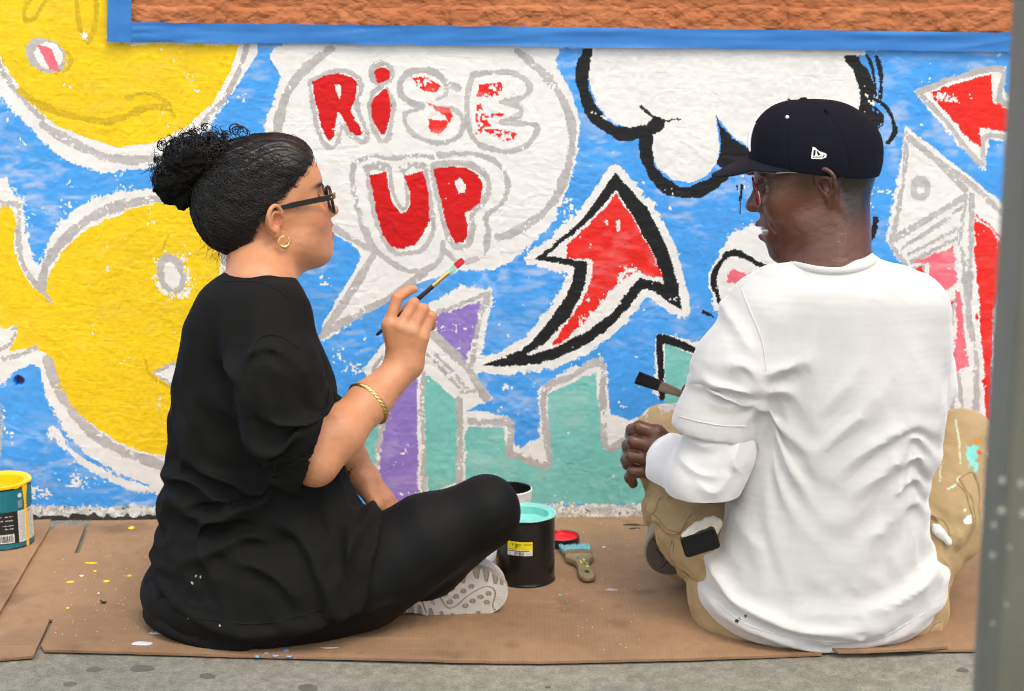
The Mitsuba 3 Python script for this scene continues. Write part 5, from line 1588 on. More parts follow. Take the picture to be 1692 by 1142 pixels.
for d_ in dots:
    light = light.difference(Point(sole_uv(*d_)).buffer(0.0053))
groove = LineString(spline([sole_uv(*q) for q in [(560, 560), (620, 680), (690, 800), (760, 835), (850, 790), (960, 690), (1100, 600), (1230, 548), (1320, 570), (1355, 640), (1330, 740), (1320, 810), (1350, 870)]], 6)).buffer(0.0011)
groove2 = LineString([sole_uv(360, 690), sole_uv(440, 900)]).buffer(0.0013)
light = light.difference(groove).difference(groove2)
lt = to_sole(extr(light, 0.0002, 0.0034))
skin_c = mottle(lt.vertices, (0.62, 0.60, 0.555), 0.25, 0.03, 5)
put("tread", lt, "rubber", SHOE, "raised off-white tread", smooth=False, color=skin_c)
for d_ in dots:
    u_, v_ = sole_uv(*d_)
    put("tread_stud", to_sole(lathe([(0, 0.0035), (0.0012, 0.0035), (0.0018, 0.0025), (0.0032, 0.0028), (0.0042, 0.0022), (0.0044, 0.0)], 20, (u_, v_, 0))), "shoe_tan", SHOE, smooth=30)
for t_ in tri:
    q = spoly(t_, False).intersection(outl.buffer(-0.0008)).buffer(-0.0006)
    if q.area > 1e-6:
        put("tread_lug", to_sole(extr(q, 0.0, 0.0022)), "shoe_tan", SHOE, smooth=False)
bsdf("brown_print", base_color=(0.13, 0.075, 0.06), roughness=0.6)
sq = []
for x, y, rr in [(465, 655, 22), (500, 640, 20), (545, 690, 24), (520, 720, 20), (515, 745, 20), (540, 770, 16)]:
    cx, cy = sole_uv(x, y)
    k = rr / 8.057 / UPX
    sq.append(tube([(cx + k * math.cos(t), cy + k * 0.8 * math.sin(t), 0.0036) for t in np.linspace(0.5, 6.0, 12)], 0.0005, 5))
cx, cy = sole_uv(556, 660)
sq.append(tube([(cx - 0.002, cy - 0.001, 0.0036), (cx + 0.003, cy + 0.002, 0.0036)], [0.0011, 0.0005], 6))
put("tread_print", to_sole(joinm(sq)), "brown_print", SHOE, "small brown script printed on the sole", smooth=True)
rng = np.random.default_rng(2)
gr = []
for i in range(60):
    x, y = rng.uniform(1355, 1500), rng.uniform(660, 850)
    q = Point(sole_uv(x, y))
    if outl.buffer(-0.004).contains(q):
        gr.append(to_sole(trimesh.creation.cylinder(radius=0.0009, height=0.0012, sections=8).apply_translation([q.x, q.y, 0.0037])))
put("tread_pips", joinm(gr), "shoe_white", SHOE, kind="stuff", smooth=False)
iso = trimesh.creation.icosphere(4)
uv_c = np.array(outl.centroid.coords[0])
ub = outl.bounds
sv_ = iso.vertices * [0.97 * (ub[2] - ub[0]) / 2, 0.94 * (ub[3] - ub[1]) / 2, 0.06] + [(ub[0] + ub[2]) / 2, (ub[1] + ub[3]) / 2, -0.012]
sv_[:, 2] = np.minimum(sv_[:, 2], -0.012)
skin("shoe_upper", to_sole(trimesh.Trimesh(sv_, iso.faces, process=False)), (0.55, 0.55, 0.56), "cloth", WOM, "pale fabric upper of the shoe")
sh2 = local(both(union([ellipsoid((0.02, 0, 0.025), (0.085, 0.043, 0.045)), ellipsoid((-0.05, 0, 0.04), (0.07, 0.038, 0.05))], 0.04), halfspace((0, 0, -0.005), (0, 0, -1)), 0.01), P(752, 965, -0.40), frame(28, 30))
skin("shoe", surf(sh2, P(752, 965, -0.40) - 0.16, P(752, 965, -0.40) + 0.16, 0.004), (0.66, 0.67, 0.72), "cloth", WOM, "white shoe showing between leg and can")

# ---------------------------------------------------------------- her hair
HAIR = (0.0085, 0.0078, 0.0075)
Acut, Bcut = halfspace((0.098, 0, 0.080), (0.53, 0, -0.85)), halfspace((-0.030, 0, 0.0), (1, 0, -0.35))
shell = ellipsoid((-0.018, 0, 0.037), (0.101, 0.082, 0.097))
nape = ellipsoid((-0.055, 0, 0.006), (0.055, 0.064, 0.052))
earL, earR = ellipsoid((0.008, 0.080, -0.004), (0.022, 0.03, 0.027)), ellipsoid((0.008, -0.080, -0.004), (0.022, 0.03, 0.027))
hreg = lambda p: smax(smax(smin(Acut(p), Bcut(p), F4(0.02)), -earL(p), F4(0.01)), -earR(p), F4(0.01))
BUNC = P(303, 272, -0.545)
bun_l = (BUNC - HO) @ HW.T


def grooves(p):
    d = p - vec(bun_l)
    a = np.arctan2(d[:, 1], d[:, 2] + 0.35 * d[:, 0]) + 0.25 * np.sin(d[:, 0] * 30)
    ca, sa = np.cos(a), np.sin(a)
    r = np.sqrt((d * d).sum(1))
    return (0.0075 * (meshkit.fbm(np.stack([ca * 7, sa * 7, r * 9], 1), 2, 3) - 0.5) + 0.0022 * (meshkit.noise(np.stack([ca * 26, sa * 26, r * 14], 1), 4) - 0.5)).astype(F4)


front = ellipsoid((0.042, 0, 0.078), (0.055, 0.064, 0.047))
scalp = union([shell, nape, front], [0, 0.03, 0.03])
hsd = both(scalp, hreg, 0.012)
hairf = lambda p: hsd(p) - grooves(p)
m = keep_big(surf(local(hairf, HO, HW), HO - 0.15, HO + 0.16, 0.0021))
HK = skin("hair", m, HAIR, "hair", WOM, "black hair drawn back from the face", 0.3, 0.01)
rh = np.random.default_rng(21)


def on_shell(q):
    """Push local points onto the hair's surface."""
    q = np.array(q, F4)
    f = (lambda p: scalp(p) - grooves(p)) if True else scalp
    for _ in range(4):
        d = f(q)
        g = np.stack([f(q + np.eye(3, dtype=F4)[k] * F4(1e-3)) - d for k in range(3)], 1) / 1e-3
        q = q - (d / np.maximum((g * g).sum(1), 0.3))[:, None] * g
    return q


bl = bun_l * 0.80
starts = []
cand = rh.normal(size=(16000, 3))
cand = on_shell(vec([-0.021, 0, 0.03]) + cand / np.linalg.norm(cand, axis=1, keepdims=True) * 0.09)
hv = hreg(vec(cand))
near_line = cand[(hv > -0.022) & (hv < 0.001) & (cand[:, 2] > -0.085)]
inner_ = cand[(hv <= -0.022) & (cand[:, 2] > -0.085)]
st = np.vstack([near_line[:1500], inner_[:350]])
tt = np.linspace(0, 1, 12)
paths = []
for s in st:
    e = bl + rh.normal(size=3) * 0.010
    base = s[None] * (1 - tt[:, None]) + e[None] * tt[:, None]
    paths.append(base)
pp = np.array(paths)
sag = np.sin(np.pi * tt)[None, :, None] * np.array([0, 0, -0.012]) * rh.uniform(0.2, 1.2, (len(pp), 1, 1))
ph = rh.uniform(0, 6.28, (len(pp), 1))
flat = on_shell((pp + sag).reshape(-1, 3)).reshape(pp.shape)
wgt = np.clip((1 - tt) * 6, 0, 1)[None, :, None]
flat = flat * wgt + pp * (1 - wgt)
nrm = flat - np.array([-0.02, 0, 0.02])
nrm /= np.linalg.norm(nrm, axis=2, keepdims=True)
flat = flat + nrm * (0.0006 + 0.0018 * rh.random((len(pp), 1, 1)) + 0.0006 * np.sin(tt[None, :] * rh.uniform(3, 9, (len(pp), 1)) + ph)[..., None])
wob = np.cross(nrm, np.array([0.6, 0, 0.6]))
flat = flat + wob * (0.0030 * np.sin(tt[None, :] * rh.uniform(2, 7, (len(pp), 1)) + ph))[..., None]
ms = [tube(hl(q), 0.00042 * np.array([0.4] + [1] * 10 + [0.7]), 3, False) for q in flat]
# wisps that stand off at nape and forehead
for i in range(170):
    s = near_line[rh.integers(len(near_line))]
    low = i < 90
    if low:
        s = np.array([-0.085, rh.uniform(-0.05, 0.05), -0.055]) + rh.normal(size=3) * [0.02, 0, 0.018]
        s = on_shell(s[None])[0]
        d = np.array([-0.4, -0.15, -0.9]) + rh.normal(size=3) * 0.35
    else:
        d = np.array([-0.55, 0, 0.75]) + rh.normal(size=3) * 0.45
    d /= np.linalg.norm(d)
    ln = rh.uniform(0.012, 0.034)
    t5 = np.linspace(0, 1, 6)[:, None]
    n0 = (s - np.array([-0.02, 0, 0.02]))
    n0 /= np.linalg.norm(n0)
    q = s + d * ln * t5 + n0 * ln * 0.45 * (t5 - t5**2 * 0.7) + rh.normal(size=3) * 0.006 * np.sin(t5 * 3)
    ms.append(tube(hl(q), np.linspace(0.0003, 0.00012, 6), 3, False))
m = joinm(ms)
skin("strands", m, HAIR, "hair", HK, None, 0.12, 0.05)
# the bun: a dense core, a hanging lobe, and loose curls
bx, bz = P(1, 0, -0.545) - P(0, 0, -0.545), P(0, 0, -0.545) - P(0, 1, -0.545)


def bp(px, py, dy=0.0): return P(px, py, -0.545 + dy)


bun = union([ellipsoid(bp(312, 268), (0.040, 0.042, 0.038)), ellipsoid(bp(288, 298), (0.031, 0.034, 0.036)), ellipsoid(bp(300, 325), (0.014, 0.018, 0.026)), ellipsoid(bp(345, 262), (0.035, 0.032, 0.030))], 0.02)
bun = with_folds(bun, crinkle(0.018, 0.016, 51), crinkle(0.007, 0.006, 52))
BK = skin("bun", keep_big(surf(bun, bp(300, 280) - 0.11, bp(300, 280) + 0.11, 0.0022)), (0.004, 0.0038, 0.0036), "cloth_black", WOM, "curly hair gathered into a loose bun", 0.3, 0.01)
ms = []
for i in range(640):
    a = rh.normal(size=3)
    a /= np.linalg.norm(a)
    a[1] = -abs(a[1]) if rh.random() < 0.7 else a[1]
    c0 = [bp(312, 262), bp(288, 292), bp(345, 252)][rh.integers(3)]
    p0 = c0 + a * [0.034, 0.034, 0.030] * rh.uniform(0.75, 1.02)
    t1 = np.cross(a, rh.normal(size=3))
    t1 /= np.linalg.norm(t1)
    t2 = np.cross(a, t1)
    up = a[2] > 0.2
    R0, turns, adv = rh.uniform(0.003, 0.0075), rh.uniform(0.7, 2.0), rh.uniform(0.004, 0.020) * (1.6 if up else 0.8)
    tq = np.linspace(0, 1, 18)
    an = tq * turns * 2 * np.pi
    q = p0 + (R0 * (np.cos(an) - 1))[:, None] * t1 + (R0 * np.sin(an))[:, None] * t2 + (adv * tq)[:, None] * (a * 0.5 + t1 * rh.uniform(-1, 1) + np.array([0, 0, 0.25]))
    ms.append(tube(q, 0.0009 * np.linspace(1, 0.45, 18), 4, False))
for px, py, r0, n_, a0 in [(268, 240, 9, 1.3, 2.0), (320, 218, 9, 1.2, 0.5), (335, 212, 6, 1.0, 1.0), (385, 216, 12, 1.0, 0.2), (400, 220, 14, 0.8, 0.0), (372, 224, 9, 1.1, 0.8), (350, 226, 9, 1.2, 1.6), (292, 232, 10, 1.4, 2.4), (262, 262, 6, 1.2, 2.6), (258, 300, 7, 1.0, 3.0), (306, 228, 8, 1.5, 1.0), (345, 236, 10, 1.3, 0.3), (365, 238, 9, 1.1, 2.0), (275, 252, 8, 1.3, 3.0)]:
    for k in range(5):
        tq = np.linspace(0, 1, 22)
        an = a0 + tq * n_ * 2 * np.pi + rh.uniform(-0.3, 0.3)
        rr = r0 * (1 - rh.uniform(0.1, 0.75) * tq) * rh.uniform(0.45, 1.15)
        px, py = px + rh.uniform(-3, 3), py + rh.uniform(-3, 3)
        dy = rh.uniform(-0.02, 0.015)
        q = np.array([bp(px + rr[j] * math.cos(an[j]) + rh.uniform(-0.3, 0.3), py - rr[j] * math.sin(an[j]), dy + 0.010 * tq[j]) for j in range(22)])
        ms.append(tube(q, 0.0008 * np.linspace(1.1, 0.5, 22), 4, False))
skin("curls", joinm(ms), HAIR, "hair", BK, None, 0.15, 0.03)

# ---------------------------------------------------------------- her glasses and jewellery
GL = put("glasses", tube([hl((0.106, y, 0.014 + 0.004 * math.cos(y * 80))) for y in np.linspace(-0.011, 0.011, 9)], 0.0022, 8), "black_plastic", WOM, "thick black-framed glasses", smooth=True)
scene["lens_glass"] = {"type": "thindielectric"}
for s in (-1, 1):
    o = [(s * (0.0335 + 0.0265 * np.sign(math.cos(t)) * abs(math.cos(t)) ** 0.75), 0.007 + (0.021 if math.sin(t) > 0 else 0.0225) * np.sign(math.sin(t)) * abs(math.sin(t)) ** 0.8) for t in np.linspace(0, 2 * np.pi, 40, endpoint=False)]
    wrapx = lambda y: 0.107 - 3.2 * max(abs(y) - 0.02, 0) ** 2
    rim = np.array([hl((wrapx(y), y, z)) for y, z in o] + [hl((wrapx(y), y, z)) for y, z in o[:2]])
    put("rim", tube(rim, 0.0026, 8, False), "black_plastic", GL, smooth=True)
    pl = Polygon(o)
    lens = extr(pl, 0, 0.0005)
    v = lens.vertices
    v2 = np.array([hl((wrapx(a) - 0.0005 + c_, a, b)) for a, b, c_ in v])
    top = np.abs(trimesh.Trimesh(v, lens.faces, process=False).face_normals[:, 2] - 1) < 1e-3
    put("lens", trimesh.Trimesh(v2, lens.faces[top], process=False), "lens_glass", GL, smooth=True)
    tp = [hl((0.1055, s * 0.0605, 0.0165)), hl((0.098, s * 0.0700, 0.0168)), hl((0.06, s * 0.0735, 0.0185)), hl((0.02, s * 0.0765, 0.0195)), hl((-0.004, s * 0.0785, 0.0190)), hl((-0.03, s * 0.0775, 0.006))]
    tp = spline(tp, 4)
    vv = []
    for j, q in enumerate(tp):
        hgt = 0.0042 if j < len(tp) * 0.55 else 0.0034
        for a, b in ((-1, -1), (1, -1), (1, 1), (-1, 1)):
            vv.append(q + HW[1] * a * 0.0016 + HW[2] * b * hgt)
    F = []
    for j in range(len(tp) - 1):
        for k in range(4):
            a, b = j * 4 + k, j * 4 + (k + 1) % 4
            F += [[a, b, b + 4], [a, b + 4, a + 4]]
    F += [[0, 2, 1], [0, 3, 2], [len(vv) - 4, len(vv) - 3, len(vv) - 2], [len(vv) - 4, len(vv) - 2, len(vv) - 1]]
    put("temple", trimesh.Trimesh(np.array(vv), F, process=False), "black_plastic", GL, smooth=30)
    put("rivet", trimesh.creation.icosphere(2, 0.0014).apply_translation(hl((0.099, s * 0.0716, 0.0168))), "gold", GL, smooth=True)
    put("end_piece", boxm([-0.0016, -0.0016, -0.005], [0.0016, 0.0016, 0.005]).apply_translation(hl((0.1075, s * 0.0605, 0.0165))), "tortoise", GL, smooth=False)
bsdf("tortoise", base_color=(0.30, 0.13, 0.02), roughness=0.2, specular=0.5)
ec = hl((0.004, -0.083, -0.0355))
pts = [ec + HW[0] * 0.0085 * math.cos(t) + HW[2] * 0.0085 * math.sin(t) for t in np.linspace(math.radians(75), math.radians(75 + 320), 30)]
put("earring", tube(pts, 0.0012 + 0.0019 * np.sin(np.linspace(0, np.pi, 30)), 10), "gold", WOM, "gold hoop earring", smooth=True)


def bracelet(c, ax, r, n=15):
    ax = ax / np.linalg.norm(ax)
    u = np.cross(ax, [0.1, 0.2, 0.95])
    u /= np.linalg.norm(u)
    v = np.cross(ax, u)
    ms = []
    for i in range(2):
        t = np.linspace(0, 2 * np.pi, 150)
        w = t * n + i * np.pi
        q = c + ((r + 0.0010 * np.cos(w))[:, None] * (np.cos(t)[:, None] * u + np.sin(t)[:, None] * v)) + (0.0024 * np.sin(w))[:, None] * ax
        ms.append(tube(q, 0.0024, 7, False))
    return joinm(ms)


b_ = P(609, 667, -0.58)
put("bracelet", bracelet(b_, WR - EL + np.array([0.0, 0, -0.02]), 0.0385), "gold", WOM, "twisted gold bracelet on the raised arm", smooth=True)
put("bracelet", bracelet(P(583, 765, -0.40), lw - P(575, 752, -0.40) + np.array([0.015, 0, 0.02]), 0.029), "gold", WOM, "twisted gold bracelet on the lowered arm", smooth=True)

# her brush
WB = thing("artist_brush", "thin black artist's brush with a red tip held up in the woman's hand", "paint brush")
q0, q1 = P(622, 554, y0 + 0.030), P(766, 429, y0 + 0.040)
at_ = lambda t: q0 + (q1 - q0) * t
put("handle", tube([at_(0), at_(0.01), at_(0.05), at_(0.25), at_(0.5), at_(0.655), at_(0.66)], [0.0015, 0.0024, 0.0029, 0.0034, 0.0040, 0.0036, 0.003], 14), "black_plastic", WB, smooth=40)
put("ferrule", tube([at_(0.652), at_(0.66), at_(0.74), at_(0.83), at_(0.835)], [0.0037, 0.0039, 0.0036, 0.0038, 0.003], 14), "gold", WB, "gold metal ferrule", smooth=40)
ms1, ms2 = [], []
dv = (q1 - q0) / np.linalg.norm(q1 - q0)
sd = np.cross(dv, [0, 1, 0])
sd /= np.linalg.norm(sd)
for i in range(160):
    a = rh.normal(size=2) * [0.0020, 0.0011]
    a[0] = np.clip(a[0], -0.0038, 0.0038)
    base = at_(0.825) + sd * a[0] + np.cross(dv, sd) * a[1]
    mid = at_(0.915) + sd * a[0] * 1.25 + np.cross(dv, sd) * a[1]
    end = at_(0.985 + 0.012 * rh.random()) + sd * a[0] * 1.2 + np.cross(dv, sd) * a[1] * 0.7
    ms1.append(tube([base, mid], [0.0006, 0.0006], 4))
    ms2.append(tube([mid - dv * 0.001, (mid + end) / 2, end], [0.0008, 0.0009, 0.0004], 4))
m = joinm(ms1)
put("bristles", m, "paint", WB, "pale teal lower bristles", color=mottle(m.vertices, rgb(176, 214, 196), 0.2, 0.004, 1))
m = joinm(ms2)
put("paint_tip", m, "gloss_paint", WB, "bristle tip loaded with red paint", color=mottle(m.vertices, rgb(214, 42, 60), 0.25, 0.004, 2))

# ---------------------------------------------------------------- the man in white
MAN = thing("person", "person in white t-shirt, khaki trousers and dark cap, sitting with back turned", "person")
SKIN_M = rgb(90, 53, 37)
KHAKI = rgb(166, 144, 108)
TEE_W = (0.56, 0.56, 0.555)
MH = frame(173, -13, 0)
MO = P(1356, 309, -0.60) - MH[1] * 0.079
ml = lambda a: MO + np.asarray(a, float) @ MH
mhead = person_head(MO, MH, True, 1.7)
mneck = union([cone(ml((-0.022, 0, -0.015)), P(1376, 465, -0.572), 0.057, 0.064), cone(ml((0.010, 0, -0.074)), P(1345, 468, -0.545), 0.036, 0.040), cone(P(1385, 480, -0.57), P(1300, 510, -0.565), 0.04, 0.035), cone(P(1385, 480, -0.57), P(1480, 515, -0.565), 0.04, 0.035), cone(ml((-0.01, 0.052, -0.045)), P(1340, 445, -0.59), 0.016, 0.012), cone(ml((-0.035, 0.040, -0.05)), P(1372, 445, -0.605), 0.018, 0.013)], [0, 0.03, 0.03, 0.03, 0.022, 0.02])
y1 = -0.455
mw = P(1100, 752, -0.435)
mmc = [P(1086, 716, y1 + 0.006), P(1080, 737, y1), P(1077, 758, y1), P(1076, 779, y1 + 0.006)]
mfg = [[P(1056, 706, y1 + 0.012), P(1044, 710, y1 + 0.034), P(1040, 719, y1 + 0.046)],
       [P(1047, 730, y1 + 0.008), P(1037, 736, y1 + 0.034), P(1035, 745, y1 + 0.048)],
       [P(1044, 754, y1 + 0.008), P(1035, 760, y1 + 0.034), P(1036, 769, y1 + 0.046)],
       [P(1047, 779, y1 + 0.010), P(1041, 789, y1 + 0.030), P(1046, 799, y1 + 0.042)]]
mth = [P(1092, 740, y1 + 0.03), P(1086, 722, y1 + 0.05), P(1074, 712, y1 + 0.07), P(1062, 712, y1 + 0.085)]
mhand = hand_sdf(mw, mmc, mfg, mth, 1.2)
larm_m = union([chain([P(1262, 540, -0.575), P(1172, 785, -0.61), mw], [0.05, 0.042, 0.029], 0.02), mhand], [0, 0.018])
rw = P(1232, 678, -0.37)
rhand_m = hand_sdf(rw, [rw + [-0.075, 0.012, 0.030], rw + [-0.080, 0.012, 0.010], rw + [-0.078, 0.012, -0.010], rw + [-0.072, 0.012, -0.028]],
                   [[rw + [-0.10, 0.035, 0.028], rw + [-0.088, 0.055, 0.02]], [rw + [-0.105, 0.035, 0.008], rw + [-0.092, 0.055, 0.004]], [rw + [-0.10, 0.035, -0.012], rw + [-0.088, 0.053, -0.012]], [rw + [-0.094, 0.033, -0.03], rw + [-0.082, 0.05, -0.028]]], [rw + [-0.025, 0.03, 0.03], rw + [-0.06, 0.055, 0.035], rw + [-0.085, 0.06, 0.028]], 1.0)
rarm_m = union([chain([P(1490, 550, -0.54), P(1490, 760, -0.36), rw], [0.038, 0.043, 0.03], 0.02), rhand_m], [0, 0.018])
mcore = union([ellipsoid(P(1390, 700, -0.575), (0.115, 0.075, 0.23)), cone(P(1390, 720, -0.575), P(1370, 960, -0.56), 0.075, 0.075), cone(P(1275, 540, -0.57), P(1490, 540, -0.56), 0.045, 0.04)], 0.05)
mlegs = union([cone(P(1300, 980, -0.56), P(1105, 730, -0.37), 0.055, 0.035), cone(P(1460, 980, -0.56), P(1588, 745, -0.37), 0.055, 0.035), cone(P(1370, 965, -0.56), P(1370, 985, -0.56), 0.07, 0.07)], 0.05)
mbody = union([union([mhead, mneck], [0, 0.022]), larm_m, rarm_m, mcore, mlegs], [0, 0.03, 0.03, 0.06, 0.04])
m = keep_big(surf(mbody, (0.12, -0.80, 0.005), (0.80, -0.24, 0.98), 0.0027))
GO = [f_[2] for f_ in mfg]


def mtint(v, c):
    q = (v - MO) @ MH.T
    r = np.linalg.norm(q, axis=1)
    hd = r < 0.19
    def near(p, s): return np.exp(-(((q - p) / s) ** 2).sum(1))
    lips = np.maximum.reduce([near((0.100, y, z), (0.012, 0.012, 0.0060)) for y in (-0.012, 0.0, 0.012) for z in (-0.0510, -0.0700)])
    lips = np.clip(lips * 1.6, 0, 1) * hd
    n = meshkit.fbm(v / 0.0035, 2, 7)
    stub = np.clip(np.maximum.reduce([near((0.100, 0, -0.0420), (0.016, 0.026, 0.0060)), near((0.088, 0, -0.098), (0.024, 0.028, 0.020)), 0.35 * near((0.07, 0.035, -0.075), (0.025, 0.022, 0.02))]) * 1.5, 0, 1) * hd
    back = np.clip((-0.012 - q[:, 0] + 0.12 * q[:, 2]) / 0.022, 0, 1) * np.clip((q[:, 2] + 0.088) / 0.045, 0, 1) * hd
    side = np.clip(near((0.020, 0.07, 0.020), (0.018, 0.03, 0.026)) * 1.2, 0, 1) * hd
    hair = np.clip(np.maximum(back, 0.7 * side), 0, 1)
    brow = np.clip(np.maximum(near((0.090, 0.034, 0.034), (0.016, 0.019, 0.005)), near((0.090, -0.034, 0.034), (0.016, 0.019, 0.005))) * 1.8, 0, 1) * hd
    mouth = (near((0.092, 0, -0.060), (0.017, 0.021, 0.005)) > 0.5) * hd
    warm = np.exp(-((np.linalg.norm(q - [0.05, 0.06, -0.01], axis=1)) / 0.05) ** 2) * hd
    c = c * (1 + 0.15 * warm[:, None] * np.array([1, 0.75, 0.5]))
    c = c * (1 - (hair * (0.88 + 0.12 * n))[:, None] * np.array([0.93, 0.9, 0.86]))
    c = c * (1 - np.clip(0.85 * stub * (0.5 + 0.8 * n), 0, 0.9)[:, None])
    c = c * (1 - 0.6 * lips[:, None]) + 0.6 * lips[:, None] * np.array([0.16, 0.055, 0.045])
    c = c * (1 - 0.8 * brow[:, None])
    c[mouth] = [0.03, 0.008, 0.007]
    hnd = np.linalg.norm(v - mmc[1], axis=1) < 0.11
    sp = meshkit.noise(v / 0.0022, 61)
    c[hnd & (sp > 0.955)] = [0.4, 0.4, 0.38]
    nail = np.minimum(np.linalg.norm(v - (GO[0] + [-0.004, -0.005, 0.004]), axis=1), np.linalg.norm(v - (GO[1] + [-0.004, -0.006, 0.004]), axis=1)) < 0.0085
    c[nail & (sp > 0.25)] = [0.22, 0.21, 0.21]
    return c


skin("body", m, SKIN_M, "skin_dark", MAN, None, 0.10, 0.03, mtint)
bsdf("skin_dark", base_color=VC, roughness=0.31, specular=0.6, bump=(mikit.proc(pores, eps=4e-4), 1.0))
put("teeth", surf(local(both(ellipsoid((0.0885, 0, -0.058), (0.0190, 0.0280, 0.0090)), halfspace((0, 0, -0.0580), (0, 0, 1)), 0.002), MO, MH), MO - 0.13, MO + 0.13, 0.0015), "tooth", MAN, smooth=True)
for s in (-1, 1):
    v = trimesh.creation.icosphere(3, 0.0118)
    v.apply_translation((0.0738, s * 0.031, 0.0128))
    dark = ((v.vertices - (0.0855, s * 0.031, 0.0128)) ** 2).sum(1) < 0.0052**2
    put("eye", trimesh.Trimesh(ml(v.vertices), v.faces, process=False), "gloss_paint", MAN, color=np.where(dark[:, None], [[0.015, 0.008, 0.006]], [[0.45, 0.40, 0.36]]))

# white t-shirt over a white thermal sleeve
rows = []
for py, xl, xr, yc, b in [(428, 1338, 1428, -0.572, 0.045), (437, 1328, 1440, -0.572, 0.058), (448, 1316, 1450, -0.572, 0.070), (458, 1285, 1480, -0.572, 0.088), (475, 1245, 1520, -0.57, 0.102), (500, 1222, 1534, -0.568, 0.112), (540, 1216, 1551, -0.565, 0.122), (590, 1222, 1560, -0.565, 0.130), (640, 1232, 1559, -0.565, 0.134), (700, 1232, 1552, -0.565, 0.136), (760, 1218, 1537, -0.565, 0.137), (820, 1200, 1533, -0.567, 0.138), (880, 1184, 1541, -0.567, 0.140), (930, 1172, 1571, -0.567, 0.143), (975, 1166, 1580, -0.567, 0.150), (1010, 1172, 1576, -0.567, 0.152), (1038, 1188, 1556, -0.567, 0.143), (1056, 1225, 1520, -0.567, 0.128), (1066, 1280, 1465, -0.567, 0.108)]:
    ys = yc - 0.8 * b * np.clip((py - 860) / 150, 0, 1)
    L_, R_ = P(xl, py, ys), P(xr, py, ys)
    rows.append((L_[2], (L_[0] + R_[0]) / 2, yc, (R_[0] - L_[0]) / 2, b))
mtorso = loft(rows, 2.35)
sl = chain([P(1270, 520, -0.585), P(1222, 600, -0.605), P(1180, 705, -0.61), P(1170, 760, -0.61)], [0.077, 0.0715, 0.0625, 0.060], 0.03)
hemn = np.array([-0.13, 0.06, -1.0])
sl = both(sl, halfspace(P(1176, 711, -0.61), hemn), 0.004)
sl = cut(sl, chain([P(1195, 660, -0.605), P(1172, 760, -0.61)], [0.056, 0.0605]), 0.003)
rs_ = both(chain([P(1496, 522, -0.56), P(1506, 600, -0.52), P(1496, 700, -0.42)], [0.072, 0.068, 0.063], 0.03), halfspace(P(1515, 700, -0.42), (0, 0.4, -1)), 0.005)
mtee = union([mtorso, chain([P(1388, 478, -0.57), P(1275, 505, -0.575)], [0.055, 0.062]), chain([P(1388, 478, -0.57), P(1500, 505, -0.565)], [0.055, 0.062]), sl, rs_], [0, 0.04, 0.04, 0.024, 0.03])


def zc(*p): return [(1120 + x / 1.655, 420 + y / 1.655) for x, y in p]


fm = folds([(zc((560, 240), (480, 310), (400, 390), (340, 470)), 0.016, 0.0055), (zc((600, 300), (500, 390), (400, 480), (310, 600)), 0.018, 0.006), (zc((690, 430), (600, 440), (500, 500), (420, 570)), 0.016, 0.0055), (zc((690, 500), (610, 520), (520, 580), (440, 650)), 0.014, 0.005), (zc((685, 560), (620, 600), (560, 650)), 0.011, 0.005), (zc((690, 620), (630, 640), (560, 700), (480, 780)), 0.014, 0.005), (zc((690, 470), (655, 470), (620, 490)), 0.007, 0.006), (zc((690, 525), (660, 530), (625, 548)), 0.007, 0.006), (zc((690, 590), (655, 592), (620, 610)), 0.007, 0.006), (zc((690, 650), (660, 655), (625, 672)), 0.007, 0.005),
            (zc((240, 325), (270, 300), (330, 270), (400, 250)), 0.012, 0.006), (zc((236, 335), (235, 390), (215, 440), (190, 480)), 0.008, 0.008), (zc((235, 340), (280, 350), (340, 340)), 0.010, 0.004), (zc((225, 270), (200, 220), (165, 160), (130, 115)), 0.007, 0.0035), (zc((230, 330), (180, 340), (120, 330), (70, 300)), 0.010, 0.005), (zc((220, 370), (160, 385), (90, 370)), 0.010, 0.005), (zc((200, 410), (140, 425), (80, 415)), 0.009, 0.0045), (zc((228, 290), (190, 270), (150, 270)), 0.009, 0.004),
            (zc((80, 870), (160, 910), (300, 960), (450, 970), (600, 930), (740, 860)), 0.011, 0.0035), (zc((95, 930), (200, 990), (330, 1030), (480, 1030), (640, 980)), 0.010, 0.003), (zc((300, 1000), (420, 1005), (560, 975), (700, 900)), 0.009, 0.004), (zc((740, 800), (700, 850), (620, 890), (500, 920)), 0.013, 0.005), (zc((80, 780), (110, 850), (180, 940)), 0.012, 0.0045), (zc((150, 560), (125, 660), (105, 760)), 0.016, 0.004), (zc((130, 700), (180, 740), (260, 800)), 0.014, 0.003), (zc((720, 750), (740, 820), (735, 880)), 0.012, 0.006), (zc((430, 130), (400, 220), (360, 320)), 0.022, 0.003), (zc((560, 120), (590, 180), (600, 260)), 0.018, 0.003)], -0.70, -0.50)
mtee0 = mtee
mtee = with_folds(mtee, fm)


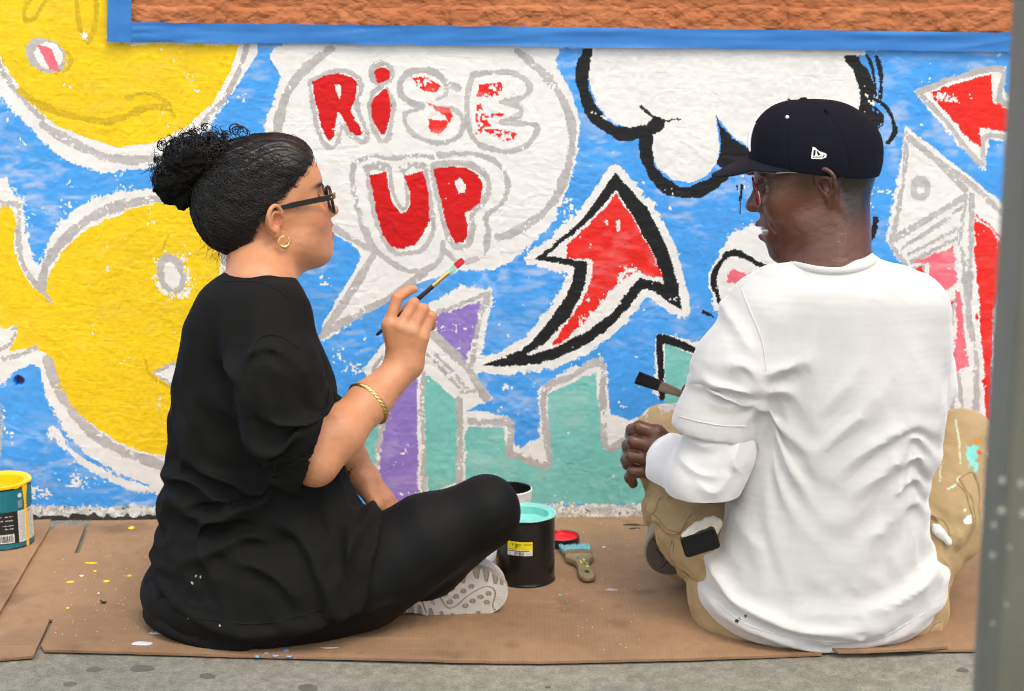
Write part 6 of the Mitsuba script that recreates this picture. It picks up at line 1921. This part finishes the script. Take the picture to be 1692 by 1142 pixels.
def slack_m(c, d):
    x, y, z = c.T
    back = np.clip((x - P(1240, 700, -0.7)[0]) / 0.04, 0, 1)
    right = np.clip((x - P(1490, 700, -0.68)[0]) / 0.04, 0, 1) * np.clip((z - P(0, 860, -0.69)[2]) / 0.05, 0, 1) * np.clip((P(0, 640, -0.69)[2] - z) / 0.05, 0, 1)
    low = np.clip((P(0, 930, -0.7)[2] - z) / 0.07, 0, 1)
    top = np.clip((z - P(0, 560, -0.69)[2]) / 0.06, 0, 1)
    perp = np.abs(d @ np.array([0.74, 0, -0.67])) ** 2
    up = np.abs(d[:, 2]) ** 2
    arm_ = (1 - back) * np.abs(d @ np.array([0.35, 0, 0.93])) ** 2
    return 0.012 + back * (1 - low) * (1 - right) * (1 - 0.8 * top) * 0.019 * perp + 0.06 * right * up + 0.018 * low * up + 0.035 * arm_


def tee_marks(v, c):
    q = np.stack([v[:, 0] / 0.05, v[:, 2] / 0.0052, v[:, 1] / 0.2], 1)
    c = c * (1 + 0.10 * (meshkit.noise(q, 5) - 0.5) + 0.05 * (meshkit.fbm(v / 0.006, 2, 8) - 0.5))[:, None]
    for px, py, r_, col in [(1218, 1030, 0.003, (0.03, 0.03, 0.04)), (1222, 1026, 0.002, (0.03, 0.03, 0.04)), (1232, 1018, 0.0025, (0.03, 0.03, 0.04)), (1556, 975, 0.0026, (0.7, 0.5, 0.1)), (1262, 615, 0.002, (0.4, 0.4, 0.42)), (1265, 605, 0.0012, (0.4, 0.4, 0.42))]:
        q = P(px, py, -0.69 if px < 1500 else -0.6)
        c[np.hypot(v[:, 0] - q[0], v[:, 2] - q[2]) < r_] = col
    return c


TM = drape(keep_big(surf(mtee, (0.20, -0.80, 0.0), (0.78, -0.30, 0.82), 0.0055)), slack_m, lo=-0.008, hi=0.0055, seed=21, fix=lambda p: np.maximum(0.55 * np.exp(-((p - P(1176, 711, -0.61)) @ (hemn / np.linalg.norm(hemn)) / 0.045) ** 2) * (np.linalg.norm(p - P(1176, 711, -0.61), axis=1) < 0.11), np.exp(-(np.linalg.norm(p - P(1382, 436, -0.572), axis=1) / 0.085) ** 4)))
skin("t_shirt", TM, TEE_W, "cloth", MAN, "white cotton t-shirt with small paint flecks", 0.02, 0.03, tee_marks)
ring = []
cn, cdir = P(1378, 440, -0.572), np.array([-0.06, 0.16, 1.0])
cdir /= np.linalg.norm(cdir)
e1 = np.cross([0, 1, 0], cdir)
e1 /= np.linalg.norm(e1)
e2 = np.cross(cdir, e1)
for t in np.linspace(0, 2 * np.pi, 48, endpoint=False):
    ring.append(cn + e1 * 0.0640 * math.cos(t) + e2 * 0.0650 * math.sin(t) + cdir * 0.006 * math.cos(2 * t))
skin("collar", tube(np.array(ring + ring[:2]), 0.0062, 10, False), TEE_W, "cloth", MAN)
th = chain([P(1202, 640, -0.605), P(1186, 745, -0.615), P(1163, 797, -0.622), P(1128, 780, -0.53), P(1104, 752, -0.44)], [0.051, 0.0565, 0.0535, 0.054, 0.0415], 0.03)
th = both(th, halfspace(P(1100, 748, -0.442), P(1100, 748, -0.442) - P(1135, 775, -0.53)), 0.006)
fth = folds([(zc((0, 480), (60, 520), (130, 500)), 0.010, 0.004), (zc((30, 600), (100, 640), (160, 560)), 0.010, 0.003), (zc((170, 500), (150, 560), (165, 590)), 0.008, 0.005), (zc((0, 560), (50, 590), (110, 600)), 0.008, 0.003)], -0.66, -0.5)


def ribs(p):
    return (0.00028 * np.sin((p[:, 0] * 0.75 + p[:, 2] * 0.25 + 0.6 * p[:, 1]) * F4(2 * math.pi / 0.0062))).astype(F4)


th = with_folds(th, fth, crinkle(0.003, 0.055, 141))
skin("thermal_sleeve", keep_big(surf(th, (0.14, -0.72, 0.25), (0.42, -0.36, 0.62), 0.0021)), (0.62, 0.62, 0.625), "cloth", MAN, "white waffle-knit sleeve pushed up over the elbow", 0.02)
ths = both(chain([P(1515, 640, -0.46), P(1500, 760, -0.36), P(1380, 720, -0.36)], [0.055, 0.056, 0.048], 0.03), halfspace(P(1380, 720, -0.36), (-1, 0, 0.15)), 0.005)
skin("thermal_sleeve", surf(ths, (0.40, -0.60, 0.20), (0.75, -0.25, 0.60), 0.005), (0.62, 0.62, 0.625), "cloth", MAN)

# khaki work trousers
mhip = union([ellipsoid(P(1368, 1000, -0.545), (0.182, 0.118, 0.092)), cone(P(1245, 985, -0.545), P(1468, 985, -0.545), 0.086, 0.082)], 0.04)
ltg = chain([P(1250, 980, -0.555), P(1165, 850, -0.475), P(1102, 716, -0.368)], [0.094, 0.080, 0.0555], 0.04)
lsh = chain([P(1102, 720, -0.36), P(1122, 820, -0.37), P(1138, 905, -0.40)], [0.056, 0.058, 0.046], 0.03)
rtg = chain([P(1452, 975, -0.55), P(1536, 850, -0.475), P(1588, 728, -0.375)], [0.094, 0.080, 0.0575], 0.04)
rsh = chain([P(1588, 732, -0.365), P(1560, 830, -0.34), P(1500, 930, -0.30)], [0.0585, 0.060, 0.048], 0.03)
cuff = both(chain([P(1530, 1040, -0.59), P(1555, 1045, -0.585)], [0.03, 0.02]), floor_cut, 0.004)
pants = both(union([mhip, ltg, lsh, rtg, rsh], [0, 0.05, 0.03, 0.05, 0.03]), floor_cut, 0.010)
pants = union([pants, both(ellipsoid(P(1518, 1034, -0.60), (0.032, 0.036, 0.018), frame(35, 0)), floor_cut, 0.006)], [0, 0.015])


def zk(*p): return [(1020 + x / 3.568, 640 + y / 3.568) for x, y in p]


def zr(*p): return [(1480 + x / 2.483, 640 + y / 2.483) for x, y in p]


fp = folds([(zk((250, 640), (225, 720), (215, 790)), 0.0035, 0.0035), (zk((150, 600), (200, 740), (280, 900), (340, 1010)), 0.0035, 0.003), (zk((215, 760), (290, 850), (370, 860)), 0.0032, 0.003), (zk((440, 750), (400, 810), (360, 870)), 0.004, 0.004), (zk((520, 730), (440, 790), (400, 850)), 0.005, 0.004), (zk((330, 900), (345, 1000), (400, 1120)), 0.004, 0.004), (zk((360, 1050), (430, 1090), (480, 1080)), 0.005, 0.004), (zk((230, 100), (300, 105), (370, 110)), 0.004, 0.002), (zk((150, 560), (180, 620), (240, 650)), 0.007, 0.003),
            (zr((255, 375), (300, 450), (315, 540), (290, 620), (240, 680)), 0.0038, 0.0045), (zr((300, 350), (345, 430), (355, 520), (320, 600)), 0.0038, 0.0045), (zr((150, 310), (220, 320), (290, 350)), 0.006, 0.0035), (zr((130, 380), (190, 400), (250, 430)), 0.006, 0.004), (zr((140, 520), (190, 530), (215, 570), (220, 640)), 0.004, 0.005), (zr((220, 640), (240, 700), (225, 780)), 0.005, 0.004), (zr((270, 350), (330, 345)), 0.006, 0.004), (zr((165, 130), (230, 150), (300, 145)), 0.010, 0.0025), (zr((60, 1040), (130, 990), (180, 950)), 0.004, 0.004)], -0.62, -0.25)
pants = with_folds(pants, fp, crinkle(0.007, 0.05, 151), crinkle(0.0032, 0.018, 152))


def pant_marks(v, c):
    front = v[:, 1] < -0.36
    n = meshkit.fbm(v / 0.007, 2, 88) - 0.5
    for px, py, yy, rx, rz, col, rg in [(1600, 746, -0.43, 0.013, 0.016, TEAL, 2.0), (1606, 738, -0.43, 0.009, 0.007, TEAL, 2.2), (1614, 728, -0.43, 0.005, 0.004, (0.6, 0.2, 0.03), 1.5), (1616, 745, -0.43, 0.003, 0.003, (0.5, 0.06, 0.03), 1.0), (1587, 842, -0.5, 0.007, 0.007, WHITE, 0.9), (1583, 828, -0.5, 0.0015, 0.002, WHITE, 0.5), (1558, 700, -0.42, 0.002, 0.003, WHITE, 0.5), (1604, 763, -0.43, 0.006, 0.007, TEAL, 2.4), (1105, 684, -0.42, 0.014, 0.005, (0.45, 0.44, 0.42), 2.0), (1068, 685, -0.40, 0.004, 0.010, (0.5, 0.5, 0.47), 2.4), (1630, 748, -0.42, 0.002, 0.003, WHITE, 0.5), (1085, 662, -0.40, 0.008, 0.002, WHITE, 1.5)]:
        q = P(px, py, yy)
        d = np.hypot((v[:, 0] - q[0]) / rx, (v[:, 2] - q[2]) / rz)
        c[front & (d + rg * n < 1)] = col
    for pts in [zr((190, 210), (175, 260), (140, 330)), zr((268, 160), (262, 230), (245, 290)), zr((165, 355), (200, 345), (228, 325))]:
        for (a0, b0_), (a1, b1_) in zip(pts[:-1], pts[1:]):
            for t in np.linspace(0, 1, 24):
                q = P(a0 + (a1 - a0) * t, b0_ + (b1_ - b0_) * t, -0.44)
                c[front & (np.hypot(v[:, 0] - q[0], v[:, 2] - q[2]) < 0.0013)] = rgb(190, 205, 180)
    return c


def slack_p(c, d):
    n = meshkit.fbm(c / 0.12, 2, 44)
    return 0.010 + 0.040 * np.clip((n - 0.38) / 0.2, 0, 1) * np.abs(d @ np.array([0.1, 0.35, 0.93])) ** 2


PM = drape(keep_big(surf(pants, (0.10, -0.80, 0.0), (0.92, -0.20, 0.50), 0.0052)), slack_p, lo=-0.007, hi=0.005, seed=51)
skin("trousers", PM, KHAKI, "cloth", MAN, "khaki cargo trousers with paint splashes", 0.09, 0.02, pant_marks)

seams("seam", pants, [zk((250, 640), (225, 720), (215, 760)), zk((212, 762), (290, 850), (375, 862)), zk((222, 750), (296, 838), (372, 852)), zk((440, 750), (410, 800), (366, 860)), zk((318, 905), (335, 1000), (395, 1120)), zk((332, 905), (348, 1000), (408, 1120)), zr((262, 372), (308, 450), (322, 540), (296, 620), (246, 680)), zr((250, 378), (296, 450), (310, 540), (284, 620), (236, 672)), zr((262, 370), (330, 345), (352, 430)), zr((130, 535), (190, 535), (216, 570), (220, 625)), zr((330, 352), (350, 440), (346, 530)), zr((70, 1052), (130, 1010), (178, 960))], rgb(128, 112, 82), "cloth", MAN, 0.0007, PM)
seams("stitching", mtee0, [[(1122, 688), (1160, 698), (1200, 704), (1232, 704)], [(1222, 475), (1240, 520), (1262, 570), (1266, 612)], [(1190, 1000), (1260, 1040), (1360, 1054), (1460, 1044), (1545, 1000)]], (0.60, 0.60, 0.60), "cloth", MAN, 0.0010, TM)

# left shoe: dark sole with a zigzag tread
so = P(1104, 915, -0.455)
F_ = frame(-97, -10)            # forward = out of the sole
su_, sv_ = -F_[1], F_[2]
th0 = np.linspace(0, 2 * np.pi, 40, endpoint=False)
base = Polygon(np.c_[0.042 * np.cos(th0), 0.047 * np.sin(th0) * (1 + 0.05 * np.sin(th0))])
rot = lambda m, o, w=0: trimesh.Trimesh(so + o * F_[0] + m.vertices[:, :1] * su_ + m.vertices[:, 1:2] * sv_ + m.vertices[:, 2:] * F_[0], m.faces, process=False)
bsdf("sole_dark", base_color=(0.085, 0.072, 0.058), roughness=0.7, specular=0.25)
bsdf("sole_edge", base_color=(0.30, 0.26, 0.20), roughness=0.7, specular=0.25)
SH = put("shoe", rot(extr(base, -0.05, -0.004), 0), "sole_edge", MAN, "worn shoe seen sole first", smooth=40)
grooves_ = unary_union([LineString(q).buffer(0.0011) for q in ([(-0.03, 0.03), (-0.018, 0.012), (-0.004, 0.026), (0.010, 0.010)], [(-0.036, 0.008), (-0.022, -0.008), (-0.006, 0.008), (0.008, -0.008), (0.02, 0.008)], [(-0.030, -0.016), (-0.016, -0.028), (-0.002, -0.012), (0.012, -0.028)], [(0.004, 0.036), (0.018, 0.022), (0.03, 0.03)], [(-0.018, 0.012), (-0.022, -0.008), (-0.016, -0.028)], [(0.010, 0.010), (0.008, -0.008), (0.012, -0.028)])])
put("tread", rot(extr(base.buffer(-0.004).difference(grooves_), -0.0041, 0.0015), 0), "sole_dark", SH, "dark zigzag tread", smooth=False)

# things tucked into his pockets
bsdf("case_black", base_color=(0.008, 0.008, 0.008), roughness=0.42, specular=0.22)
CASE = thing("tool_case", "black plastic case poking out of the left trouser pocket", "case")
cb = P(1151, 898, -0.632)
Mc = frame(-70, -5)
cx_, cz_ = P(1180, 889, -0.645) - P(1122, 907, -0.645), None
cx_ /= np.linalg.norm(cx_)
cn_ = np.array([-0.15, -0.97, -0.02])
cn_ -= cx_ * (cn_ @ cx_)
cn_ /= np.linalg.norm(cn_)
cu_ = np.cross(cn_, cx_)
cu_ = cu_ if cu_[2] > 0 else -cu_
pl = lambda m: trimesh.Trimesh(cb + m.vertices[:, :1] * cx_ + m.vertices[:, 1:2] * cu_ + m.vertices[:, 2:] * cn_, m.faces, process=False)
rb_ = lambda w, h, r: sbox(-w + r, -h + r, w - r, h - r).buffer(r, quad_segs=6)
put("shell", pl(joinm([extr(affinity.translate(rb_(0.030, 0.017, 0.007), 0.006, 0), -0.012, 0.006), extr(affinity.translate(rb_(0.0285, 0.0155, 0.006), 0.006, 0), 0.006, 0.0075)])), "case_black", CASE, smooth=35)
put("ridge", pl(extr(affinity.translate(rb_(0.025, 0.0022, 0.002), 0.006, -0.0125), 0.0074, 0.0095)), "case_black", CASE, "ridge along the case's edge", smooth=35)
put("button", pl(extr(affinity.translate(rb_(0.006, 0.003, 0.0028), -0.014, 0.006), 0.0074, 0.0086)), "case_black", CASE, smooth=35)
put("button", pl(extr(affinity.translate(rb_(0.006, 0.003, 0.0028), 0.008, 0.006), 0.0074, 0.0086)), "case_black", CASE, smooth=35)


def crumple(name, label, cat, c, rx, ry, rz, M, col, seed, part):
    k = thing(name, label, cat)
    f = local(ellipsoid((0, 0, 0), (rx, ry, rz)), c, M)
    f = with_folds(f, crinkle(0.014, 0.028, seed), crinkle(0.005, 0.010, seed + 1))
    skin(part, keep_big(surf(f, c - 0.07, c + 0.07, 0.002)), col, "cloth", k, None, 0.04)
    return k


crumple("paint_rag", "cream rag stuffed behind the black case in the left pocket", "rag", P(1160, 876, -0.615), 0.038, 0.012, 0.020, frame(22, 18), (0.62, 0.58, 0.48), 171, "cloth")
crumple("work_glove", "white cloth glove hanging out of the right trouser pocket", "glove", P(1553, 880, -0.575), 0.008, 0.008, 0.023, frame(0, 40), (0.68, 0.68, 0.68), 181, "cloth")

# cap
CAPC = (0.0052, 0.0055, 0.0115)
CAP = thing("baseball_cap", "dark navy baseball cap with small white logos on the man's head", "cap")


def capshape(g=0.0):
    return union([ellipsoid((-0.004, 0, 0.036), (0.107 + g, 0.088 + g, 0.095 + g)), ellipsoid((0.034, 0, 0.072), (0.060 + g, 0.062 + g, 0.061 + g))], [0, 0.03])


cplane = halfspace((0.10, 0, 0.053), (0.335, 0, -1.0))


def capseams(p):
    a = np.arctan2(p[:, 1], p[:, 0] + F4(0.004))
    r = np.sqrt(p[:, 1] ** 2 + p[:, 0] ** 2)
    out = np.zeros(len(p), F4)
    for k in range(6):
        d = np.abs(np.angle(np.exp(1j * (a - k * np.pi / 3 - np.pi / 6 * 0 - 0.0)))) * np.maximum(r, 0.004)
        out -= 0.0012 * np.exp(-(d / 0.0016) ** 2)
    return out.astype(F4)


capf = with_folds(both(capshape(), cplane, 0.002), capseams, crinkle(0.004, 0.05, 191))
capf = cut(capf, both(capshape(-0.005), halfspace((0.10, 0, 0.060), (0.335, 0, -1.0)), 0.002), 0.001)
capf = cut(capf, capshape(-0.005), 0.001)
skin("crown", keep_big(surf(local(capf, MO, MH), MO - 0.15, MO + 0.17, 0.0021)), CAPC, "cloth", CAP, None, 0.10, 0.004)
put("top_button", trimesh.Trimesh(ml(trimesh.creation.icosphere(3, 1.0).vertices * [0.0075, 0.0075, 0.004] + [0.0, 0, 0.1335]), trimesh.creation.icosphere(3).faces, process=False), "cap_navy", CAP, smooth=True)
bsdf("cap_navy", base_color=CAPC, roughness=0.85, specular=0.2, sheen=0.3)
bsdf("visor_under", base_color=(0.16, 0.155, 0.15), roughness=0.85)
nv, nr = 41, 14
vt, vb = [], []
for i in range(nv):
    a = math.radians(-84 + 168 * i / (nv - 1))
    for j in range(nr):
        t = j / (nr - 1)
        rin = np.array([0.006 + 0.088 * math.cos(a), 0.083 * math.sin(a)])
        rout = np.array([0.030 + 0.137 * max(math.cos(a), 0) ** 0.62, 0.084 * math.sin(a) * (1 - 0.10 * max(math.cos(a), 0))])
        q = rin * (1 - t) + rout * t
        x, y = q
        z = 0.053 + 0.335 * (min(x, 0.10) - 0.10) * (1 - t * 0.3) - 2.2 * y * y * (0.4 + 0.6 * t) - 0.24 * max(x - 0.10, 0) + 0.008
        vt.append(ml((x, y, z + 0.0012)))
        vb.append(ml((x, y, z - 0.0012)))
ids = (np.arange(nv - 1)[:, None] * nr + np.arange(nr - 1)[None, :]).ravel()
Ft = np.vstack([np.stack([ids, ids + nr, ids + nr + 1], 1), np.stack([ids, ids + nr + 1, ids + 1], 1)])
nvv = nv * nr
border = [i * nr + nr - 1 for i in range(nv)]
Fs = []
for a, b in zip(border[:-1], border[1:]):
    Fs += [[a, b, nvv + b], [a, nvv + b, nvv + a]]
top = trimesh.Trimesh(np.vstack([vt, np.array(vb)]), np.vstack([Ft, np.array(Fs)]), process=False)
put("visor", top, "cap_navy", CAP, "curved visor", smooth=40)
put("visor_lining", trimesh.Trimesh(np.array(vb) - MH[2] * 0.0004, Ft[:, ::-1], process=False), "visor_under", CAP, "grey underside of the visor", smooth=True)
bsdf("thread_white", base_color=(0.75, 0.75, 0.76), roughness=0.7)


def on_cap(x, z, side=1, lift=0.0012):
    """Point on the cap's side above local (x, z)."""
    f = capshape(lift)
    y = 0.05
    for _ in range(14):
        d = float(f(vec([[x, side * y, z]]))[0])
        y -= d * 0.9
    return np.array([x, side * y, z])


def patch_on_cap(shape, t=0.0010):
    m = extr(shape, 0, 0.001)
    out = []
    for x, z, k in m.vertices:
        out.append(ml(on_cap(x, z, 1, 0.0006 + 0.0010 * (k > 0.0005))))
    return trimesh.Trimesh(np.array(out), m.faces, process=False)


def cap_local(px, py):
    """Where the line of sight to a photo mark meets the cap's near side, as local (x, z)."""
    d = np.array([(px - 846) / FPX, math.cos(PITCH) + (571 - py) / FPX * math.sin(PITCH), -math.sin(PITCH) + (571 - py) / FPX * math.cos(PITCH)])
    d /= np.linalg.norm(d)
    t = 2.5
    f = local(capshape(0.0), MO, MH)
    for _ in range(60):
        t += max(float(f(vec([CAM + d * t]))[0]), -0.002) * 0.9
    q = (CAM + d * t - MO) @ MH.T
    return (q[0], q[2])


def zq(*p): return [cap_local(1150 + x / 3.569, 140 + y / 3.569) for x, y in p]


lg = Polygon(zq((688, 366), (705, 372), (720, 388), (770, 408), (768, 428), (740, 438), (680, 437), (678, 428))).buffer(0)
lg = lg.difference(Polygon(zq((694, 384), (706, 386), (703, 418), (690, 420)))).difference(Polygon(zq((711, 388), (722, 396), (735, 414), (718, 417), (714, 402))))
lg = lg.difference(LineString(zq((690, 427), (740, 425))).buffer(0.0006))
put("side_emblem", patch_on_cap(lg), "thread_white", CAP, "small white embroidered flag emblem", smooth=40)
put("side_emblem", patch_on_cap(LineString(zq((755, 414), (748, 430))).buffer(0.0008)), "thread_black", CAP, smooth=40)
bsdf("thread_black", base_color=(0.012, 0.012, 0.02), roughness=0.8)
put("eyelet", trimesh.Trimesh(ml(trimesh.creation.icosphere(2, 1.0).vertices * [0.0030, 0.0016, 0.0030] + on_cap(*cap_local(1150 + 538 / 3.569, 140 + 190 / 3.569), 1, 0.001)), trimesh.creation.icosphere(2).faces, process=False), "thread_white", CAP, smooth=True)
put("eyelet", trimesh.Trimesh(ml(trimesh.creation.icosphere(2, 1.0).vertices * [0.0030, 0.0014, 0.0030] + on_cap(*cap_local(1150 + 765 / 3.569, 140 + 150 / 3.569), 1, 0.0006)), trimesh.creation.icosphere(2).faces, process=False), "cap_navy", CAP, smooth=True)
# front monogram, of which only the near stroke shows from the street
fe = []
f_ = capshape(0.0)
for t in np.linspace(0, 1, 40):
    ang_, zz_ = math.radians(15 - 9 * math.sin(t * 1.4)), 0.072 + 0.042 * t
    r_ = 0.09
    for _ in range(25):
        q = vec([[r_ * math.cos(ang_), r_ * math.sin(ang_), zz_]])
        r_ -= float(f_(q)[0]) * 0.9
    fe.append(np.array([r_ * math.cos(ang_), r_ * math.sin(ang_), zz_]))
fe = np.array(fe)
put("front_emblem", tube(ml(fe), 0.0008 + 0.0036 * np.sin(np.linspace(0.15, 3.0, 40)) ** 0.7, 8), "thread_white", CAP, "white front emblem seen edge on", smooth=True)
fe2 = fe * [1, -1, 1]
put("front_emblem", tube(ml(fe2), 0.0008 + 0.0036 * np.sin(np.linspace(0.15, 3.0, 40)) ** 0.7, 8), "thread_white", CAP, smooth=True)

# his glasses
bsdf("red_plastic", base_color=(0.30, 0.015, 0.025), roughness=0.2, specular=0.5)
bsdf("silver", base_color=(0.7, 0.7, 0.7), roughness=0.25, metallic=1.0)
MG = put("glasses", tube([ml((0.103, y, 0.013)) for y in np.linspace(-0.009, 0.009, 7)], 0.0016, 8), "silver", MAN, "red and silver framed glasses", smooth=True)
for s in (-1, 1):
    o = [(s * (0.035 + 0.0265 * math.cos(t)), 0.004 + 0.0195 * np.sign(math.sin(t)) * abs(math.sin(t)) ** 0.85) for t in np.linspace(0, 2 * np.pi, 40, endpoint=False)]
    wx = lambda y: 0.104 - 3.0 * max(abs(y) - 0.02, 0) ** 2
    put("rim", tube(np.array([ml((wx(y), y, z)) for y, z in o + o[:2]]), 0.0014, 8, False), "red_plastic", MG, smooth=True)
    put("rim_lining", tube(np.array([ml((wx(y) - 0.0018, y, z)) for y, z in o + o[:2]]), 0.0010, 8, False), "silver", MG, smooth=True)
    lens = extr(Polygon(o), 0, 0.0005)
    v2 = np.array([ml((wx(a) - 0.001, a, b)) for a, b, c_ in lens.vertices])
    topf = lens.face_normals[:, 2] > 0.9
    put("lens", trimesh.Trimesh(v2, lens.faces[topf], process=False), "lens_glass", MG, smooth=True)
    tp = spline([ml((0.098, s * 0.0615, 0.014)), ml((0.093, s * 0.070, 0.0185)), ml((0.06, s * 0.0765, 0.031)), ml((0.01, s * 0.0800, 0.034)), ml((-0.012, s * 0.0805, 0.030)), ml((-0.036, s * 0.078, 0.006))], 5)
    put("temple", tube(tp, 0.0020, 8), "black_plastic", MG, smooth=True)

# his flat brush
FB = thing("flat_brush", "flat brush with black-painted bristles in the man's hidden hand above his knee", "paint brush")
f0, f1 = P(1172, 668, -0.345), P(1053, 624, -0.36)
fd = (f1 - f0)
FL = np.linalg.norm(fd)
fd /= FL
fsd = np.cross(fd, [0, 1, 0])
fsd /= np.linalg.norm(fsd)
if fsd[2] < 0:
    fsd = -fsd
fnn = np.cross(fd, fsd)


def flat(secs, n=16):
    rings = []
    for s, w, t in secs:
        a = np.linspace(0, 2 * np.pi, n, endpoint=False)
        rings.append(f0 + fd * s + (np.sign(np.cos(a)) * np.abs(np.cos(a)) ** 0.6 * w)[:, None] * fsd + (np.sign(np.sin(a)) * np.abs(np.sin(a)) ** 0.6 * t)[:, None] * fnn)
    V = np.vstack(rings + [[rings[0].mean(0)], [rings[-1].mean(0)]])
    F, j = [], np.arange(n)
    k = (j + 1) % n
    for i in range(len(rings) - 1):
        F += [np.stack([i * n + j, i * n + k, (i + 1) * n + k], 1), np.stack([i * n + j, (i + 1) * n + k, (i + 1) * n + j], 1)]
    e = (len(rings) - 1) * n
    F += [np.stack([np.full(n, len(V) - 2), k, j], 1), np.stack([np.full(n, len(V) - 1), e + j, e + k], 1)]
    return trimesh.Trimesh(V, np.vstack(F), process=False)


solid("handle", flat([(-0.10, 0.002, 0.002), (-0.08, 0.004, 0.004), (0.0, 0.005, 0.005), (FL * 0.36, 0.0055, 0.005), (FL * 0.40, 0.0045, 0.004)]), (0.014, 0.013, 0.013), "gloss_paint", FB, "black brush handle", smooth=40)
solid("handle_band", flat([(FL * 0.30, 0.0058, 0.0054), (FL * 0.345, 0.0058, 0.0054)]), (0.35, 0.02, 0.02), "gloss_paint", FB, "red band on the handle", smooth=40)
solid("ferrule", flat([(FL * 0.37, 0.0055, 0.0055), (FL * 0.50, 0.0075, 0.0052), (FL * 0.70, 0.0098, 0.004)]), (0.20, 0.15, 0.11), "rubber", FB, "paint-smeared metal ferrule", smooth=40, amt=0.9, size=0.012)
rf = np.random.default_rng(9)
ms = []
for i in range(170):
    a, b = rf.uniform(-1, 1), rf.uniform(-1, 1)
    p0 = f0 + fd * FL * 0.68 + fsd * a * 0.0088 + fnn * b * 0.003
    p1 = f0 + fd * (FL * (0.985 + 0.025 * rf.random())) + fsd * a * 0.0112 + fnn * b * 0.0022
    ms.append(tube([p0, (p0 + p1) / 2 + fsd * rf.uniform(-0.0006, 0.0006), p1], [0.0009, 0.0010, 0.0006], 4))
m = joinm(ms)
put("bristles", m, "gloss_paint", FB, "bristles loaded with black paint", color=mottle(m.vertices, (0.013, 0.013, 0.014), 0.3, 0.005, 3))
